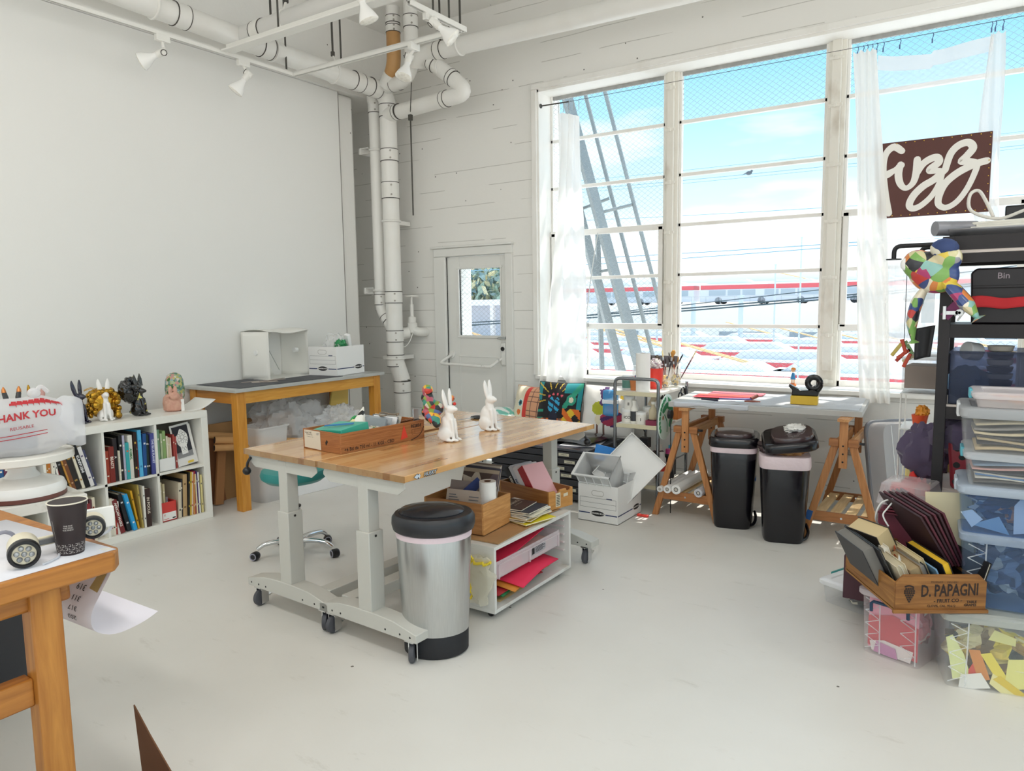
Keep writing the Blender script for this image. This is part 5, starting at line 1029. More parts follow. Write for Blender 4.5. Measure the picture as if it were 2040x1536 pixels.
bunny('plain white plaster rabbit further along the work table', (-2.37, 3.30, TZ+.0006), math.radians(-4), .285, plaster, gap=.05)
sc = thing('scissors', 'dark handled scissors lying behind the rabbits on the work table', 'scissors', (-2.70, 3.56, TZ+.0008), math.radians(-15))
ob('handle', MB().tube([(.02*math.cos(a*PI/8), .055+.03*math.sin(a*PI/8), .006) for a in range(16)], .006, 8, closed=True), black_plastic, sc); ob('handle', MB().tube([(.04+.017*math.cos(a*PI/8), .045+.028*math.sin(a*PI/8), .006) for a in range(16)], .006, 8, closed=True), black_plastic, sc)
ob('blade', MB().prism([(.0, .03), (.01, .03), (.025, -.10), (.022, -.10)], .002, T(0, 0, .005)), steel, sc); ob('blade', MB().prism([(.03, .02), (.04, .02), (.025, -.10), (.02, -.10)], .002, T(0, 0, .007)), steel, sc)
tag(ob('booklet', MB().box((-2.72, 3.10, TZ+.004), (.17, .2, .006), rotm(0, 0, -.1), 0).box((-2.72, 3.10, TZ+.008), (.165, .19, .002), rotm(0, 0, -.06), 1), [mat('wood_frame', '#8d5f38', .6), mat('kraft_sheet', '#cda879', .8)], bevel=.001), 'brown booklet lying between the wine crate and the first white rabbit', 'booklet')
# ---- stool
st = thing('stool', 'teal seated chrome stool on casters beside the work tables', 'stool', (-3.545, 2.905, 0))
ob('seat', MB().lathe([(.05, .452), (.11, .456), (.165, .47), (.195, .493), (.20, .515), (.19, .54), (.15, .555), (.0001, .56)], n=40), mat('teal_vinyl', '#2c8a86', .4), st)
ob('gas_piston', MB().cyl((0, 0, .29), (0, 0, .46), .018), mat('grey_piston', '#9a9aa6', .3, .5), st)
ob('sleeve', MB().cyl((0, 0, .06), (0, 0, .31), .030, n=24), chrome, st); ob('collar', MB().cyl((0, 0, .305), (0, 0, .315), .032, n=24), black_plastic, st); ob('hub', MB().lathe([(.03, .035), (.045, .05), (.05, .085), (.03, .11)], n=24), chrome, st)
for i in range(5):
    a = math.radians(-52+72*i); c, s_ = math.cos(a), math.sin(a); P = spline([(c*.02, s_*.02, .09), (c*.10, s_*.10, .10), (c*.19, s_*.19, .092), (c*.235, s_*.235, .065)], 5)
    lg = ob('leg', MB().tube(P, [.024-.010*q/(len(P)-1) for q in range(len(P))], 12, flat=.8), chrome, st)
    R = rotm(0, 0, a+.9); q = R @ Vector((.0, .0, 0))
    wh = MB().lathe([(.0001, -.022), (.022, -.022), (.026, -.016), (.026, .016), (.022, .022), (.0001, .022)], (c*.25, s_*.25, .027), 20, R=R @ rotm(0, PI/2, 0)); cc = ob('wheel', wh, black_plastic, lg)
    o = MB()
    for sg in (-1, 1): o.tube([Vector((c*.25, s_*.25, .027))+R @ Vector((sg*.0225, .019*math.cos(k*PI/9), .019*math.sin(k*PI/9))) for k in range(18)], .0035, 6, closed=True)
    ob('wheel_trim', o, mat('grey_ring'), lg)
# ---- round waste bin
cn = thing('waste_bin', 'oval brushed steel waste bin with black lid beside the work table', 'waste bin', (-2.025, 2.40, 0), math.radians(33))
ob('base', MB().lathe([(.128, 0.0000), (.137, 0.0087), (.139, 0.1085), (.136, 0.1128)], n=48, sx=1.04, sy=.9), black_matte, cn)
ob('steel_body', MB().lathe([(.140, 0.1031), (.150, 0.3255), (.158, 0.5425), (.156, 0.5479)], n=48, sx=1.04, sy=.9), steel, cn)
o = MB().lathe([(.1595, 0.5241), (.1605, 0.5392), (.158, 0.5555)], n=48, sx=1.04, sy=.9)
ob('bin_liner', o, mat('pink_liner', '#e3cfd6', .45, bump=.4, bs=30), cn)
ob('lid_rim', MB().lathe([(.160, 0.5479), (.170, 0.5555), (.176, 0.5805), (.174, 0.6076), (.162, 0.6239), (.14, 0.6271), (.0001, 0.6250)], n=48, sx=1.04, sy=.9), mat('bin_lid', '#222327', .35, var=.4, vs=20, col2='#34363c'), cn)
ob('lid_flap', MB().lathe([(.137, 0.6250), (.139, 0.6315), (.128, 0.6401), (.07, 0.6510), (.0001, 0.6543)], (-.008, 0, 0), 44, sx=1.04, sy=.86), mat('lid_gloss', '#26272b', .18, var=.5, vs=9, col2='#3d3f45'), cn)
# ---- rolling cabinet with boxes on top
cab_paint = mat('cabinet_paint', '#deddd8', .5, var=.6, vs=7, col2='#b8b2a6', lo=.55, hi=.75); pinkish = mat('cabinet_inner', '#e0d3d2', .5)
t = thing('rolling_cabinet', 'low white open fronted cabinet on casters under the work table', 'cabinet', (-1.952, 2.75, 0))
ob('top_panel', MB().b2((-.44, 0, .352), (0, .745, .37)), cab_paint, t, bevel=.001)
for y in (0, .727): ob('side_panel', MB().b2((-.44, y, .058), (0, y+.018, .352)), cab_paint, t, bevel=.001)
ob('bottom_panel', MB().b2((-.44, 0, .04), (0, .745, .058)), cab_paint, t, bevel=.001); ob('back_panel', MB().b2((-.44, .018, .058), (-.43, .727, .352)), cab_paint, t)
for z in (.14, .185, .23, .275, .31):
    for y in (.018, .715): ob('runner', MB().b2((-.40, y, z), (-.03, y+.012, z+.008)), pinkish, t)
for x, y in ((-.06, .06), (-.06, .69), (-.38, .06), (-.38, .69)): ob('caster', MB().cyl((x, y-.012, .02), (x, y+.012, .02), .02, n=16).b2((x-.018, y-.016, .02), (x+.018, y+.016, .04)), black_plastic, t)
CX, CY0 = -1.952, 2.75
def cb(x, y, z): return (CX+x, CY0+y, z)
dtray = clear('pink_clear', '#eadfe2', .4, .25)
tr = thing('plastic_tray', 'clear shallow tray of papers in the upper cabinet slot', 'tray', cb(-.02, .035, .195))
o = MB(); k = .004; w, d, h = .38, .62, .085
for f in (((-w, 0, 0), (0, d, k)), ((-k, 0, 0), (0, d, h)), ((-w, 0, 0), (-w+k, d, h)), ((-w, 0, 0), (0, k, h)), ((-w, d-k, 0), (0, d, h)), ((0, .02, h-.018), (.012, d-.02, h-.012)), ((0, .02, .0), (.010, .026, h-.015)), ((0, d-.026, .0), (.010, d-.02, h-.015)), ((0, .3, .0), (.010, .306, h-.015))): o.b2(*f)
ob('tray', o, dtray, tr)
o = MB(); Mx = facing((.0006, .33, .045), (0, 1, 0), (0, 0, 1)); o.prism([(0, -.022), (.14, -.022), (.14, .028), (0, .028)], .0004, Mx, 0); o.prism([(.004, -.018), (.028, -.018), (.028, .024), (.004, .024)], .0003, Mx @ T(0, 0, .0005), 1)
for i in range(6): o.prism([(.036, .018-.0065*i), (.132-.02*(i % 2), .018-.0065*i), (.132-.02*(i % 2), .021-.0065*i), (.036, .021-.0065*i)], .0003, Mx @ T(0, 0, .0005), 1)
ob('label', o, [mat('grey_label', '#a9a7ab', .6), print_black], tr, smooth=False)
hot = mat('hot_pink_paper', '#ea2f55', .75); redp = mat('red_paper', '#cf2a2f', .75)
tag(ob('red_paper_stack', MB().b2(cb(-.38, .06, .201), cb(-.04, .30, .255)).box(cb(-.19, .33, .275), (.3, .42, .003), rotm(.12, -.08, .05)), hot), 'pile of bright red paper inside the clear tray', 'paper pile')
tag(ob('pale_paper_stack', MB().b2(cb(-.37, .36, .201), cb(-.05, .62, .24)), mat('pinky_card', '#d9b7ad', .8)), 'pale folded sheets at the far side of the clear tray', 'paper pile')
for i, (x, y, z, sx, sy, rz, m, n) in enumerate(((-.20, .30, .128, .34, .42, .05, mat('green_paper', '#1f7a45', .7), 'green'), (-.20, .27, .140, .33, .38, -.06, mat('deep_red_paper', '#a8222a', .7), 'dark red'), (-.19, .31, .152, .32, .40, .1, mat('orange_paper', '#d98a35', .7), 'orange'), (-.18, .36, .166, .30, .44, .12, hot, 'hot pink'))):
    tag(ob('coloured_paper', MB().grid(lambda u, v: Vector(cb(x, y, z))+rotm(0, 0, rz) @ Vector(((u-.5)*sx+.02*i, (v-.5)*sy, -.035*abs(v-.55)-.03*u*u+.012)), 8, 8), m, solid=.004), f'{n} paper sheet in the sagging pile below the clear tray', 'paper sheet')
tag(ob('envelope', MB().grid(lambda u, v: Vector(cb(-.40+.36*u, .05+.24*v+.05*u, .0595+.012*math.sin(PI*u)*math.sin(PI*v))), 10, 8, 0), patches('amber_envelope', ['#c9a76a', '#b99a64', '#d4b46c', '#c2a26e'], 9), solid=.002), 'flat amber plastic envelope on the cabinet floor', 'envelope')
tag(ob('cardboard_sheet', MB().box(cb(-.20, .30, .3745), (.36, .52, .006), rotm(0, 0, .04)).box(cb(-.22, .53, .377), (.3, .38, .005), rotm(0, 0, -.1)), card), 'flat brown cardboard sheets on the rolling cabinet under the boxes', 'cardboard')
raw_x = wood('raw_pine_x', '#b5814c', '#8f5c30', 'x', 4, .55, 12); raw_y = wood('raw_pine', '#dba465', '#b47a40', 'y', 4, .55, 12)
def crate(name, label, loc, rz, w, d, h, k, mx, my, cat='crate'):
    t = thing(name, label, cat, loc, rz)
    for x in (-w, -k): ob('side_board', MB().b2((x, 0, 0), (x+k, d, h)), my, t, bevel=.0015)
    for y in (0, d-k): ob('end_board', MB().b2((-w+k, y, 0), (-k, y+k, h)), mx, t, bevel=.0015)
    ob('bottom', MB().b2((-w+k, k, 0), (-k, d-k, .006)), mx, t); return t
px, py, pz = -2.075, 2.84, .384
crate('pine_box', 'raw pine box full of catalogues on the rolling cabinet', (px, py, pz), math.radians(4), .36, .268, .155, .011, raw_x, raw_y)
cat_c = ['#a8998c', '#6d5f66', '#c9bda8', '#e6ddd0', '#8a6a5e', '#d8d0c4', '#4b4a58', '#b8a995']
for i in range(8):
    tag(ob('catalogue', MB().b2((-.11, -.004, 0), (.11, .004, .29-.010*(i % 3))).b2((-.108, -.0055, .004), (.108, -.0042, .26), 1), [cmat(cat_c[i], .6), patches('cat_print%d' % (i % 3), [cat_c[i], '#e6dfd2', '#5a4a44', '#d9cfbf'], 16)], loc=(px-.2+.004*i, py+.215-.011*i, pz+.008), rot=(math.radians(-16-2.2*i*.4), 0, math.radians(2+3*(i % 2)))), 'worn catalogue leaning in the back of the pine box', 'catalogue', 'worn catalogues in the pine box')
tag(ob('flyer', MB().box((px-.19, py+.10, pz+.13), (.20, .004, .20), rotm(-.35, 0, .12), 0).box((px-.19, py+.0965, pz+.16), (.05, .004, .22), rotm(-.35, .8, .12), 1), [mat('flyer_grey', '#9a8f8c', .6), mat('flyer_blue', '#2b3f7d', .5)]), 'grey flyer with a broad blue band in the pine box', 'flyer')
o = MB().box((0, 0, 0), (.20, .005, .16), None, 0); Mx = facing((0, -.003, 0), (1, 0, 0), (0, 0, 1))
for i in range(6): o.prism([(-.085, .05-.013*i), (-.085+.04+.01*(i % 3), .05-.013*i), (-.085+.04+.01*(i % 3), .055-.013*i), (-.085, .055-.013*i)], .0004, Mx, 1); o.prism([(.03, .045-.016*i), (.085, .045-.016*i), (.085, .05-.016*i), (.03, .05-.016*i)], .0004, Mx, 1)
tag(ob('order_form', o, [mat('form_paper', '#cbbcae', .7), print_grey], loc=(px-.17, py+.055, pz+.115), rot=(math.radians(-18), 0, math.radians(10)), smooth=False), 'printed order form at the front of the pine box', 'form')
rl = thing('paper_roll', 'white paper roll standing in the front corner of the pine box', 'paper roll', (px-.062, py+.125, pz+.007))
ob('roll', MB().lathe([(.03, 0), (.043, 0), (.043, .235), (.018, .235), (.018, .2)], n=28), paper, rl); ob('core', MB().lathe([(.018, .236), (.015, .236), (.015, .15)], n=24), dark_card, rl)
t = thing('wooden_tray_box', 'wooden box with notched end holding big books on the rolling cabinet', 'crate', (-2.02, 3.375, .384), math.radians(-14))
w, d, h, k = .40, .19, .105, .010; wx = wood('tray_wood_x', '#a8713c', '#8a5528', 'x', 4, .5, 12); wy = wood('tray_wood', '#cf9550', '#b27a3a', 'y', 4, .5, 12)
ob('side_board', MB().b2((-w, 0, 0), (-k, k, h)), wx, t, bevel=.001); ob('side_board', MB().b2((-w, d-k, 0), (-k, d, h)), wx, t, bevel=.001); ob('bottom', MB().b2((-w, k, 0), (-k, d-k, .006)), wx, t)
nt_ = [(0, 0), (d, 0), (d, h)]+[(d*.82+.02*math.cos(a*PI/6), h-.016*math.sin(a*PI/6)) for a in range(7)]+[(d*.35+.02*math.cos(a*PI/6), h-.016*math.sin(a*PI/6)) for a in range(7)]+[(0, h)]
ob('end_board', MB().prism(nt_, k, facing((-k, 0, 0), (0, 1, 0), (0, 0, 1))), wy, t, bevel=.001); ob('end_board', MB().b2((-w-k, 0, 0), (-w, d, h)), wy, t)
o = MB(); Mx = facing((.0008, 0, 0), (0, 1, 0), (0, 0, 1)); o.prism([(.052, .012), (.09, .012), (.09, .09), (.052, .09)], .0004, Mx, 0); o.prism([(.115, .06), (.15, .062), (.15, .08), (.115, .078)], .0004, Mx, 0)
for i in range(7): o.prism([(.058, .02+.009*i), (.084, .02+.009*i), (.084, .024+.009*i), (.058, .024+.009*i)], .0003, Mx @ T(0, 0, .0005), 1)
ob('paper_label', o, [mat('box_label', '#d6cbb0', .8), print_black], t, smooth=False)
bx = rotm(0, 0, math.radians(-14))
def tp(x, y, z): return Vector((-2.02, 3.375, .384))+bx @ Vector((x, y, z))
for i, (x, th, h_, c, nm, ti) in enumerate(((-.075, .045, .26, '#b3262f', 'thick red directory with pale pink cover', ''), (-.135, .03, .25, '#e7e3e8', 'rolled white magazine', ''), (-.18, .022, .245, '#cfd3de', 'white and blue printed book', 'ART'), (-.22, .03, .23, '#26262a', 'black printed book', 'DESIGN'))):
    o = MB(); o.b2((-th, -.07, 0), (0, .09, h_), 1); o.b2((-th-.002, -.072, 0), (-th, .092, h_+.002), 0); o.b2((0, -.072, 0), (.002, .092, h_+.002), 3 if i == 0 else 0); o.b2((-th-.002, -.074, 0), (.002, -.07, h_+.002), 0)
    if ti: o.text(ti, facing((-th/2, -.0746, h_*.6), (0, 0, -1), (1, 0, 0)), th*.7, 2, bold=.0008)
    tag(ob('big_book', o, [cmat(c), pages, mat('ink_f1eadb', '#f1eadb', .5) if i in (0, 3) else navy_ink, cmat('#efb9bd')], loc=tp(x, .092, .008), rot=(0, math.radians(-38), math.radians(-14)), smooth=False), f'{nm} leaning in the notched wooden box', 'book')
sp0 = (-2.12, 3.20)
for i, (dx, dy, w_, d_, c, rz, nm) in enumerate(((.02, .02, .30, .22, '#e8d62c', -.25, 'bright yellow'), (-.02, .0, .28, .21, '#6d675d', -.05, 'grey'), (.0, .0, .28, .22, '#b59445', .1, 'ochre'), (.01, .02, .27, .21, '#e7e3da', -.15, 'ivory'), (.0, .02, .29, .20, '#2f3b4d', -.1, 'navy'), (.01, .01, .28, .20, '#efe6cf', .05, 'cream'), (.0, .03, .27, .20, '#f0eee9', -.2, 'white'), (.0, .0, .28, .20, '#303844', .02, 'slate'), (-.05, -.01, .26, .19, '#4a342b', .12, 'brown titled'))):
    o = MB().b2((-w_/2, -d_/2, 0), (w_/2, d_/2, .007), 0); o.b2((-w_/2+.003, -d_/2-.0004, .0015), (w_/2+.0006, d_/2-.003, .0055), 1)
    if i == 8:
        Mx = T(0, 0, .0074, 0, 0, 0)
        o.text('FINANCE', Mx @ T(.03, .02, 0, 0, 0, PI/2), .03, 2); o.text('report and review', Mx @ T(.06, .01, 0, 0, 0, PI/2), .012, 2); o.prism([(-.12, .05), (-.07, .05), (-.07, .085), (-.12, .085)], .0004, Mx, 2)
    tag(ob('magazine', o, [cmat(c, .5), pages, mat('ink_d8cdb9', '#d8cdb9', .6)], loc=(sp0[0]+dx, sp0[1]+dy, .3845+.0078*i), rot=(0, 0, rz), smooth=False), f'{nm} magazine in the flat pile between the boxes on the rolling cabinet', 'magazine', 'magazines piled on the rolling cabinet')
ybag = sheer('liner_film', '#f3efe0', .6); ylw = mat('yellow_ties', '#ecd23a', .5)
def bagp(u, v):
    a = 2*PI*u; w_ = .045+.035*math.sin(PI*min(1, v*1.15)); return Vector((-2.02+math.cos(a)*w_, 2.715+math.sin(a)*.018, .33-.235*v))+Vector((.012, .004, .006))*noise.noise(Vector((math.cos(a)*2, math.sin(a)*2, v*6)))*2
t = thing('liner_bag', 'crumpled white liner bag with yellow tie hanging on the cabinet side', 'bag', (0, 0, 0))
ob('film', MB().grid(bagp, 24, 18), ybag, t); ob('tie', MB().tube([bagp(i/24, .12)+Vector((0, -.004, 0)) for i in range(24)], .007, 6, closed=True).tube([bagp(.62+.03*math.sin(i), i/12)+Vector((0, -.003, 0)) for i in range(12)], .006, 6), ylw, t)
# ================================================================ window side: flat file, cushions, cart, trestle table, bins
dark_metal = mat('flat_file_black', '#26272d', .35, var=.3, vs=5, col2='#33353d')
FX0, FX1, FY0, FY1 = -3.42, -2.53, 4.80, 5.58
t = thing('flat_file', 'wide black flat file cabinet with shallow drawers under the window', 'cabinet', (FX0, FY0, 0)); FW = FX1-FX0; FD = FY1-FY0
ob('carcass', MB().b2((.01, .02, .02), (FW-.005, FD, .40)), dark_metal, t, bevel=.003); ob('top', MB().b2((-.005, -.008, .40), (FW+.005, FD+.004, .418)), mat('flat_file_top', '#43454d', .22), t, bevel=.003)
lab = mat('drawer_label', '#cfcbb6', .7)
for i in range(7):
    z = .025+i*.0535
    dr_ = ob('drawer', MB().b2((.006, -.004, z), (FW-.006, .02, z+.047)), dark_metal, t, bevel=.004)
    x = (.62, .70, .56, .66, .60, .69, .64)[i]
    o = MB().b2((x, -.0065, z+.012), (x+.09, -.004, z+.034), 0); o.text(('PAPERS', 'PLATES', 'OLD WORK', 'PRINTS', 'BOARDS', 'LARGE', 'SHEETS')[i], facing((x+.045, -.0069, z+.023), (1, 0, 0), (0, 0, 1)), .016, 1)
    ob('label', o, [lab, print_black], dr_, smooth=False)
tag(ob('black_portfolio', MB().b2((-3.88, 5.14, .4195), (-2.95, 5.60, .444)), mat('portfolio_black', '#1d1d21', .5), bevel=.008), 'large flat black portfolio under the cushions on the flat file', 'portfolio')
tag(ob('black_bag', MB().grid(lambda u, v: Vector((-3.02+.42*u+.05*v, 4.93+.42*v, .42+.055*math.sin(PI*min(1, u*.9+.05))**.5*(1-abs(2*v-1)**3*.6)+.008*noise.noise(Vector((u*5, v*4, 0))))), 20, 20).grid(lambda u, v: Vector((-3.02+.42*u+.05*v, 4.93+.42*(1-v), .4195)), 3, 3), mat('black_vinyl', '#1a1a1e', .18), ang=80), 'shiny black zipped bag lying on top of the flat file', 'bag')
tag(ob('sheet_of_paper', MB().box((-2.72, 5.12, .4192), (.3, .42, .001), rotm(0, 0, .2)), mat('grey_sheet', '#c9cbd0', .6)), 'pale printed sheet lying on the flat file top', 'paper sheet')
def cushion(label, loc, rz, tilt, w, h, th, painter, mats, rim=None, kind='cushion'):
    t = thing('cushion', label, kind, loc, rot=(math.radians(tilt), 0, rz)); N = 56
    def sf(u, v, s_):
        x, y = 2*u-1, 2*v-1; e = max(0, (1-abs(x)**2.6)*(1-abs(y)**2.6))**.55
        px = x*(1-.06*(1-y*y))*w/2 if False else x*w/2*(1-.05*(1-abs(y))); pz_ = y*h/2*(1-.05*(1-abs(x)))
        return Vector((px, -s_*(th/2*e+.001)+.004*noise.noise(Vector((x*3, y*3, 1))), pz_+h/2))
    o = MB()
    vs = [sf(i/N, j/N, 1) for j in range(N+1) for i in range(N+1)]; b = len(o.v)
    for p in vs: o.v.append(tuple(p))
    for j in range(N):
        for i in range(N): o.f.append([j*(N+1)+i, j*(N+1)+i+1, (j+1)*(N+1)+i+1, (j+1)*(N+1)+i]); o.k.append(painter(2*(i+.5)/N-1, 2*(j+.5)/N-1))
    o.grid(lambda u, v: sf(1-u, v, -1), 24, 24, 0)
    ob('cover', o, mats, t, ang=180)
    ob('piping', MB().tube([sf(k/20, 0, 0) for k in range(20)]+[sf(1, k/20, 0) for k in range(20)]+[sf(1-k/20, 1, 0) for k in range(20)]+[sf(0, 1-k/20, 0) for k in range(20)], .004, 6, closed=True), rim or mats[0], t)
    return t
def ell(x, y, cx, cy, rx, ry): return ((x-cx)/rx)**2+((y-cy)/ry)**2 < 1
fab = lambda n, c: mat('fabric_'+n, c, .85, sheen=.2)
MP = [fab('black', '#1b1b20'), fab('teal', '#1f8f97'), fab('sky', '#38a9d6'), fab('orange', '#e2722c'), fab('yellow', '#e8c33c'), fab('pink', '#e25a6a'), fab('mint', '#2f9a7f'), fab('navy', '#23263a'), fab('cream', '#e6dcc4'), fab('white', '#eceae6'), fab('purple', '#4d2b63'), fab('lime', '#b4b834'), fab('wine', '#a33250'), fab('grey', '#8a8588'), fab('red', '#d63a31'), fab('tan', '#dba27e'), fab('dark', '#6f4f45')]
def monkey(x, y):
    a = math.atan2(y-.30, x+.10); r = math.hypot(x+.10, y-.30)
    if ell(x, y, -.26, .02, .13, .33) or ell(x, y, .02, .02, .13, .33): return 7 if (int((x*9+y*14)) % 3 == 0) else 2
    if abs(x+.12) < .035 and -.25 < y < .35: return 7
    if any(ell(x, y, px, py, .05, .055) for px, py in ((-.38, .38), (-.2, .47), (.0, .49), (.2, .42))): return 5
    if ell(x, y, -.12, -.52, .2, .26): return 7
    if x > .28 and y > -.1:
        if ell(x, y, .62, .26, .2, .24): return 8 if ell(x, y, .62, .26, .1, .12) else 6
        if abs((x-.4)-(y-.0)*.6) < .12: return 6
        return 1 if y > .55 or x > .85 else 0
    if x > .3: return 3 if (math.sin(x*11+y*9) > .1) else (4 if math.sin(x*9-y*7) > 0 else 0)
    if y < -.55 and r > .7: return 3 if math.sin(a*26) > -.1 else 16
    if y > .1 and r > .42 and abs(math.sin(a*7.5)) < .22: return 4
    if x < -.75 and y > .2: return 1
    if x < -.62 and y < -.1: return 6 if math.sin(y*20) > .3 else 0
    return 0
def birdp(x, y):
    if any(abs((x-cx)*math.cos(t_)+(y-.35)*math.sin(t_)) < .085 and 0 < (-(x-cx)*math.sin(t_)+(y-.35)*math.cos(t_)) < L_ for cx, t_, L_ in ((-.15, .25, .5), (-.1, -.02, .6), (-.02, -.42, .55))): return 10
    if ell(x, y, -.08, .28, .24, .16): return 10
    if ell(x, y, -.32, .05, .30, .26): return 11
    if ell(x, y, .2, .05, .62, .17): return 3 if math.sin(x*8+y*5) > -.4 else 8
    if ell(x, y, .25, -.35, .5, .32): return 12 if math.sin(x*6-y*14) > -.35 else 10
    if ell(x, y, -.32, -.38, .14, .22): return 8
    if (abs(x+.35) < .035 or abs(x+.12) < .035) and -.95 < y < -.5: return 16
    if ell(x, y, .7, .45, .25, .3): return 4
    return 9
def fishp(x, y):
    if x > .12: return 16 if (abs(math.sin(y*13)) < .16 or abs(math.sin(x*9)) < .12) else 15
    if x > -.15 and y > -.8: return 14
    if ell(x, y, -.33, .12, .17, .2): return 7 if ell(x, y, -.33, .12, .07, .09) else (1 if ell(x, y, -.33, .12, .12, .15) else 9)
    if ell(x, y, -.38, -.35, .14, .14): return 3
    return 8
cushion('black cushion with a blue nosed monkey face under the left curtain', (-3.09, 5.30, .445), math.radians(4), -16, .42, .42, .13, monkey, MP)
cushion('white cushion with a colourful crested bird beside the monkey cushion', (-2.65, 5.36, .419), math.radians(14), -20, .44, .44, .14, birdp, MP, MP[9])
cushion('cream cushion with red striped fish face and tan back by the door', (-3.42, 5.36, .445), math.radians(-14), -14, .40, .36, .15, fishp, MP, MP[15])
tag(ob('striped_towel', MB().grid(lambda u, v: Vector((-3.86+.34*u, 5.16+.34*v, .445+.16*math.sin(PI*min(1, max(0, u)))**.6*(1-.3*abs(2*v-1)**2)+.018*noise.noise(Vector((u*4, v*4, 2))))), 24, 24), (lambda T_: T_)(mat('aqua_towel', '#eef3f0', .9, var=1, vs=4, col2='#7fcabb', stretch=(1, 3, 5), lo=.5, hi=.56)), solid=.006), 'folded white and aqua striped towel beside the fish cushion', 'towel')
tag(ob('white_cloth', blob((.13, .10, .17), (-2.57, 5.50, .62), 31, .3, 3), fab('white', '#eceae6')), 'bunched white pleated cloth behind the bird cushion and cart', 'cloth')
wb = thing('wipes_bottle', 'clear blue labelled wipes pack hanging at the cart left post', 'pack', (-2.45, 5.02, .66))
ob('pack', MB().b2((-.06, -.03, 0), (.06, .03, .2)), clear('blue_pack', '#49a7e0', .6, .2), wb, bevel=.02); ob('band', MB().b2((-.062, -.032, .09), (.062, .032, .13)), mat('pack_band', '#e9eef4', .5), wb, bevel=.01)
# ---- utility cart
c_x0, c_x1, c_y0, c_y1 = -2.36, -2.02, 4.91, 5.48
ct = thing('utility_cart', 'chrome framed three shelf cart loaded with art supplies by the window', 'cart', (c_x0, c_y0, 0)); CWd = c_x1-c_x0; CD = c_y1-c_y0
tubem = mat('cart_tube', '#8d9196', .2, .9)
o = MB(); o.tube([(0, 0, .05), (0, 0, .905)]+elbow((0, 0, .92), (0, 0, .965), (.045, 0, .965))+elbow((CWd-.045, 0, .965), (CWd, 0, .965), (CWd, 0, .92))+[(CWd, 0, .05)], .0125, 14)
ob('handle_frame', o, tubem, ct)
for x in (0, CWd): ob('rear_post', MB().cyl((x, CD, .05), (x, CD, .90), .0115, n=12), tubem, ct)
shelfm = mat('cart_shelf', '#efece2', .4)
for z in (.165, .605, .845):
    s_ = ob('shelf', MB().b2((.005, .008, z), (CWd-.005, CD-.008, z+.022)), shelfm, ct, bevel=.003)
    ob('shelf_lip', MB().b2((.0, -.004, z-.006), (CWd, .008, z+.024)), mat('shelf_lip', '#d8cfb0', .45), s_, bevel=.002)
for z in (.33, .74): ob('side_rail', MB().cyl((CWd, 0, z), (CWd, CD, z), .006, n=8), tubem, ct)
for x, y in ((0, 0), (CWd, 0), (0, CD), (CWd, CD)): ob('caster', MB().cyl((x-.012, y, .025), (x+.012, y, .025), .025, n=16), grey_rubber, ct)
def cp(x, y, z): return (c_x0+x, c_y0+y, z)
zt_, zm_, zb_ = .8676, .6276, .1876
jarw = mat('jar_white', '#edeae2', .35)
def jar(label, p, r, h, body, lid=None, band=None, txt='', name='jar', cat='jar'):
    t = thing(name, label, cat, p); o = MB().lathe([(r*.94, 0), (r, .006), (r, h*.80), (r*.96, h*.84)], n=28); ob('body', o, body, t)
    if lid: ob('lid', MB().lathe([(r*1.03, h*.82), (r*1.03, h), (r*.98, h+.003), (.0001, h+.003)], n=28), lid, t)
    if band:
        o = MB().lathe([(r*1.004, h*.14), (r*1.004, h*.70)], n=28); o.f = [f for f in o.f if len(f) == 4]; o.k = o.k[:len(o.f)]
        if txt: o.text(txt, lambda x, y: Vector((r*1.012*math.cos(-PI*.42+x/r), r*1.012*math.sin(-PI*.42+x/r), h*.42+y)), min(.03, r*.8), 1, bold=.0008)
        ob('label', o, [band, print_black], t)
    return t
pr_ = thing('paper_towel_roll', 'tall white paper towel roll standing on the cart top', 'paper roll', cp(.185, .085, zt_)); ob('roll', MB().lathe([(.02, 0), (.052, 0), (.053, .28), (.02, .28)], n=32), paper, pr_); ob('core', MB().lathe([(.02, .281), (.017, .281), (.017, .2)], n=20), card, pr_)
t = thing('red_cup', 'red plastic cup full of white sticks on the cart top', 'cup', cp(.20, .29, zt_)); ob('cup', MB().lathe([(.045, 0), (.056, .155), (.052, .155), (.042, .01), (.0001, .01)], n=30), red_paint, t)
ob('brush_bundle', blob((.04, .04, .045), (0, 0, .18), 41, .5, 6), patches('white_bits', ['#f0eeea', '#ded9d6', '#b9a7b5', '#f4f2ef', '#d7c3c9'], 70), t)
t = thing('terracotta_pot', 'orange terracotta pot on the cart top left of the towel roll', 'pot', cp(.105, .13, zt_)); ob('pot', MB().lathe([(.038, 0), (.048, .10), (.044, .10), (.036, .01), (.0001, .01)], n=28), mat('terracotta', '#d9874f', .6), t)
ob('blue_handle', MB().box((.02, 0, .11), (.05, .015, .02), rotm(0, -.5, .3)), mat('blue_handle', '#2c4a9a', .4), t, bevel=.004)
jar('small white lidded jar with green label at the left of the cart top', cp(.045, .13, zt_), .044, .105, clear('cloudy_jar', '#e6e8e8', .7, .3), white_plastic, mat('green_label', '#5f8f84', .6))
tag(ob('clear_container', MB().box(cp(.06, .32, zt_+.085), (.10, .08, .17)), clear('cloudy_clear', '#e9f1f5', .3, .15), bevel=.008), 'clear square container behind the white jar on the cart top', 'container')
t = thing('glue_bottle', 'white and yellow glue bottle beside the clear container on the cart', 'bottle', cp(.12, .30, zt_)); ob('body', MB().lathe([(.028, 0), (.03, .01), (.03, .14), (.012, .17), (.012, .19)], n=22), jarw, t); ob('cap', MB().lathe([(.009, .19), (.004, .225)], n=14), mat('yellow_cap', '#e3c642', .4), t)
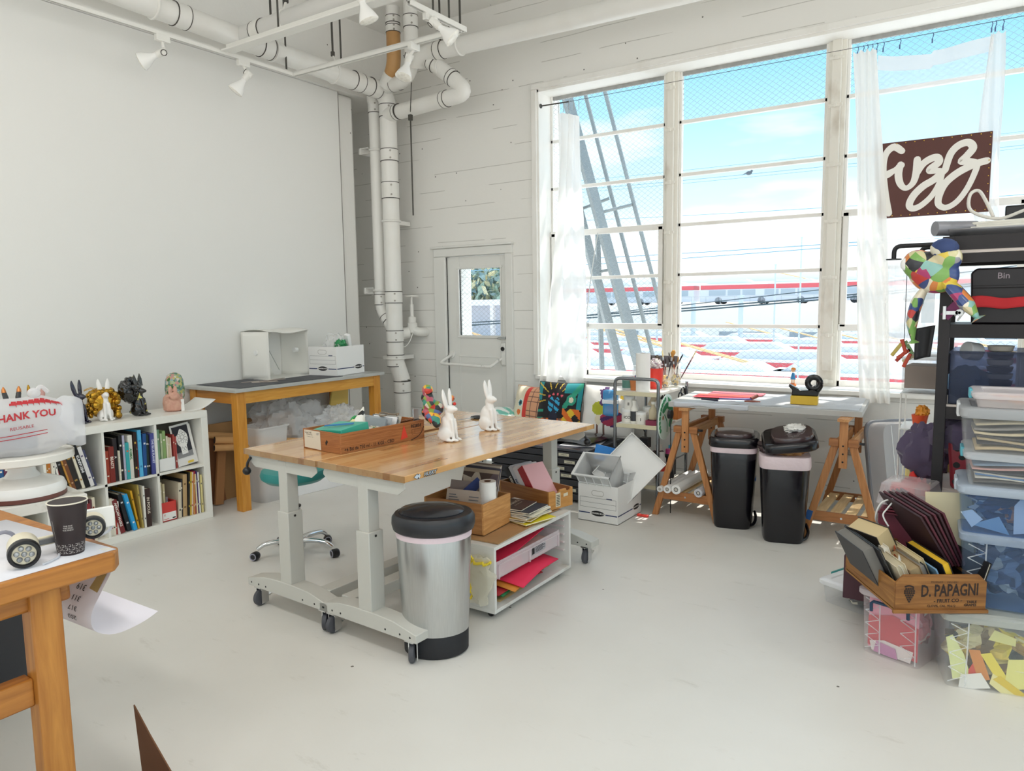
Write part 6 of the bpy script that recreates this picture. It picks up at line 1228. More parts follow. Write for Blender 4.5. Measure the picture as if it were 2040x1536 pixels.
tag(ob('dark_card', MB().box(cp(.14, .50, zt_+.19), (.30, .008, .09), None), mat('grey_board', '#6d686b', .6)), 'dark grey card strip standing behind the paper towel roll', 'card')
glassj = clear('jar_glass', '#f4f6f4', .14, .06)
for i, (x, y, lab_, wat) in enumerate(((.245, .37, 'glass jar of paint brushes nearest the cart right edge', '#cfae5a'), (.285, .48, 'second glass jar of brushes at the rear of the cart top', '#b98a86'))):
    t = thing('brush_jar', lab_, 'jar', cp(x, y, zt_)); ob('glass', MB().lathe([(.04, 0), (.042, .004), (.042, .14), (.0405, .14), (.0405, .006), (.0001, .006)], n=28), glassj, t)
    ob('contents', blob((.034, .034, .045), (0, 0, .052), 51+i, .25, 6), patches('jar_bits%d' % i, ['#d9b84a', '#e6d9a8', '#3a3540', wat, '#2f4f6f', '#efe9dc'], 60), t)
rn = random.Random(12)
BR = [('#8a3b22', '#2a1c18'), ('#caa05a', '#3a2c1c'), ('#5a2a22', '#e6d4a0'), ('#e3ddd0', '#1f1c1c'), ('#b5552c', '#6b4a22'), ('#2c2c34', '#b8863c'), ('#8f2a2a', '#4a3018')]
for i in range(13):
    b0_ = cp(.245, .37, zt_+.02) if i < 8 else cp(.285, .48, zt_+.02)
    dx, dy = rn.uniform(-.085, .085), rn.uniform(-.04, .05)
    if i in (3, 9): dx = .13
    if i == 0: dx = -.14
    L_ = rn.uniform(.20, .30); a = Vector(b0_)+Vector((dx*.1, dy*.1, 0)); d = Vector((dx, dy, .26)).normalized(); hcol, bcol = BR[i % 7]
    t = thing('paint_brush', 'paint brush standing in a glass jar on the cart', 'paint brush', a, group='paint brushes in the glass jars')
    ob('handle', MB().tube([d*0, d*L_*.7], [.003, .0055], 8), cmat(hcol, .4), t); ob('ferrule', MB().tube([d*L_*.7, d*L_*.8], [.006, .008], 8), steel, t)
    k = .03 if i in (1, 5) else .009
    ob('bristles', MB().tube([d*L_*.8, d*L_*.93, d*L_], [.008, k, k*.5], 10, flat=.6), cmat(bcol, .8), t)
jar('white tub with black lettering stacked on the lower tub on the cart middle shelf', cp(.07, .10, zm_+.1002), .042, .095, jarw, white_plastic, mat('tub_label', '#e9e6df', .6), 'II')
jar('large white tub lettered ICO at the left of the cart middle shelf', cp(.065, .09, zm_), .048, .098, jarw, white_plastic, mat('tub_label'), 'ICO')
t = jar('white bottle with dark label on the cart middle shelf', cp(.125, .065, zm_), .028, .13, jarw, None, mat('dark_label', '#3b3d42', .5), '', 'bottle', 'bottle'); ob('neck', MB().lathe([(.027, .109), (.014, .13), (.014, .15), (.016, .15), (.016, .17), (.0001, .172)], n=20), jarw, t)
jar('squat white tub in front on the cart middle shelf', cp(.185, .06, zm_), .040, .085, jarw, white_plastic, mat('tub_label'), 'I')
jar('white tub behind the squat tub on the cart middle shelf', cp(.19, .19, zm_), .045, .11, jarw, white_plastic)
t = thing('bottle', 'cloudy amber bottle in the maroon tray on the cart', 'bottle', cp(.27, .075, zm_+.038)); ob('body', MB().lathe([(.028, 0), (.03, .006), (.03, .07), (.012, .095), (.012, .115)], n=22), clear('amber_cloud', '#ddcfae', .75, .3), t); ob('cap', MB().lathe([(.014, .112), (.014, .13), (.0001, .131)], n=18), jarw, t)
t = thing('bottle', 'white bottle with pointed black nozzle at the cart right post', 'bottle', cp(.295, .19, zm_)); ob('body', MB().lathe([(.03, 0), (.032, .006), (.032, .15), (.014, .175)], n=22), jarw, t); ob('nozzle', MB().lathe([(.016, .175), (.015, .19), (.005, .198), (.003, .235)], n=16), black_plastic, t)
t = thing('maroon_tray', 'maroon square tray on the cart middle shelf', 'tray', cp(.235, .02, zm_)); ob('tray', MB().b2((0, 0, 0), (.10, .13, .004)).b2((0, 0, .004), (.10, .004, .036)).b2((0, .126, .004), (.10, .13, .036)).b2((0, .004, .004), (.004, .126, .036)).b2((.096, .004, .004), (.10, .126, .036)), mat('maroon_plastic', '#8a3350', .45), t)
tag(ob('small_box', MB().box(cp(.22, .20, zm_+.165), (.035, .09, .09), rotm(0, .5, .2)), mat('tan_box', '#d9c7ac', .6), bevel=.003), 'small tan box tilted on top of the rear tub on the cart', 'box')
tag(ob('power_adapter', MB().box(cp(.19, .12, .48), (.07, .06, .075)).tube(spline([cp(.19, .12, .44), cp(.17, .12, .36), cp(.21, .14, .33), cp(.25, .14, .40), cp(.28, .15, .42)], 5), .004, 6).tube(spline([cp(.19, .14, .5), cp(.14, .2, .56), cp(.05, .2, .595)], 5), .004, 6), black_plastic, bevel=.004), 'black power adapter with cable hanging under the cart middle shelf', 'power adapter')
for i, pts in enumerate(([(.12, .5, .82), (.16, .5, .70), (.22, .5, .66), (.30, .48, .70)], [(.20, .5, .835), (.17, .5, .74), (.14, .5, .64)])): tag(ob('cable', MB().tube(spline([cp(*p) for p in pts], 6), .004, 6), black_plastic), 'thin black cable looping behind the cart shelves', 'cable', 'cables behind the cart')
for i, (x, y, r, h, c1, c2, lab_) in enumerate(((.05, .08, .03, .16, '#3f8f4a', '#e9e6df', 'green spray can at the left of the cart bottom shelf'), (.11, .06, .032, .19, '#2b2b2e', '#1c1c1e', 'black spray can on the cart bottom shelf'), (.18, .07, .033, .20, '#8a5a34', '#e6d8be', 'brown and cream can on the cart bottom shelf'), (.25, .10, .03, .21, '#ece8e2', '#e07a3a', 'white spray can with orange cap on the cart bottom shelf'), (.30, .18, .03, .22, '#e4e0dc', '#e9e6e2', 'white spray can with red band near the cart right post'), (.24, .25, .045, .26, '#3a2c2c', '#e9e4dc', 'dark bottle with white cap behind the spray cans'), (.30, .32, .04, .22, '#26262a', '#e0559a', 'black can with pink cap on the cart bottom shelf'), (.28, .42, .035, .23, '#27272b', '#4fb2e0', 'black can with blue cap at the rear of the cart'))):
    t = thing('spray_can', lab_, 'spray can', cp(x, y, zb_)); ob('can', MB().lathe([(r*.95, 0), (r, .005), (r, h*.78), (r*.55, h*.86)], n=22), cmat(c1, .3), t); ob('cap', MB().lathe([(r*.7, h*.83), (r*.66, h*.99), (.0001, h)], n=20), cmat(c2, .4), t)
    if i == 4: ob('band', MB().lathe([(r*1.01, h*.35), (r*1.01, h*.55)], n=22), red_paint, t)
t = thing('water_bottle', 'crushed clear bottle with blue label on the cart bottom shelf', 'bottle', cp(.09, .25, zb_)); ob('body', blob((.045, .045, .12), (0, 0, .118), 61, .2, 4), clear('blue_film', '#bfe2f2', .35, .1), t); ob('label', MB().lathe([(.047, .12), (.047, .2)], n=20), mat('blue_label', '#2e9ad0', .4), t)
# green and white palette hanging on the side of the cart
t = thing('paint_palette', 'oval white palette with green paint hanging on the cart side', 'palette', (-1.975, 4.93, .70), rot=(0, math.radians(4), math.radians(-4)))
F = facing((0, 0, 0), (0, 1, 0), (0, 0, 1)); E = lambda rx, ry, cx=0, cy=0, n=36: [(cx+rx*math.cos(2*PI*i/n), cy+ry*math.sin(2*PI*i/n)) for i in range(n)]
ob('plate', MB().prism(E(.118, .165), .008, F), mat('palette_mint', '#dff0e6', .4), t, bevel=.003)
gp_ = mat('green_gouache', '#3f9a66', .5); o = MB(); o.prism([(.0, .15), (.05, .12), (.075, .07), (.03, .09)], .0015, F @ T(0, 0, .008)); o.stroke([(-.05, .05), (.0, .085), (.06, .06), (.085, .0), (.07, -.06)], lambda q: .055-.03*abs(q-.6), .0015, F @ T(0, 0, .008)); o.stroke([(-.03, .02), (.02, -.04), (.03, -.11)], .008, .0015, F @ T(0, 0, .008))
for i in range(9): a = PI*.62+i*.24; o.prism(E(.012, .016, .10*math.cos(a)*.98, .142*math.sin(a), 14), .0015, F @ T(0, 0, .008))
ob('paint', o, gp_, t); ob('thumb_hole', MB().prism(E(.010, .016, -.05, -.0, 14), .002, F @ T(0, 0, .0075)), mat('brown_spot', '#a8744a', .6), t)
t = thing('scissors', 'black handled scissors hanging at the rear cart post', 'scissors', (-2.035, 5.38, .80)); 
for dz, dy in ((.0, 0), (.035, .05)): ob('handle', MB().tube([(.012, dy-.03+.035*math.cos(a*PI/8), dz+.028*math.sin(a*PI/8)) for a in range(16)], .005, 8, closed=True), black_plastic, t)
ob('blade', MB().box((.012, .09, .035), (.014, .06, .06), rotm(.4, 0, 0)), black_plastic, t, bevel=.006)
# ---- trestle table
beech = wood('beech', '#c98d58', '#a86c3c', 'z', 4, .45); beech_y = wood('beech_y', '#dca670', '#b97f4a', 'y', 4, .45); beech_x = wood('beech_x', '#b67a48', '#9a6238', 'x', 4, .45); slat = wood('pale_slat', '#f0d3a2', '#dcb67e', 'y', 4, .5)
tt = thing('trestle_tabletop', 'grey edged white table board resting on two wooden trestles', 'table top', (-1.90, 4.80, 0), math.radians(4.5))
ob('board', MB().b2((0, 0, .795), (1.22, .68, .83)), mat('board_grey', '#b9b7b3', .5), tt, bevel=.002)
tt.rotation_euler[2] = math.radians(4.5)
R45 = rotm(0, 0, math.radians(4.5)); OT = Vector((-1.90, 4.80, 0))
def tt_(x, y, z=.8305): return OT+R45 @ Vector((x, y, z))
def trestle(label, cx, y0, rz):
    t = thing('trestle', label, 'trestle', (cx, y0, 0), rz); Dp = .56
    for y in (0, Dp):
        for s_ in (-1, 1):
            o = MB(); a = Vector((s_*.225, y, .0)); b = Vector((s_*.045, y, .64)); o.add([a+Vector((-.022, -.014, 0)), a+Vector((.022, -.014, 0)), a+Vector((.022, .014, 0)), a+Vector((-.022, .014, 0)), b+Vector((-.022, -.014, 0)), b+Vector((.022, -.014, 0)), b+Vector((.022, .014, 0)), b+Vector((-.022, .014, 0))], [(3, 2, 1, 0), (4, 5, 6, 7), (0, 1, 5, 4), (1, 2, 6, 5), (2, 3, 7, 6), (3, 0, 4, 7)])
            ob('leg', o, beech, t, bevel=.003)
        ob('sliding_post', MB().b2((-.024, y-.036, .48), (.024, y-.014, .785)), beech, t, bevel=.002)
        for k in range(3): ob('peg_hole', MB().cyl((0, y-.0375, .52+.05*k), (0, y-.0362, .52+.05*k), .006, n=10), print_black, t)
        o = MB(); o.b2((-.20, y-.012, .125), (.20, y+.008, .185)); ob('shelf_rail', o, beech_x, t, bevel=.002)
        ob('screw', MB().cyl((0, y-.0135, .155), (0, y-.012, .155), .007, n=12), chrome, t)
        ob('collar_block', MB().b2((-.085, y-.03, .615), (-.026, y+.016, .66)), beech_x, t, bevel=.003); ob('collar_block', MB().b2((.026, y-.03, .615), (.085, y+.016, .66)), beech_x, t, bevel=.003)
    ob('side_beam', MB().b2((-.05, .015, .60), (-.028, Dp-.015, .655)), beech_y, t); ob('side_beam', MB().b2((.028, .015, .60), (.05, Dp-.015, .655)), beech_y, t)
    ob('top_beam', MB().b2((-.032, -.07, .775), (.032, Dp+.04, .794)), beech_y, t, bevel=.002)
    for k in range(4): ob('shelf_slat', MB().b2((-.165+.09*k, .008, .165), (-.105+.09*k, Dp-.012, .177)), slat, t, bevel=.001)
    ob('wing_nut', MB().cyl((.09, -.02, .64), (.12, -.02, .64), .008, n=10).box((.112, -.02, .64), (.008, .03, .012)), black_plastic, t)
    return t
trestle('wooden trestle at the left holding paper rolls on its shelf', -1.785, 4.85, 0)
tr2 = trestle('wooden trestle at the right with a bare slatted shelf', -.775, 4.86, 0)
ob('blue_tape', MB().box((-.19, -.0165, .155), (.035, .006, .062), rotm(0, math.radians(15.7), 0)), mat('blue_tape', '#2f62a3', .6), tr2)
film_t = sheer('table_film', '#f2f4f8', .9)
def filmf(u, v):
    x = .30+.90*u; y = .02+.655*v; k = noise.noise(Vector((x*5, y*6, 0)))*.006+noise.noise(Vector((x*14, y*14, 4)))*.003; return tt_(x, y, .8345+max(-.003, k))
tag(ob('plastic_sheet', MB().grid(filmf, 50, 30), film_t), 'crinkled white plastic sheet covering the trestle table', 'plastic sheet')
def skirt(u, v):
    x = .04+.50*u; return tt_(x, -.004-.006*abs(noise.noise(Vector((x*12, v*2, 0)))), .834-.05*v*(.6+.5*noise.noise(Vector((x*7, 3, 0)))))
tag(ob('plastic_flap', MB().grid(skirt, 30, 5), film_t, solid=.001), 'edge of thin plastic hanging over the table front at the left', 'plastic sheet')
for nm, c, x0, y0, x1, y1, z in (('orange red', '#e0503a', .10, .36, .52, .44, .840), ('crimson', '#d52a33', .10, .25, .50, .35, .8405), ('coral pink', '#e8737a', .16, .45, .54, .62, .841)):
    tag(ob('paper_strip', MB().b2((x0, y0, z), (x1, y1, z+.002)), mat('strip_'+c[1:], c, .6), loc=OT, rot=(0, 0, math.radians(4.5))), f'{nm} paper strip on the left of the trestle table', 'paper strip')
dt = thing('tape_dispenser', 'black tape dispenser standing on a yellow box on the trestle table', 'tape dispenser', tt_(.86, .19, .893), math.radians(4.5)); bk = mat('gloss_black', '#0e0e10', .15)
o = MB().prism([(-.08, 0), (.085, 0), (.09, .03), (.06, .04), (-.02, .035), (-.05, .05), (-.095, .075), (-.1, .06), (-.075, .035)], .05, facing((0, .025, 0), (1, 0, 0), (0, 0, 1))); ob('base', o, bk, dt, bevel=.006)
ob('tape_wheel', MB().tube([(.055+.038*math.cos(a*PI/10), 0, .085+.038*math.sin(a*PI/10)) for a in range(20)], .012, 10, closed=True, flat=1.6), bk, dt); ob('arm', MB().tube(spline([(.08, 0, .03), (.10, 0, .07), (.085, 0, .11)], 5), .012, 8), bk, dt)
tag(ob('yellow_box', MB().box((0, 0, .029), (.165, .075, .056)), mat('mustard_box', '#d9b338', .55, bump=.2, bs=80), bevel=.003, loc=tt_(.86, .19, .8355), rot=(0, 0, math.radians(4.5))), 'mustard yellow box under the black tape dispenser', 'box')
t = thing('craft_knife', 'dark craft knife lying on the left of the trestle table', 'knife', tt_(.26, .10, .841), math.radians(-6)); ob('handle', MB().tube([(-.06, 0, .005), (.06, 0, .005)], [.006, .008], 10), mat('navy_handle', '#23253f', .35), t); ob('blade', MB().b2((-.10, -.004, .003), (-.06, .004, .005)), steel, t)
t = thing('hand_saw', 'small purple handled tool with brown grip on the trestle table', 'hand tool', tt_(.43, .17, .841), math.radians(12)); ob('blade', MB().prism([(-.12, -.015), (.04, -.02), (.10, .015), (.08, .04), (-.02, .02), (-.12, .0)], .008, T(0, 0, .004)), mat('purple_blade', '#4a3f8a', .3), t, bevel=.002); ob('grip', MB().cyl((.09, .02, .012), (.13, .05, .03), .012, n=12), mat('brown_grip', '#8a4a3a', .5), t)
t = thing('clothes_peg', 'brown handled scraper beside the purple tool on the trestle table', 'hand tool', tt_(.50, .07, .841), math.radians(10)); ob('handle', MB().tube([(0, 0, .009), (.05, .01, .01), (.10, .012, .009)], [.009, .013, .007], 10, flat=.6), mat('brown_grip'), t); ob('blade', MB().prism([(-.06, -.012), (0, -.006), (0, .006), (-.06, .012)], .002, T(0, 0, .006)), steel, t)
tag(ob('clamp_wheel', MB().cyl((-1.915, 4.845, .735), (-1.89, 4.845, .735), .032, n=24).tube([(-1.90, 4.845, .705), (-1.90, 4.86, .02)], .004, 6), black_plastic, bevel=.003), 'round black clamp wheel below the left end of the trestle table', 'clamp')
tag(ob('orange_case', MB().box((-1.985, 5.2, .70), (.05, .14, .10)), mat('orange_case', '#d9823e', .5), bevel=.006), 'orange box between cart and trestle table', 'box')
tag(ob('red_clip', MB().box((-2.06, 4.74, .009), (.085, .02, .018), rotm(0, 0, .05)), mat('red_plastic'), bevel=.004), 'small red plastic clip on the floor by the left trestle', 'clip')
for i, (x, r, c0, lab_) in enumerate(((-.175, .022, '#efeeec', 'leftmost thin white paper roll on the trestle shelf'), (-.12, .028, '#f0efed', 'second thin white paper roll on the trestle shelf'), (-.055, .034, '#f3f2ef', 'thick white paper roll on the trestle shelf'), (.105, .03, '#c9c9ce', 'short grey paper roll at the right of the trestle shelf'))):
    t = thing('paper_roll', lab_, 'paper roll', (-1.785+x, 4.85, .1775+r)); L_ = .55 if i < 3 else .16; o = MB()
    o.tube([(0, -.045, 0), (.01, L_, 0)], r, 22, caps=False); o.lathe([(r, 0), (r*.99, .0005), (r*.4, .0005), (r*.4, -.02)], (0, -.045, 0), 22, R=rotm(PI/2, 0, 0)); o.f.pop(); o.k.pop(); ob('sheet', o, cmat(c0, .7), t)
    ob('core', MB().lathe([(r*.46, .001), (r*.34, .001), (r*.34, -.03), (.0001, -.03)], (0, -.0455, 0), 20, R=rotm(PI/2, 0, 0)), mat('roll_core', '#c2bcb2', .8), t)
# ---- tall black bins
binm = mat('bin_black', '#100e15', .22, coat=.15); linerm = mat('liner_pinkish', '#e6d3d8', .4, bump=.5, bs=25)
def rbox(mb, rings, pw=5, n=40, m=0, R=None, c=(0, 0, 0)):
    """rounded-square lofts: rings of (half x, half y, z, dx, dy)"""
    vs = []; c = Vector(c)
    for hx, hy, z, *off_ in rings:
        dx, dy = off_ if off_ else (0, 0)
        for k in range(n):
            a = 2*PI*k/n; x = math.copysign(abs(math.cos(a))**(2/pw), math.cos(a))*hx+dx; y = math.copysign(abs(math.sin(a))**(2/pw), math.sin(a))*hy+dy
            p = Vector((x, y, z)); vs.append(c+(R @ p if R else p))
    K = len(rings); fs = [(i*n+k, i*n+(k+1) % n, (i+1)*n+(k+1) % n, (i+1)*n+k) for i in range(K-1) for k in range(n)]
    fs += [tuple(range(n-1, -1, -1)), tuple((K-1)*n+k for k in range(n))]; return mb.add(vs, fs, m)
def tall_bin(label, loc, rz, openlid):
    t = thing('tall_bin', label, 'waste bin', loc, rz); o = MB()
    rbox(o, [(.118, .15, 0), (.126, .158, .02), (.142, .172, .30), (.152, .182, .545), (.150, .180, .55), (.140, .17, .55), (.12, .15, .1)]); ob('body', o, binm, t, ang=50)
    if not openlid:
        ob('liner', rbox(MB(), [(.1535, .1835, .52), (.1545, .1845, .54), (.153, .183, .562)]), linerm, t, ang=60)
        ob('lid_rim', rbox(MB(), [(.158, .188, .556), (.164, .194, .566), (.162, .192, .61), (.150, .18, .622), (.12, .15, .615)]), binm, t, ang=50)
        ob('lid_flap', rbox(MB(), [(.128, .155, .617), (.130, .157, .63), (.122, .149, .643), (.06, .08, .65)], 3), mat('lid_brown', '#4a3a3c', .12, coat=.5), t, ang=50)
    else:
        ob('liner', rbox(MB(), [(.1525, .1825, .475), (.1565, .1865, .49), (.1545, .1845, .54), (.1505, .1805, .553)]), linerm, t, ang=60)
        R = rotm(math.radians(7), math.radians(-7), 0)
        ob('lid_rim', rbox(MB(), [(.160, .190, .0), (.168, .198, .008), (.166, .196, .045), (.152, .182, .058), (.12, .15, .05)], c=(.03, .02, .605), R=R), binm, t, ang=50)
        ob('lid_flap', rbox(MB(), [(.128, .155, .05), (.131, .158, .066), (.122, .149, .082), (.06, .08, .088)], 3, c=(.05, .03, .605), R=R), mat('lid_brown'), t, ang=50)
    ob('pedal', MB().tube(spline([(.10, -.13, .02), (.135, -.10, .03), (.15, -.06, .06), (.14, .0, .09)], 5), .010, 8), binm, t)
    return t
tall_bin('tall glossy black bin with closed lid under the trestle table', (-1.475, 4.93, 0), math.radians(14), False)
tall_bin('tall glossy black bin overflowing with lifted lid, in front of the other', (-1.115, 4.80, 0), math.radians(16), True)
tag(ob('paper_bag', blob((.105, .10, .045), (-1.085, 4.77, .585), 71, .35, 4), mat('kraft_paper')), 'crumpled brown paper bag sticking out of the overflowing black bin', 'paper bag')
tag(ob('crumpled_film', blob((.09, .09, .05), (-1.19, 4.80, .575), 75, .4, 4), mat('dark_film', '#4b3c3c', .3)), 'dark crumpled wrapping under the lifted bin lid', 'wrapping')
tag(ob('paper_tissue', blob((.06, .09, .025), (-1.07, 4.86, .705), 77, .4, 4), paper), 'crumpled white paper on the lifted bin lid', 'paper')
tag(ob('blue_tape_strip', MB().box((-1.32, 4.905, .335), (.004, .09, .02), rotm(0, 0, math.radians(14))), mat('blue_tape')), 'short strip of blue tape between the two black bins', 'tape')
tag(ob('outlet', MB().box((-.885, 5.69, .42), (.07, .02, .045)).cyl((-.86, 5.68, .415), (-.86, 5.675, .415), .014), steel, bevel=.003), 'small metal outlet box on the wall behind the right trestle', 'outlet')
# ---- archive box on floor with clear bins and lid
archive_box('white archive box on the floor with clear bins stuffed inside', (-2.425, 4.455, 0), 0, .305, .39, .265)
milky = clear('milky_plastic', '#e9eaea', .38, .3)
def bin_shell(name, label, loc, rot, w, d, h):
    t = thing(name, label, 'storage bin', loc, rot=rot); o = MB(); k = .003; tp_ = .88
    for sx in (-1, 1): o.add([(sx*w/2*tp_, -d/2*tp_, 0), (sx*w/2*tp_, d/2*tp_, 0), (sx*w/2, d/2, h), (sx*w/2, -d/2, h)], [(0, 1, 2, 3)])
    for sy in (-1, 1): o.add([(-w/2*tp_, sy*d/2*tp_, 0), (w/2*tp_, sy*d/2*tp_, 0), (w/2, sy*d/2, h), (-w/2, sy*d/2, h)], [(0, 1, 2, 3)])
    o.add([(-w/2*tp_, -d/2*tp_, 0), (w/2*tp_, -d/2*tp_, 0), (w/2*tp_, d/2*tp_, 0), (-w/2*tp_, d/2*tp_, 0)], [(0, 1, 2, 3)]); ob('shell', o, milky, t, solid=.003)
    o = MB(); z = h
    for sx in (-1, 1): o.b2((sx*(w/2+.012)-.012, -d/2-.012, z-.012), (sx*(w/2+.012)+.012 if False else sx*(w/2), d/2+.012, z)); 
    for sy in (-1, 1): o.b2((-w/2, sy*d/2, z-.012), (w/2, sy*(d/2+.014), z))
    ob('rim', o, mat('milky_rim', '#dfe0e0', .4), t, bevel=.002)
    o = MB()
    for q in range(5): x = -w/2*.9+w*.9*q/4; o.b2((x-.002, -d/2-.004, h*.1), (x+.002, -d/2+.002, h*.97))
    for q in (.3, .62): o.b2((-w/2*.93, -d/2-.003, h*q), (w/2*.93, -d/2+.002, h*q+.004))
    ob('ribs', o, mat('milky_rib', '#f2f4f4', .4), t); return t
bin_shell('clear_bin', 'clear plastic bin tilted forward in the floor archive box', (-2.29, 4.61, .21), (math.radians(34), 0, 0), .27, .20, .23)
bin_shell('clear_bin', 'second clear plastic bin nested upright behind the tilted one', (-2.27, 4.72, .14), (math.radians(-8), math.radians(6), 0), .26, .18, .19)
t = thing('cardboard_cover', 'white cardboard lid leaning behind the clear bins in the floor archive box', 'lid', (-2.17, 4.74, .33), rot=(math.radians(62), math.radians(40), math.radians(6))); o = MB(); w, d, h, k = .33, .41, .05, .004
o.b2((-w/2, -d/2, 0), (w/2, d/2, k)); 
for f in (((-w/2, -d/2, 0), (-w/2+k, d/2, h)), ((w/2-k, -d/2, 0), (w/2, d/2, h)), ((-w/2, -d/2, 0), (w/2, -d/2+k, h)), ((-w/2, d/2-k, 0), (w/2, d/2, h))): o.b2(*f)
ob('lid_board', o, box_white, t)
for y in (-.11, .11): ob('slot', MB().box((w/2+.001, y, .022), (.002, .05, .008)), print_black, t)
tag(ob('blue_folder', MB().box((-2.42, 4.86, .40), (.16, .012, .11), rotm(-.2, .15, .1)), mat('bright_blue', '#2f86d8', .5), bevel=.003), 'bright blue folder poking up behind the floor archive box', 'folder')
# figurine and bits on the sill, curtain
t = thing('figurine', 'tiny painted doll with orange hair and blue dress on the window sill', 'figurine', (-1.30, 5.80, .8705)); ob('base', MB().lathe([(.026, 0), (.026, .012), (.018, .02), (.0001, .022)], n=20), mat('orange_base', '#d9773a', .5), t)
o = MB().cyl((-.008, 0, .02), (-.008, 0, .06), .005, n=8).cyl((.008, 0, .02), (.008, 0, .06), .005, n=8); ob('legs', o, mat('doll_skin', '#e0b088', .5), t); ob('dress', MB().lathe([(.02, .05), (.011, .09), (.009, .1)], n=16), mat('blue_dress', '#2f7fb5', .5), t); ob('head', MB().ball((0, 0, .118), .016, 12), mat('doll_skin'), t); ob('hair', MB().ball((0, .004, .126), (.018, .016, .014), 12).cyl((0, -.012, .13), (.022, -.016, .128), .004, n=8), mat('orange_hair', '#e08a2c', .6), t)
tag(ob('metal_washer', MB().cyl((-1.16, 5.80, .8705), (-1.16, 5.80, .876), .022, n=16), mat('dark_metal_bit', '#8a8580', .5)), 'small flat metal piece on the sill beside the mullion', 'metal piece')
def drape(name, label, fn, nu, nv, m, group=None):
    t = thing(name, label, 'curtain', (0, 0, 0)); ob('cloth', MB().grid(fn, nu, nv), m, t, ang=180); return t
white_cloth = sheer('white_curtain', '#fdfcfa', .93)
def curtL(u, v):
    x0 = -3.31-.15*v**1.5; x1 = -3.09+.12*v**1.3; x = x0+(x1-x0)*u; amp = .035+.015*v
    y = 5.735-.13*v**3+amp*math.sin(u*21+1.3*math.sin(v*3))*(.6+.4*math.sin(u*5+v*2)); z = 3.17-.06*u*(1-v)-(2.36+.05*math.sin(u*9))*v+.03*math.sin(u*17)*(v > .9)*(v-.9)*10
    return Vector((x+.012*math.sin(v*7+u*4), y, z))
cl = drape('curtain', 'gathered white curtain hanging at the left end of the window', curtL, 70, 50, white_cloth)
for i in range(5): ob('curtain_hook', MB().tube([(-3.30+.05*i, 5.735, 3.24), (-3.30+.05*i, 5.735, 3.165)], .003, 6), steel, cl)
ob('curtain_rod', MB().cyl((-3.475, 5.735, 3.252), (-3.20, 5.735, 3.245), .006, n=10).cyl((-3.485, 5.735, 3.252), (-3.478, 5.735, 3.252), .02, n=14), mat('dark_rod'), cl)
tag(ob('curtain_wire', MB().cyl((-3.19, 5.735, 3.245), (.9, 5.735, 3.25), .002, n=6), mat('dark_rod')), 'thin taut wire stretched across the window tops holding the curtains', 'wire')
# ================================================================ right side: curtain, sign, shelf, bins, fruit crate
sheer_cloth = sheer('sheer_curtain', '#fbfbfd', .34); dense = sheer('gathered_curtain', '#f7f5f1', .9)
sg = thing('sign', 'brown board sign painted Fuzz in white brush script with brass nail edge', 'sign', (-.705, 5.66, 2.065), rot=(0, 0, math.radians(1)))
ob('board', MB().b2((-.03, 0, 0), (.60, .014, .50)), mat('sign_brown', '#5a322c', .6, var=.3, vs=9), sg, bevel=.002)
F = facing((0, -.0008, 0), (1, 0, 0), (0, 0, 1)); o = MB()
for s_ in [[(0.092, 0.436), (0.044, 0.469), (0.0, 0.434), (-0.013, 0.358), (-0.007, 0.243), (0.009, 0.117), (0.028, 0.032)], [(-0.004, 0.282), (0.035, 0.305), (0.07, 0.326), (0.092, 0.344)], [(0.087, 0.349), (0.077, 0.284), (0.092, 0.22), (0.126, 0.19), (0.166, 0.221), (0.183, 0.29), (0.185, 0.371)], [(0.185, 0.28), (0.218, 0.336), (0.262, 0.366), (0.301, 0.37), (0.31, 0.339), (0.266, 0.305), (0.262, 0.288), (0.305, 0.286), (0.33, 0.271), (0.318, 0.203), (0.279, 0.127), (0.218, 0.068), (0.17, 0.053), (0.15, 0.081), (0.174, 0.139), (0.227, 0.194), (0.288, 0.231), (0.349, 0.289)], [(0.349, 0.289), (0.375, 0.385), (0.419, 0.434), (0.471, 0.444), (0.497, 0.408), (0.467, 0.363), (0.436, 0.329), (0.48, 0.326), (0.523, 0.306), (0.51, 0.239), (0.471, 0.145), (0.419, 0.073), (0.362, 0.043), (0.321, 0.067), (0.321, 0.122), (0.349, 0.194), (0.401, 0.247), (0.462, 0.284), (0.523, 0.308), (0.576, 0.319)]]:
    o.stroke(s_, lambda q: .040+.006*math.sin(q*9), .0012, F, 0, 6)
ob('lettering', o, mat('sign_white', '#eeece6', .6), sg, smooth=False)
o = MB(); NP = [(x, .488) for x in [.06+.053*i for i in range(11)]]+[(x, .014) for x in [.05+.053*i for i in range(11)]]+[(.588, z) for z in [.03+.0485*i for i in range(10)]]
for x, z in NP: o.ball((x, -.002, z), (.0045, .004, .0045), 8)
nails = ob('nail_heads', o, mat('brass', '#d8b05a', .25, .9), sg); nails['kind'] = 'stuff'
ct2 = thing('curtain', 'sheer white curtain clipped along a wire behind the Fuzz sign', 'curtain')
def gather(x0t, x1t, x0b, x1b, y, zt, zb, fr, amp, ph=0):
    def f(u, v):
        x = (x0t+(x1t-x0t)*u)*(1-v)+(x0b+(x1b-x0b)*u)*v
        return Vector((x+.01*math.sin(v*6+u*5+ph), y+amp*math.sin(u*fr+ph+.8*math.sin(v*4))*(.5+.6*v), zt+(zb-zt)*v-.02*(1-v)*abs(math.sin(u*fr*.6))))
    return f
ob('left_gather', MB().grid(gather(-.93, -.775, -.80, -.60, 5.61, 3.19, .80, 19, .022), 60, 40), dense, ct2, ang=180)
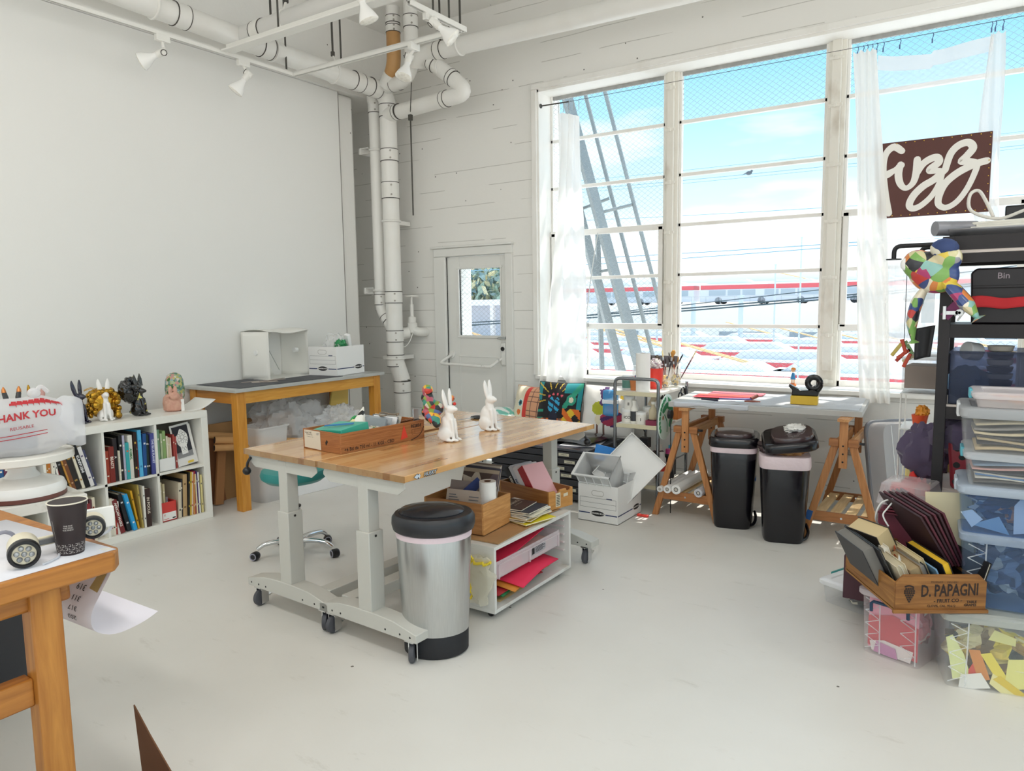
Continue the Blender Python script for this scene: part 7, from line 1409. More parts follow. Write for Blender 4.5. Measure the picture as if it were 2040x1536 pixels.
ob('lower_folds', MB().grid(gather(-.72, -.40, -.66, -.36, 5.715, 1.95, .96, 17, .02, 1), 50, 24), sheer('soft_fold', '#faf9f8', .5), ct2, ang=180)
ob('sheer_panel', MB().grid(lambda u, v: Vector((-.79+.66*u, 5.725+.012*math.sin(u*14+v*2), 3.165-.05*math.sin(PI*u)*(1-v)*(1 if u < .5 else .6)-2.2*v)), 50, 30), sheer_cloth, ct2, ang=180)
ob('top_hem', MB().grid(lambda u, v: Vector((-.79+.66*u, 5.72+.012*math.sin(u*14), 3.165-.05*math.sin(PI*u)*(1 if u < .5 else .6)-.095*v)), 50, 3), sheer('hem', '#f3f2f2', .7), ct2, ang=180)
ob('right_gather', MB().grid(gather(-.155, -.075, -.20, -.04, 5.70, 3.18, 1.9, 15, .02, 2), 40, 30), sheer('side_gather', '#f5f4f2', .75), ct2, ang=180)
for x in (-.92, -.885, -.86, -.83, -.80, -.76, -.66, -.47, -.145, -.125, -.085): ob('curtain_clip', MB().tube([(x, 5.735, 3.252), (x+.006, 5.73, 3.235), (x, 5.725, 3.21)], .0025, 6).box((x, 5.722, 3.195), (.008, .006, .028)), mat('clip_blue_steel', '#5a6f9a', .35, .6), ct2)
# ---- dark shelf unit
espresso = mat('espresso_wood', '#140b0f', .45, var=.2, vs=6)
SX, SY = -.232, 3.75
sh_ = thing('shelf_unit', 'dark brown open shelf unit at the right edge', 'shelf unit', (SX, SY, 0)); SWd, SDp = .95, .42
for x in (0, SWd-.045):
    for y in (0, SDp-.035): ob('post', MB().b2((x, y, 0), (x+.045, y+.035, 1.785)), espresso, sh_, bevel=.002)
for z, h in ((1.67, .04), (1.725, .06), (1.345, .05), (.985, .055), (.60, .05), (.12, .05)):
    ob('front_rail', MB().b2((.045, .004, z), (SWd-.045, .024, z+h)), espresso, sh_); ob('back_rail', MB().b2((.045, SDp-.024, z), (SWd-.045, SDp-.004, z+h)), espresso, sh_)
    ob('side_rail', MB().b2((.006, .035, z), (.026, SDp-.035, z+h)), espresso, sh_)
for z in (1.712, 1.39, 1.035, .645, .16): ob('shelf_board', MB().b2((.004, .006, z), (SWd-.004, SDp-.006, z+.014)), mat('shelf_board_pale', '#c9bfb8', .5) if z in (1.712, 1.035, .645) else espresso, sh_)
SB = lambda x, y, z: (SX+x, SY+y, z)
# top shelf
tag(ob('grey_tray', MB().grid(lambda u, v: Vector(SB(.02+.95*u, .03+.3*v, 1.788+.05*(2*v-1)**4*.6)), 6, 14), mat('grey_sheet_metal', '#a8a9ae', .35, .5), solid=.003), 'shallow grey metal tray on top of the shelf unit', 'tray')
t = thing('paper_roll', 'grey roll end lying at the top left corner of the shelf unit', 'roll', SB(-.005, .12, 1.835)); ob('roll', MB().cyl((-.03, -.08, -.01), (.12, .02, -.01), .032, n=24), mat('grey_roll', '#8d8d93', .4, .3), t)
for i in range(9):
    y = .05+.03*i; z = 1.815+.012*(i % 3)
    tag(ob('white_tube', MB().cyl(SB(.10+.02*(i % 2), y, z), SB(.95, y+.02, z+.022), .010, n=10), cmat('#e3e0d6', .4)), 'long thin white tube in the bundle on top of the shelf unit', 'tube', 'white tubes bundled on top of the shelf')
tag(ob('white_cord', MB().tube(spline([SB(.18, .02, 1.86), SB(.15, .05, 1.93), SB(.12, .08, 1.98), SB(.09, .06, 1.96), SB(.10, .03, 1.89), SB(.20, .02, 1.85), SB(.30, .0, 1.88), SB(.40, .02, 1.90), SB(.34, .05, 1.86), SB(.48, .02, 1.885), SB(.56, .0, 1.87)], 6), .007, 8), cmat('#d6d3cb', .5)), 'white looped cord tied around the tube bundle on the shelf', 'cord')  # plain white cord looped over the tubes
tag(ob('black_case', MB().b2(SB(.22, .30, 1.84), SB(.7, .40, 1.93)), black_plastic, bevel=.008), 'black case behind the white tubes on top of the shelf', 'case')
for i, (x0, y) in enumerate(((-.19, .02), (-.10, .22))):
    t = thing('hook_arm', ('long' if i == 0 else 'short')+' black curved hook arm with flat disc end at the shelf top', 'hook', SB(0, y, 0)); ob('arm', MB().tube([(.02, 0, 1.755)]+[(x0+.04, 0, 1.755)]+elbow((x0+.03, 0, 1.755), (x0, 0, 1.755), (x0, 0, 1.725))+[(x0, 0, 1.70)], .010, 10), black_matte, t); ob('disc', MB().lathe([(.0001, 1.694), (.032, 1.694), (.032, 1.699), (.0001, 1.702)], (x0, 0, 0), 22), black_plastic, t)
# rabbit mask
MC = ['#e3c84a', '#d8d0a0', '#c8443f', '#3a4f86', '#8fc0b8', '#e08a4a', '#b03a6e', '#2f3038', '#d9cda6', '#9a9aa0', '#7fae5a', '#efe6cf']
maskm = patches('mask_paper', MC, 30, .35, .3)
mk = thing('rabbit_mask', 'colourful papier mache rabbit mask hanging on the shelf corner', 'mask', SB(-.025, -.08, 1.63), rot=(0, 0, math.radians(-10))); mk.scale = (1.25, 1.25, 1.25)
hd_ = MB().ball((-.0, 0, 0), (.085, .055, .07), 20, R=rotm(0, .5, 0)); hd_.ball((-.045, -.02, .03), (.05, .045, .05), 16); hd_.ball((.045, -.01, .045), (.045, .045, .045), 16)
ob('face', hd_, maskm, mk, vox=.006, vs_=4)
def mear(pts, rs): return MB().tube(spline(pts, 5), [rs[min(int(k/5), len(rs)-2)]+(rs[min(int(k/5), len(rs)-2)+1]-rs[min(int(k/5), len(rs)-2)])*((k % 5)/5) for k in range(5*(len(pts)-1)+1)], 16, flat=.5)
ob('ear', mear([(-.02, 0, -.05), (-.045, .0, -.10), (-.06, .005, -.17), (-.055, .01, -.245)], [.02, .038, .036, .004]), maskm, mk); ob('ear', mear([(.03, -.01, -.02), (.07, -.015, -.06), (.11, -.015, -.11), (.145, -.01, -.16)], [.025, .042, .045, .006]), maskm, mk)
ob('blue_patch', MB().ball((.035, -.015, .078), (.045, .04, .035), 14), patches('blue_stripes', ['#2f4272', '#35497c', '#e9e4d2', '#2c3d6a'], 22), mk); ob('eye', MB().ball((-.075, -.045, .03), (.018, .01, .022), 12), mat('mask_white', '#f4f4f2', .4), mk)
t = thing('binder_clip', 'silver bulldog clip fixed to the shelf front post', 'clip', SB(.022, -.012, 1.455)); ob('jaw', MB().b2((-.008, -.006, -.03), (.006, .012, .03)), steel, t, bevel=.002); ob('grip', MB().b2((.006, -.004, -.008), (.05, .004, .008)).lathe([(.015, -.004), (.015, .004), (.006, .004), (.006, -.004)], (.055, 0, 0), 16, R=rotm(PI/2, 0, 0)), steel, t)
# second shelf
b = thing('storage_bin', 'dark plum storage bin lettered Bin on the second shelf', 'storage bin', SB(.13, .03, 1.405)); dkp = mat('dark_plum_plastic', '#120a10', .4)
ob('body', MB().prism([(-.01, 0), (.60, 0), (.62, .24), (-.0, .24), (-.02, .22)], .30, facing((0, .30, 0), (1, 0, 0), (0, 0, 1))), dkp, b, bevel=.008); ob('lid_step', MB().b2((-.01, -.012, .155), (.62, .0, .165)), dkp, b, bevel=.002)
o = MB(); o.text('Bin', facing((.10, -.0012, .205), (1, 0, 0), (0, 0, 1)), .036, 0, bold=.0004); ob('lettering', o, mat('bin_grey_ink', '#8d8289', .6), b, smooth=False)
tag(ob('red_fabric', MB().grid(lambda u, v: Vector(SB(.12+.55*u, -.005+.01*v+.008*math.sin(u*14), 1.475+.05*v*(1-.5*u)+.004*math.sin(u*23))), 30, 4), mat('red_cloth', '#b3252b', .85), solid=.004), 'strip of red fabric draped across the front of the plum bin', 'fabric')
tag(ob('plum_card', MB().box(SB(.05, .0, 1.47), (.04, .01, .09), rotm(0, .7, 0)).box(SB(.075, .01, 1.49), (.05, .01, .03), rotm(0, -.4, 0)), mat('magenta_plum', '#7a2a5e', .5)), 'magenta plum plastic scraps beside the clip on the second shelf', 'plastic')
tag(ob('white_wire', MB().tube(spline([SB(.06, .02, 1.44), SB(.09, .01, 1.49), SB(.075, .0, 1.46), SB(.10, .0, 1.47), SB(.07, .02, 1.42)], 6), .004, 6), white_plastic), 'coil of white wire on the second shelf behind the clip', 'wire')
tag(ob('black_pouch', MB().grid(lambda u, v: Vector(SB(-.085+.07*u*(1-.2*v), -.01+.02*math.sin(u*3), 1.40-.14*v-.015*(1-u))), 8, 10), black_matte, solid=.012), 'black pouch hanging at the left of the shelf post', 'pouch')
tag(ob('clear_strips', MB().box(SB(-.045, .02, 1.52), (.05, .01, .22)), clear('clear_acetate', '#cfe0ea', .35, .1)), 'clear plastic strip hanging behind the mask ear', 'plastic strip')
# third shelf: big clear bin
cb_ = thing('clear_bin', 'large cloudy clear bin with dark bowls on the third shelf', 'storage bin', SB(.05, .02, 1.052)); cc_ = clear('smoky_clear', '#5f6880', .22, .2, '#c9ccd6')
o = MB(); w, d, h, k = .85, .34, .235, .004
for f in (((0, 0, 0), (w, d, k)), ((0, 0, 0), (w, k, h)), ((0, d-k, 0), (w, d, h)), ((0, 0, 0), (k, d, h)), ((w-k, 0, 0), (w, d, h)), ((-.01, -.012, h-.012), (w+.01, 0, h))): o.b2(*f)
ob('bin', o, cc_, cb_)
tag(ob('blue_bundle', blob((.09, .08, .075), SB(.12, .17, 1.135), 91, .3, 3, None, 24), mat('blue_grey_cloth', '#5f7fa0', .7)), 'blue grey bundle inside the large clear bin', 'bundle')
tag(ob('dark_bundle', blob((.2, .1, .07), SB(.60, .18, 1.13), 92, .3, 3, None, 24), mat('dark_bundle', '#4d444a', .8)), 'dark bundle at the right inside the large clear bin', 'bundle')
for i in range(7): tag(ob('bowl', MB().lathe([(.03, 0), (.046, .008), (.052, .03), (.048, .03), (.042, .01), (.0001, .006)], SB(.235, .16, 1.09+.031*i), 24), cmat('#3a2f3e' if i % 2 else '#d9cfc0', .35)), 'small round bowl in the stack inside the large clear bin', 'bowl', 'bowls stacked in the large clear bin')
tag(ob('white_disc', MB().cyl(SB(.105, .12, 1.285), SB(.15, .16, 1.275), .040, n=28), white_plastic, bevel=.003), 'white round disc leaning on the rim of the large clear bin', 'disc'); tag(ob('green_item', MB().ball(SB(.44, .06, 1.2), (.05, .03, .025), 12), mat('lime_green', '#7fae4a', .5)), 'blurred green object inside the large clear bin', 'object')
tag(ob('black_pen', MB().cyl(SB(.345, .14, 1.2), SB(.335, .14, 1.345), .006, n=10), black_plastic), 'black pen sticking up from the large clear bin', 'pen')
for i in range(2): tag(ob('cream_roll', MB().cyl(SB(.42+.10*i, .36, 1.052), SB(.42+.10*i, .36, 1.335), .045, n=20), cmat('#d9c9b4', .7)), ('left' if i == 0 else 'right')+' cream fabric roll standing at the back of the third shelf', 'roll')
# lower shelf: red basket and purple cloth
bk = thing('red_basket', 'dark red plastic basket with round holes on the lower shelf', 'basket', SB(.075, .05, .66)); redb = mat('basket_red', '#8e2230', .4)
ob('basket', MB().prism([(0, 0), (.30, 0), (.33, .22), (-.02, .22)], .26, facing((0, .26, 0), (1, 0, 0), (0, 0, 1))), redb, bk, bevel=.015, seg=3)
for r_ in range(5):
    for c_ in range(6): ob('hole', MB().cyl((.02+.05*c_+.02*(r_ % 2), -.0015, .035+.038*r_), (.02+.05*c_+.02*(r_ % 2), .001, .035+.038*r_), .014, n=14), print_black, bk)
purple = mat('purple_cloth', '#554a63', .9, sheen=.3)
tag(ob('purple_cloth', blob((.11, .06, .135), (-.275, 3.99, .79), 93, .32, 2.6, None, 36), purple), 'purple cloth hanging over the left end of the lower shelf', 'cloth')
tag(ob('purple_cloth', blob((.11, .09, .10), SB(.10, .12, .905), 95, .35, 3), purple), 'bunched purple cloth above the red basket on the lower shelf', 'cloth')
# things between shelf and wall
t = thing('orange_pot', 'small orange pot with orange ribbon on a ledge left of the shelf', 'pot', (-.315, 4.12, .885)); ob('pot', MB().lathe([(.028, 0), (.038, .06), (.034, .06), (.0001, .01)], n=22), mat('orange_plastic', '#e0562b', .45), t); ob('ribbon', blob((.03, .025, .03), (.01, 0, .075), 97, .5, 4), mat('ribbon_orange', '#ea9a2f', .5), t)
yb2 = mat('pale_yellow_bag', '#ecd98f', .7)
tag(ob('yellow_bag', MB().prism([(0, 0), (.24, 0), (.27, .5), (.24, .74), (.10, .77), (.02, .72)], .10, facing((-.395, 4.30, .0), (1, 0, 0), (0, -.02, 1))), yb2, bevel=.02, disp=(.03, .2), seg=3), 'crumpled pale yellow paper bag on the floor left of the shelf', 'paper bag')
tag(ob('red_fabric', blob((.10, .09, .14), (-.30, 3.93, .52), 99, .5, 2.6), mat('bright_red_cloth', '#d9302a', .6)), 'bright red crumpled bag in front of the yellow bag', 'bag')
tag(ob('storage_box', MB().b2((-.42, 3.84, 0), (-.26, 4.0, .40)), mat('grey_carton', '#a9a5a2', .7), bevel=.003), 'grey carton under the bright red bag', 'carton')
t = thing('hanging_pegs', 'cluster of red and green pegs hanging left of the shelf', 'pegs', (-.378, 3.9, 1.26))
for i, (dx, dz, a, c) in enumerate(((-.03, .02, .6, '#c8b25a'), (.0, .0, .9, '#c4482f'), (.025, -.02, 1.0, '#d9cfa6'), (.0, .035, -.3, '#c4482f'), (.02, .03, -.5, '#7fa06a'), (-.01, -.01, .7, '#b83a2a'), (.015, -.03, .4, '#c4482f'))): ob('peg', MB().box((dx, .01*(i % 3), dz), (.016, .014, .07), rotm(0, a, 0)), cmat(c, .5), t, bevel=.002)
ob('string', MB().cyl((0, 0, .03), (-.0, -.01, .44), .0015, n=6), black_matte, t)
t = thing('clear_box', 'clear box with brown contents on a stand beside the shelf post', 'storage bin', (-.30, 4.16, 1.06), math.radians(-4)); o = MB(); k = .004
for f in (((-.09, -.1, 0), (.09, .12, k)), ((-.09, -.1, 0), (.09, -.1+k, .16)), ((-.09, .12-k, 0), (.09, .12, .16)), ((-.09, -.1, 0), (-.09+k, .12, .16)), ((.09-k, -.1, 0), (.09, .12, .16))): o.b2(*f)
ob('box', o, clear('clear_bin_wall', '#eef0f0', .08, .12), t); ob('lid', MB().b2((-.095, -.105, .16), (.095, .125, .175)).b2((-.06, -.06, .175), (.06, .08, .19)), clear('clear_lid', '#f2f2f2', .5, .2), t, bevel=.004); ob('contents', MB().b2((-.08, -.09, .02), (.08, .11, .13)), mat('brown_contents', '#86705f', .8), t)
wsd = thing('wire_stand', 'thin white wire stand carrying the clear box beside the shelf post', 'stand', (-.40, 4.05, 0))
for z in (.875, 1.05): ob('wire_shelf', MB().b2((0, 0, z), (.19, .25, z+.006)), white_metal, wsd)
for x, y in ((.004, .004), (.186, .004), (.004, .246), (.186, .246)): ob('leg', MB().cyl((x, y, 0), (x, y, 1.056), .004, n=8), white_metal, wsd)
# large clear underbed box leaning on the trestle
lb = thing('underbed_box', 'large clear underbed box leaning upright against the right trestle', 'storage bin', (-.545, 4.98, .0), rot=(0, math.radians(-12), math.radians(-48)))
cl_ = clear('underbed_clear', '#efe9e6', .30, .2); n_ = 24
o = MB(); rbox(o, [(.20, .375, 0), (.195, .37, .06), (.18, .355, .13)], 9, 40, 0, rotm(0, PI/2, 0) @ rotm(0, 0, PI/2), (-.07, .20, .385)); ob('tub', o, cl_, lb, ang=40)
o = MB(); rbox(o, [(.212, .387, -.02), (.215, .39, -.012), (.215, .39, .0), (.21, .385, .006)], 9, 40, 0, rotm(0, PI/2, 0) @ rotm(0, 0, PI/2), (-.07, .20, .385)); ob('lid', o, mat('grey_lid', '#7d7f86', .45), lb, ang=40)
o = MB()
for q in (.08, .24, .33): o.b2((.0605, q, .04), (.0625, q+.003, .73))
ob('ridge', o, mat('milky_rib'), lb); o = MB(); Mx = facing((.0635, .335, .40), (0, 0, -1), (0, 1, 0)); o.prism([(-.08, -.02), (.20, -.02), (.20, .02), (-.08, .02)], .0004, Mx, 0)
for i in range(5): o.prism([(-.06+.05*i, -.012), (-.05+.05*i, -.012), (-.05+.05*i, .012), (-.06+.05*i, .012)], .0004, Mx @ T(0, 0, .0006), 1)
ob('measure_label', o, [mat('ruler_strip', '#c9bda2', .6), mat('brown_ink', '#5a4a35', .7)], lb, smooth=False)
# ---- stacked clear bins with paper scraps
scr = lambda n, cols, s=22: patches('scraps_'+n, cols, s, .75)
def scraps(label, c, r, m, seed, amp=.35):
    o = tag(ob('paper_scraps', blob(r, c, seed, amp, 3.4, None, 30), m, smooth=False), label, 'paper scraps'); o['kind'] = 'stuff'; return o
clr = clear('bin_clear', '#eef1f4', .05, .12); clb = clear('bin_clear_blue', '#b9cdea', .06, .12, '#e6eef8'); ribm = clear('bin_rib', '#f4f6f8', .35, .2)
def bin_box(label, loc, rz, w, d, h, m, lid, trim=None, ribs=True, taper=.93, lh=.02, latch=None):
    """lidded clear bin; origin at front left floor corner, front on -y"""
    t = thing('clear_bin', label, 'storage bin', loc, rz); o = MB(); rbox(o, [(w/2*taper, d/2*taper, .0), (w/2*(taper+1)/2, d/2*(taper+1)/2, h*.5), (w/2, d/2, h)], 14, 48, 0, None, (w/2, d/2, 0)); o.f = o.f[:-1]; o.k = o.k[:-1]; ob('tub', o, m, t, ang=40, solid=.002)
    if lid:
        o = MB(); rbox(o, [(w/2+.008, d/2+.008, h-.012), (w/2+.014, d/2+.014, h-.004), (w/2+.014, d/2+.014, h+lh-.005), (w/2+.006, d/2+.006, h+lh), (w/2-.025, d/2-.025, h+lh), (w/2-.03, d/2-.03, h+lh-.006)], 14, 48, 0, None, (w/2, d/2, 0)); ob('lid', o, lid, t, ang=40)
    if latch: ob('latch', MB().b2((.0-.02, d*.3, h-.02), (.0-.008, d*.6, h+lh+.004)), latch, t, bevel=.003)
    if ribs:
        for sx, x in ((0, .02), (1, w-.02-.06)):
            o = MB(); q0 = .012; n = 4
            for i in range(n):
                z0, z1 = h*(.08+.84*i/n), h*(.08+.84*(i+1)/n)
                o.tube([(x, -.001+d/2*(1-taper)*(1-z0/h), z0), (x+.06, -.001+d/2*(1-taper)*(1-(z0+z1)/2/h), (z0+z1)/2), (x, -.001+d/2*(1-taper)*(1-z1/h), z1)], .0025, 5)
            o.tube([(x+.06, .0+d/2*(1-taper), .01), (x+.06, -.001, h*.96)], .003, 5); ob('corner_ribs', o, ribm, t)
    return t
A13 = math.radians(12)
bin_box('yellow scrap bin, clear, on the floor at the bottom of the tall stack', (-.125, 3.205, 0), A13, .42, .31, .285, clr, clear('yellow_bin_lid', '#dfe2da', .35, .2), None, True)
def yp(x, y, z): return Vector((-.125, 3.205, 0))+rotm(0, 0, A13) @ Vector((x, y, z))
scraps('heap of mixed yellow paper scraps inside the yellow scrap bin', yp(.21, .16, .105), (.175, .125, .085), scr('yellow', ['#e4d98a', '#d9c25a', '#efe7b8', '#7d6a4a', '#e8d34a', '#3f4a44', '#c9b98a', '#efe9c8', '#a8894a', '#e6e0a8']), 101)
for i, (x, z, rz, pts, c, nm) in enumerate(((.07, .03, -.15, [(-.03, 0), (.035, 0), (.02, .10), (-.01, .18), (-.035, .17)], '#e6eaa6', 'tall pale lime'), (.115, .04, .1, [(-.022, .0), (.02, -.0), (.026, .035), (.012, .07), (-.012, .07), (-.026, .03)], '#d9492f', 'rounded orange red'), (.13, .085, -.35, [(-.02, -.05), (.02, -.05), (.022, .07), (-.015, .08)], '#d98a3a', 'orange'), (.205, .05, -.6, [(-.018, -.03), (.02, -.03), (.025, .11), (-.01, .12)], '#ecd84a', 'bright yellow'), (.265, .045, -.25, [(-.06, -.02), (.07, -.02), (.09, .09), (-.02, .10)], '#e9e48a', 'broad lemon'), (.215, .015, -.9, [(-.02, -.05), (.03, -.05), (.02, .07), (-.02, .05)], '#f0e6a0', 'cream yellow'), (.255, .01, -1.0, [(-.012, -.05), (.012, -.06), (.018, .08), (-.01, .09)], '#e3c52a', 'golden'), (.105, .008, -.4, [(-.05, -.0), (.06, -.02), (.05, .045), (-.02, .055)], '#efece4', 'torn white'), (.35, .05, -.5, [(-.05, -.03), (.05, -.04), (.06, .08), (-.03, .10)], '#dcd28a', 'straw'), (.19, .20, .2, [(-.04, 0), (.05, .005), (.045, .035), (-.03, .045)], '#d9d68a', 'olive yellow'))):
    Mx = facing(yp(x, .028-.001*i, z), rotm(0, rz, A13) @ Vector((1, 0, 0)), rotm(0, rz, A13) @ Vector((0, .0, 1)))
    tag(ob('paper_scrap', MB().prism(pts, .001, Mx), cmat(c, .75)), f'{nm} paper piece pressed against the front of the yellow scrap bin', 'paper scrap')
A5 = math.radians(4)
def sbin(z, x0, h, lab_, m, lid, ribs=False, w=.43, d=.31, latch=None, lh=.022): return bin_box(lab_, (x0, 3.315, z), A5, w, d, h, m, lid, None, ribs, .95, lh, latch)
sbin(.309, -.085, .27, 'clear bin of dark blue scraps, second from the bottom of the tall stack', clb, clear('blue_lid', '#b9c9de', .5, .2), True)
sbin(.603, -.10, .165, 'clear bin of blue and white cut paper under a grey blue lid in the stack', clb, mat('grey_blue_lid', '#a9b4c2', .4), False, latch=mat('lid_latch', '#c3ccd6', .4))
sbin(.792, -.085, .115, 'clear bin of flat papers in the middle of the tall stack', clr, clear('pale_lid', '#e3e8ee', .5, .2), False, latch=mat('teal_latch', '#5fb3c4', .4), lh=.014)
sbin(.923, -.105, .145, 'clear bin of newspapers with a thick grey lid near the stack top', clr, mat('thick_grey_lid', '#a5a7aa', .45), False, latch=mat('white_latch', '#e4e6e8', .4), lh=.03)
sbin(1.1, -.068, .045, 'small shallow clear box of red scraps at the top of the stack', clear('top_box_clear', '#f3ebe9', .3, .15), clear('top_lid', '#f4eef0', .5, .2), False, .36, .26, mat('teal_latch'), .012)
def sp(x, y, z): return Vector((-.09, 3.315, 0))+rotm(0, 0, A5) @ Vector((x, y, z))
def leafpile(label, z, h, cols, seed, n=7, cat='paper pile'):
    rn_ = random.Random(seed)
    for i in range(n):
        zz = z+h*i/n
        tag(ob('paper_sheet', MB().grid(lambda u, v: sp(.03+.36*u+.006*math.sin(i), .03+.24*v, zz+.02*math.sin(u*(3+seed % 3)+i*.9)*math.sin(PI*v*.5+.4)+.004), 12, 5), cmat(cols[i % len(cols)], .8), solid=h/n*.5), label % ORD[i], 'paper')
scraps('heap of navy and grey paper scraps in the second stack bin', sp(.22, .16, .43), (.185, .125, .10), scr('navy', ['#2f3a52', '#4d5c78', '#232a3c', '#8fa3b8', '#3c4358', '#6f7f94', '#d9d6cc', '#4a3f4a', '#2a4a6a']), 103)
scraps('heap of blue and white paper scraps under the grey blue lid', sp(.22, .16, .675), (.185, .125, .065), scr('blue', ['#3f6f9a', '#a9c3d9', '#2c4f7c', '#dfe6ec', '#5b86ad', '#34507a', '#7f97ad', '#c98a6a']), 105)
for i, (x, z, rz, pts, c, nm) in enumerate(((.20, .615, -.2, [(-.03, 0), (.05, .0), (.075, .14), (.02, .14), (-.01, .11)], '#d6dbe2', 'tall pale grey'), (.09, .618, .2, [(-.06, 0), (.07, .0), (.02, .06)], '#8fb0c9', 'triangular steel blue'), (.05, .63, -.6, [(-.02, 0), (.03, .01), (.02, .06), (-.02, .07)], '#dfe6ec', 'small white'), (.29, .62, .1, [(-.05, 0), (.07, 0), (.05, .10), (-.0, .09)], '#5f86b8', 'patterned blue'))):
    Mx = facing(sp(x, .0275-.001*i, z), rotm(0, rz, A5) @ Vector((1, 0, 0)), rotm(0, rz, A5) @ Vector((0, 0, 1)))
    tag(ob('paper_scrap', MB().prism(pts, .001, Mx), cmat(c, .75)), f'{nm} paper piece at the front of the blue and white scrap bin', 'paper scrap')
leafpile('%s sheet from the bottom in the flat paper bin of the stack', .797, .085, ['#5a5550', '#c9c4b8', '#4f79a8', '#b9b4aa', '#2f3038', '#d9a9a0', '#8fa3b8'], 4)
leafpile('%s newspaper from the bottom in the thick lidded bin', .928, .12, ['#cbb58e', '#3a3634', '#b9a583', '#4a4440', '#d6c6a4', '#8f8a84', '#cfc0a0'], 5)
scraps('orange red paper scraps in the small shallow top box', sp(.19, .14, 1.122), (.15, .10, .018), scr('red', ['#b8472f', '#d98a3a', '#a83a34', '#e6b49a', '#8f2f2a']), 107, .2)
# pink bin and small clear box
A20 = math.radians(-18)
bin_box('clear bin of pink and red paper under the left of the fruit crate', (-.445, 3.36, 0), A20, .245, .33, .27, clear('pink_bin_clear', '#f6eef0', .06, .12), clear('pink_bin_lid', '#efe6ea', .35, .2), None, True)
def pp(x, y, z): return Vector((-.445, 3.36, 0))+rotm(0, 0, A20) @ Vector((x, y, z))
for i, (pts, c, nm) in enumerate((([(.02, .02), (.225, .02), (.225, .25), (.02, .25)], '#f0a0b4', 'large pale pink'), ([(.02, .03), (.225, .02), (.225, .165), (.12, .19), (.02, .16)], '#cf4a52', 'dusty red'), ([(.04, .012), (.20, .008), (.21, .06), (.09, .07), (.03, .05)], '#efe6e2', 'torn white'), ([(.05, .010), (.15, .006), (.14, .05), (.06, .06)], '#c98ab4', 'patterned mauve'))):
    Mx = facing(pp(0, .036-.004*i, 0), rotm(0, 0, A20) @ Vector((1, 0, 0)), (0, 0, 1)); tag(ob('paper_sheet', MB().prism(pts, .001, Mx), cmat(c, .75)), f'{nm} paper at the front inside the pink paper bin', 'paper')
tag(ob('handle', MB().tube([pp(.05, -.012, .20), pp(.05, -.014, .235), pp(.06, -.015, .245), pp(.19, -.015, .245), pp(.20, -.014, .235), pp(.20, -.012, .21)], .007, 8), mat('navy_latch', '#23405c', .4)), 'navy wire handle across the front of the pink paper bin', 'handle')
scraps('crumpled red and pink scraps filling the back of the pink paper bin', pp(.12, .19, .12), (.085, .11, .10), scr('pink', ['#e07a8c', '#c8434f', '#f0b4c0', '#b53a48', '#e9d5d2']), 109, .25)
bin_box('small low clear box with white lid and teal latch on the floor', (-.695, 3.835, 0), math.radians(-24), .24, .36, .105, clr, clear('white_lid', '#f2f3f5', .85, .3), None, False, .92, .016, mat('teal_latch2', '#2f8f8c', .4))
scraps('dark papers inside the small low clear box', Vector((-.695, 3.835, 0))+rotm(0, 0, math.radians(-24)) @ Vector((.12, .18, .052)), (.10, .15, .045), scr('dark', ['#3a3a38', '#4a4a44', '#2c2c2e', '#d6cfb8', '#454a3a', '#35332f']), 111, .2)
# ---- fruit crate full of books
A33 = math.radians(32); crt = wood('fruit_crate_wood', '#a06c34', '#704318', 'x', 4, .6, 10); crt_y = wood('fruit_crate_side', '#ad7a3c', '#7d4f22', 'y', 4, .6, 10)
fc = thing('fruit_crate', 'old wooden fruit crate stencilled D. PAPAGNI full of books', 'crate', (-.289, 3.088, .3085), A33)
cw, cd, chh, ck = .345, .455, .150, .012
ob('front_board', MB().prism([(0, 0), (cw, 0), (cw, chh-.03), (cw-.03, chh), (.03, chh), (0, chh-.03)], ck, facing((0, ck, 0), (1, 0, 0), (0, 0, 1))), crt, fc, bevel=.0015)
ob('back_board', MB().prism([(0, 0), (cw, 0), (cw, chh-.03), (cw-.03, chh), (.03, chh), (0, chh-.03)], ck, facing((0, cd, 0), (1, 0, 0), (0, 0, 1))), crt, fc)
for x in (0, cw-.008): ob('side_board', MB().b2((x, ck, .012), (x+.008, cd-ck, .118)), crt_y, fc, bevel=.001)
ob('bottom_board', MB().b2((.0, ck, 0), (cw, cd-ck, .008)), crt_y, fc); ob('bottom_cleat', MB().b2((-.012, -.012, -.0), (cw+.005, .0, .014)), crt, fc, bevel=.002)
ink = mat('crate_ink', '#2b1a12', .7); o = MB(); F = facing((0, -.0008, 0), (1, 0, 0), (0, 0, 1))
def arch(x, y): return F @ Vector((x, y+.030*(x-.06)*1.0, 0))
o.text('D. PAPAGNI', lambda x, y: arch(x*.62+.205, y+.083), .066, 0, bold=.0016); o.text('- FRUIT CO -', lambda x, y: F @ Vector((x+.20, y+.047+.03*x, 0)), .019, 0, bold=.0005); o.text('CLOVIS, CAL. 93612', F @ T(.175, .026), .0125, 0, bold=.0003)
o.text('TABLE', F @ T(.29, .042), .0135, 0, bold=.0005); o.text('GRAPES', F @ T(.285, .030), .0135, 0, bold=.0005); o.text('PRODUCE', F @ T(.155, .122), .010, 0); o.text('DELIVERY', F @ T(.215, .121), .010, 0); o.text('-----------------------', F @ T(.18, .010), .012, 0, bold=.0012)
for i, r_ in enumerate((4, 5, 5, 4, 3, 2, 1)):
    for j in range(r_): o.prism([(.052+.0085*(j-(r_-1)/2)+.0042*math.cos(a*PI/4), .095-.0085*i+.0042*math.sin(a*PI/4)) for a in range(8)], .0004, F, 0)
o.stroke([(.035, .104), (.05, .108), (.066, .102)], .006, .0004, F, 0)
ob('stencil', o, ink, fc, smooth=False)['kind'] = 'stuff'
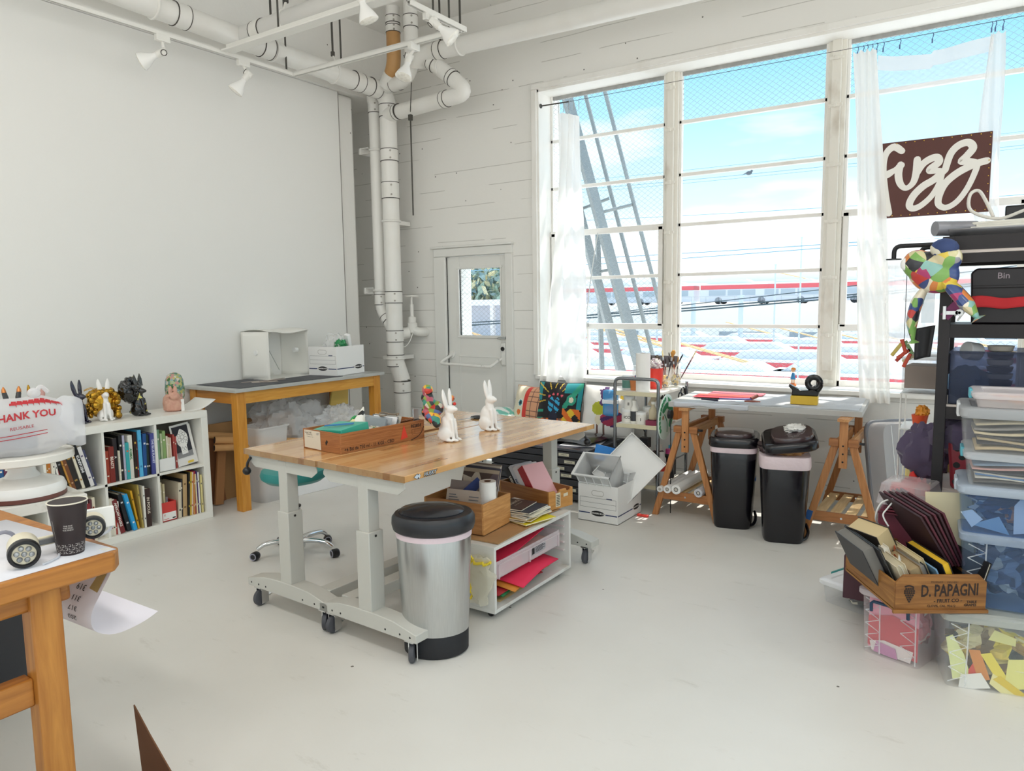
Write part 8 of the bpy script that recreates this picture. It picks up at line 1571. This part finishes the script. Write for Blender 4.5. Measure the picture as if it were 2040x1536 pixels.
def fp(x, y, z): return Vector((-.289, 3.088, .3085))+rotm(0, 0, A33) @ Vector((x, y, z))
def cbook(label, x, y, th, L_, H_, c, tilt, pc=None, yaw=0, pitch=0, z=.012, name='book', cat='book'):
    """book standing on its spine edge: thickness along x, length along y, tilted to the left"""
    t = thing(name, label, cat, fp(x, y, z), rot=Euler((math.radians(pitch), math.radians(tilt), A33+math.radians(yaw))))
    cm = cmat(c, .55)
    ob('cover', MB().b2((0, 0, 0), (.003, L_, H_)).b2((th-.003, 0, 0), (th, L_, H_)).b2((.003, 0, 0), (th-.003, L_, .003)), cm, t)
    ob('page_block', MB().b2((.003, .004, .003), (th-.003, L_-.004, H_-.005)), cmat(pc, .85) if pc else pages, t); return t
cbook('thick grey hardback with dark cover at the left of the fruit crate', .018, .14, .05, .27, .205, '#2c2b2e', -26, '#7d7a75')
cbook('thin black folder leaning over the left books in the fruit crate', .075, .10, .008, .33, .225, '#2a2a2c', -26)
cbook('cream book with torn pages in the front left of the fruit crate', .09, .05, .035, .20, .165, '#d9cdb2', -24, '#c9bda0')
cbook('brown bundle of old pages in the fruit crate', .13, .04, .045, .20, .155, '#8f7657', -24, '#a8926e')
cbook('white card book standing in the middle of the fruit crate', .112, .20, .022, .20, .19, '#e9e4d8', -22, '#e6e0d2')
cbook('dark bound journal with grey pages in the fruit crate', .175, .06, .03, .22, .16, '#2b2e34', -24, '#8d8a84')
cbook('thin cream book behind the dark journal in the fruit crate', .20, .09, .022, .22, .18, '#d2c29e', -24, '#cbb98f')
cbook('light blue paper folder in the fruit crate', .235, .03, .006, .21, .165, '#7fa9c9', -26)
cbook('black portfolio with bright yellow edge at the right of the fruit crate', .25, .02, .03, .28, .185, '#141214', -22, '#e3b52a')
cbook('wide black portfolio leaning out of the right of the fruit crate', .31, .02, .012, .34, .185, '#120f11', 16)
cbook('thick tan dictionary with thumb index across the back of the fruit crate', .14, .27, .075, .17, .245, '#3b3430', -30, '#d2bd92', 20)
for i, (x, y, c, nm) in enumerate(((.06, .05, '#efece4', 'white'), (.105, .18, '#c0502f', 'rust'), (.05, .16, '#d6cdb4', 'cream'))): tag(ob('loose_paper', MB().grid(lambda u, v: fp(x+.05*u-.03*v, y+.10*u, .12+.05*v+.012*math.sin(u*5+v*3)), 8, 6), cmat(c, .8), solid=.001), f'{nm} loose paper poking out between books in the fruit crate', 'paper')
mar = '#5a2430'
for i in range(6):
    a = -.06+.028*i
    t = thing('accordion_file', 'maroon expanding file leaning across the back right of the fruit crate', 'file', fp(.285+.012*i, .15, .128), rot=Euler((math.radians(4), math.radians(-33+1.5*i), A33)), group='maroon expanding files in the crate')
    ob('sleeve', MB().b2((0, 0, 0), (.008, .33, .25)), cmat(mar if i % 2 else '#3a1f24', .6), t); ob('sheet', MB().b2((.0085, .01, .01), (.0105, .32, .238)), cmat('#d9cfbf', .8), t)
for i in range(3): tag(ob('maroon_folder', MB().box((-.31, 3.66, .578+.014*i), (.19-.01*i, .26, .008), rotm(0, 0, -.1+.06*i)), cmat('#7d2f3e' if i % 2 else '#692636', .6), bevel=.001), f'{("lowest", "middle", "top")[i]} maroon folder lying flat under the upturned clear tray', 'folder')
tag(ob('maroon_box', MB().b2((-.42, 3.58, 0), (-.20, 3.80, .572)), mat('maroon_carton', '#7f3a4a', .6), bevel=.004), 'dull maroon carton behind the fruit crate supporting the folders', 'carton')
t = thing('clear_tray', 'upturned clear tray on the maroon folders behind the crate', 'tray', (-.305, 3.67, .613), math.radians(-8)); ob('tray', rbox(MB(), [(.115, .13, 0), (.112, .127, .02), (.10, .115, .085), (.09, .105, .09)], 7), clear('tray_clear', '#f0e6e8', .28, .12), t, ang=40)
t = thing('cream_folder', 'thick cream document folder standing behind the maroon files', 'folder', (-.215, 3.47, .46), rot=(math.radians(-10), math.radians(-3), math.radians(10))); ob('cover', MB().b2((0, 0, 0), (.17, .006, .245)), mat('cream_card', '#e6d9b4', .7), t, bevel=.001)
for i in range(4): ob('sheet', MB().b2((.004*i+.02, .008+.007*i, 0), (.178+.006*i, .011+.007*i, .24)), cmat('#efe8d8' if i % 2 else '#d6c48f', .8), t)
t = thing('pink_panel', 'dull pink punched plastic panel between trestle and fruit crate', 'panel', (-.555, 3.70, .335), rot=(math.radians(-28), 0, math.radians(-16))); ob('panel', MB().b2((0, 0, 0), (.20, .008, .14)), mat('dusty_pink_plastic', '#b97f8d', .5), t, bevel=.004)
o = MB()
for r_ in range(5):
    for c_ in range(5): o.b2((.03+.03*c_+.008*(r_ % 2), -.0012, .02+.023*r_), (.048+.03*c_+.008*(r_ % 2), .0005, .030+.023*r_))
ob('slots', o, mat('slot_pale', '#ecdde0', .6), t)['kind'] = 'stuff'
tag(ob('storage_box', MB().b2((-.56, 3.62, .122), (-.43, 3.80, .33)), mat('plum_carton', '#4a2832', .6), bevel=.004), 'plum carton standing under the pink panel', 'carton')
tag(ob('white_cord', MB().tube(spline([(-.40, 3.56, .50), (-.42, 3.50, .56), (-.40, 3.50, .63), (-.35, 3.50, .655), (-.37, 3.47, .62), (-.385, 3.45, .59), (-.36, 3.43, .55)], 6), .0035, 6), white_plastic), 'white cord looping over the maroon files', 'cord')  # plain white cord
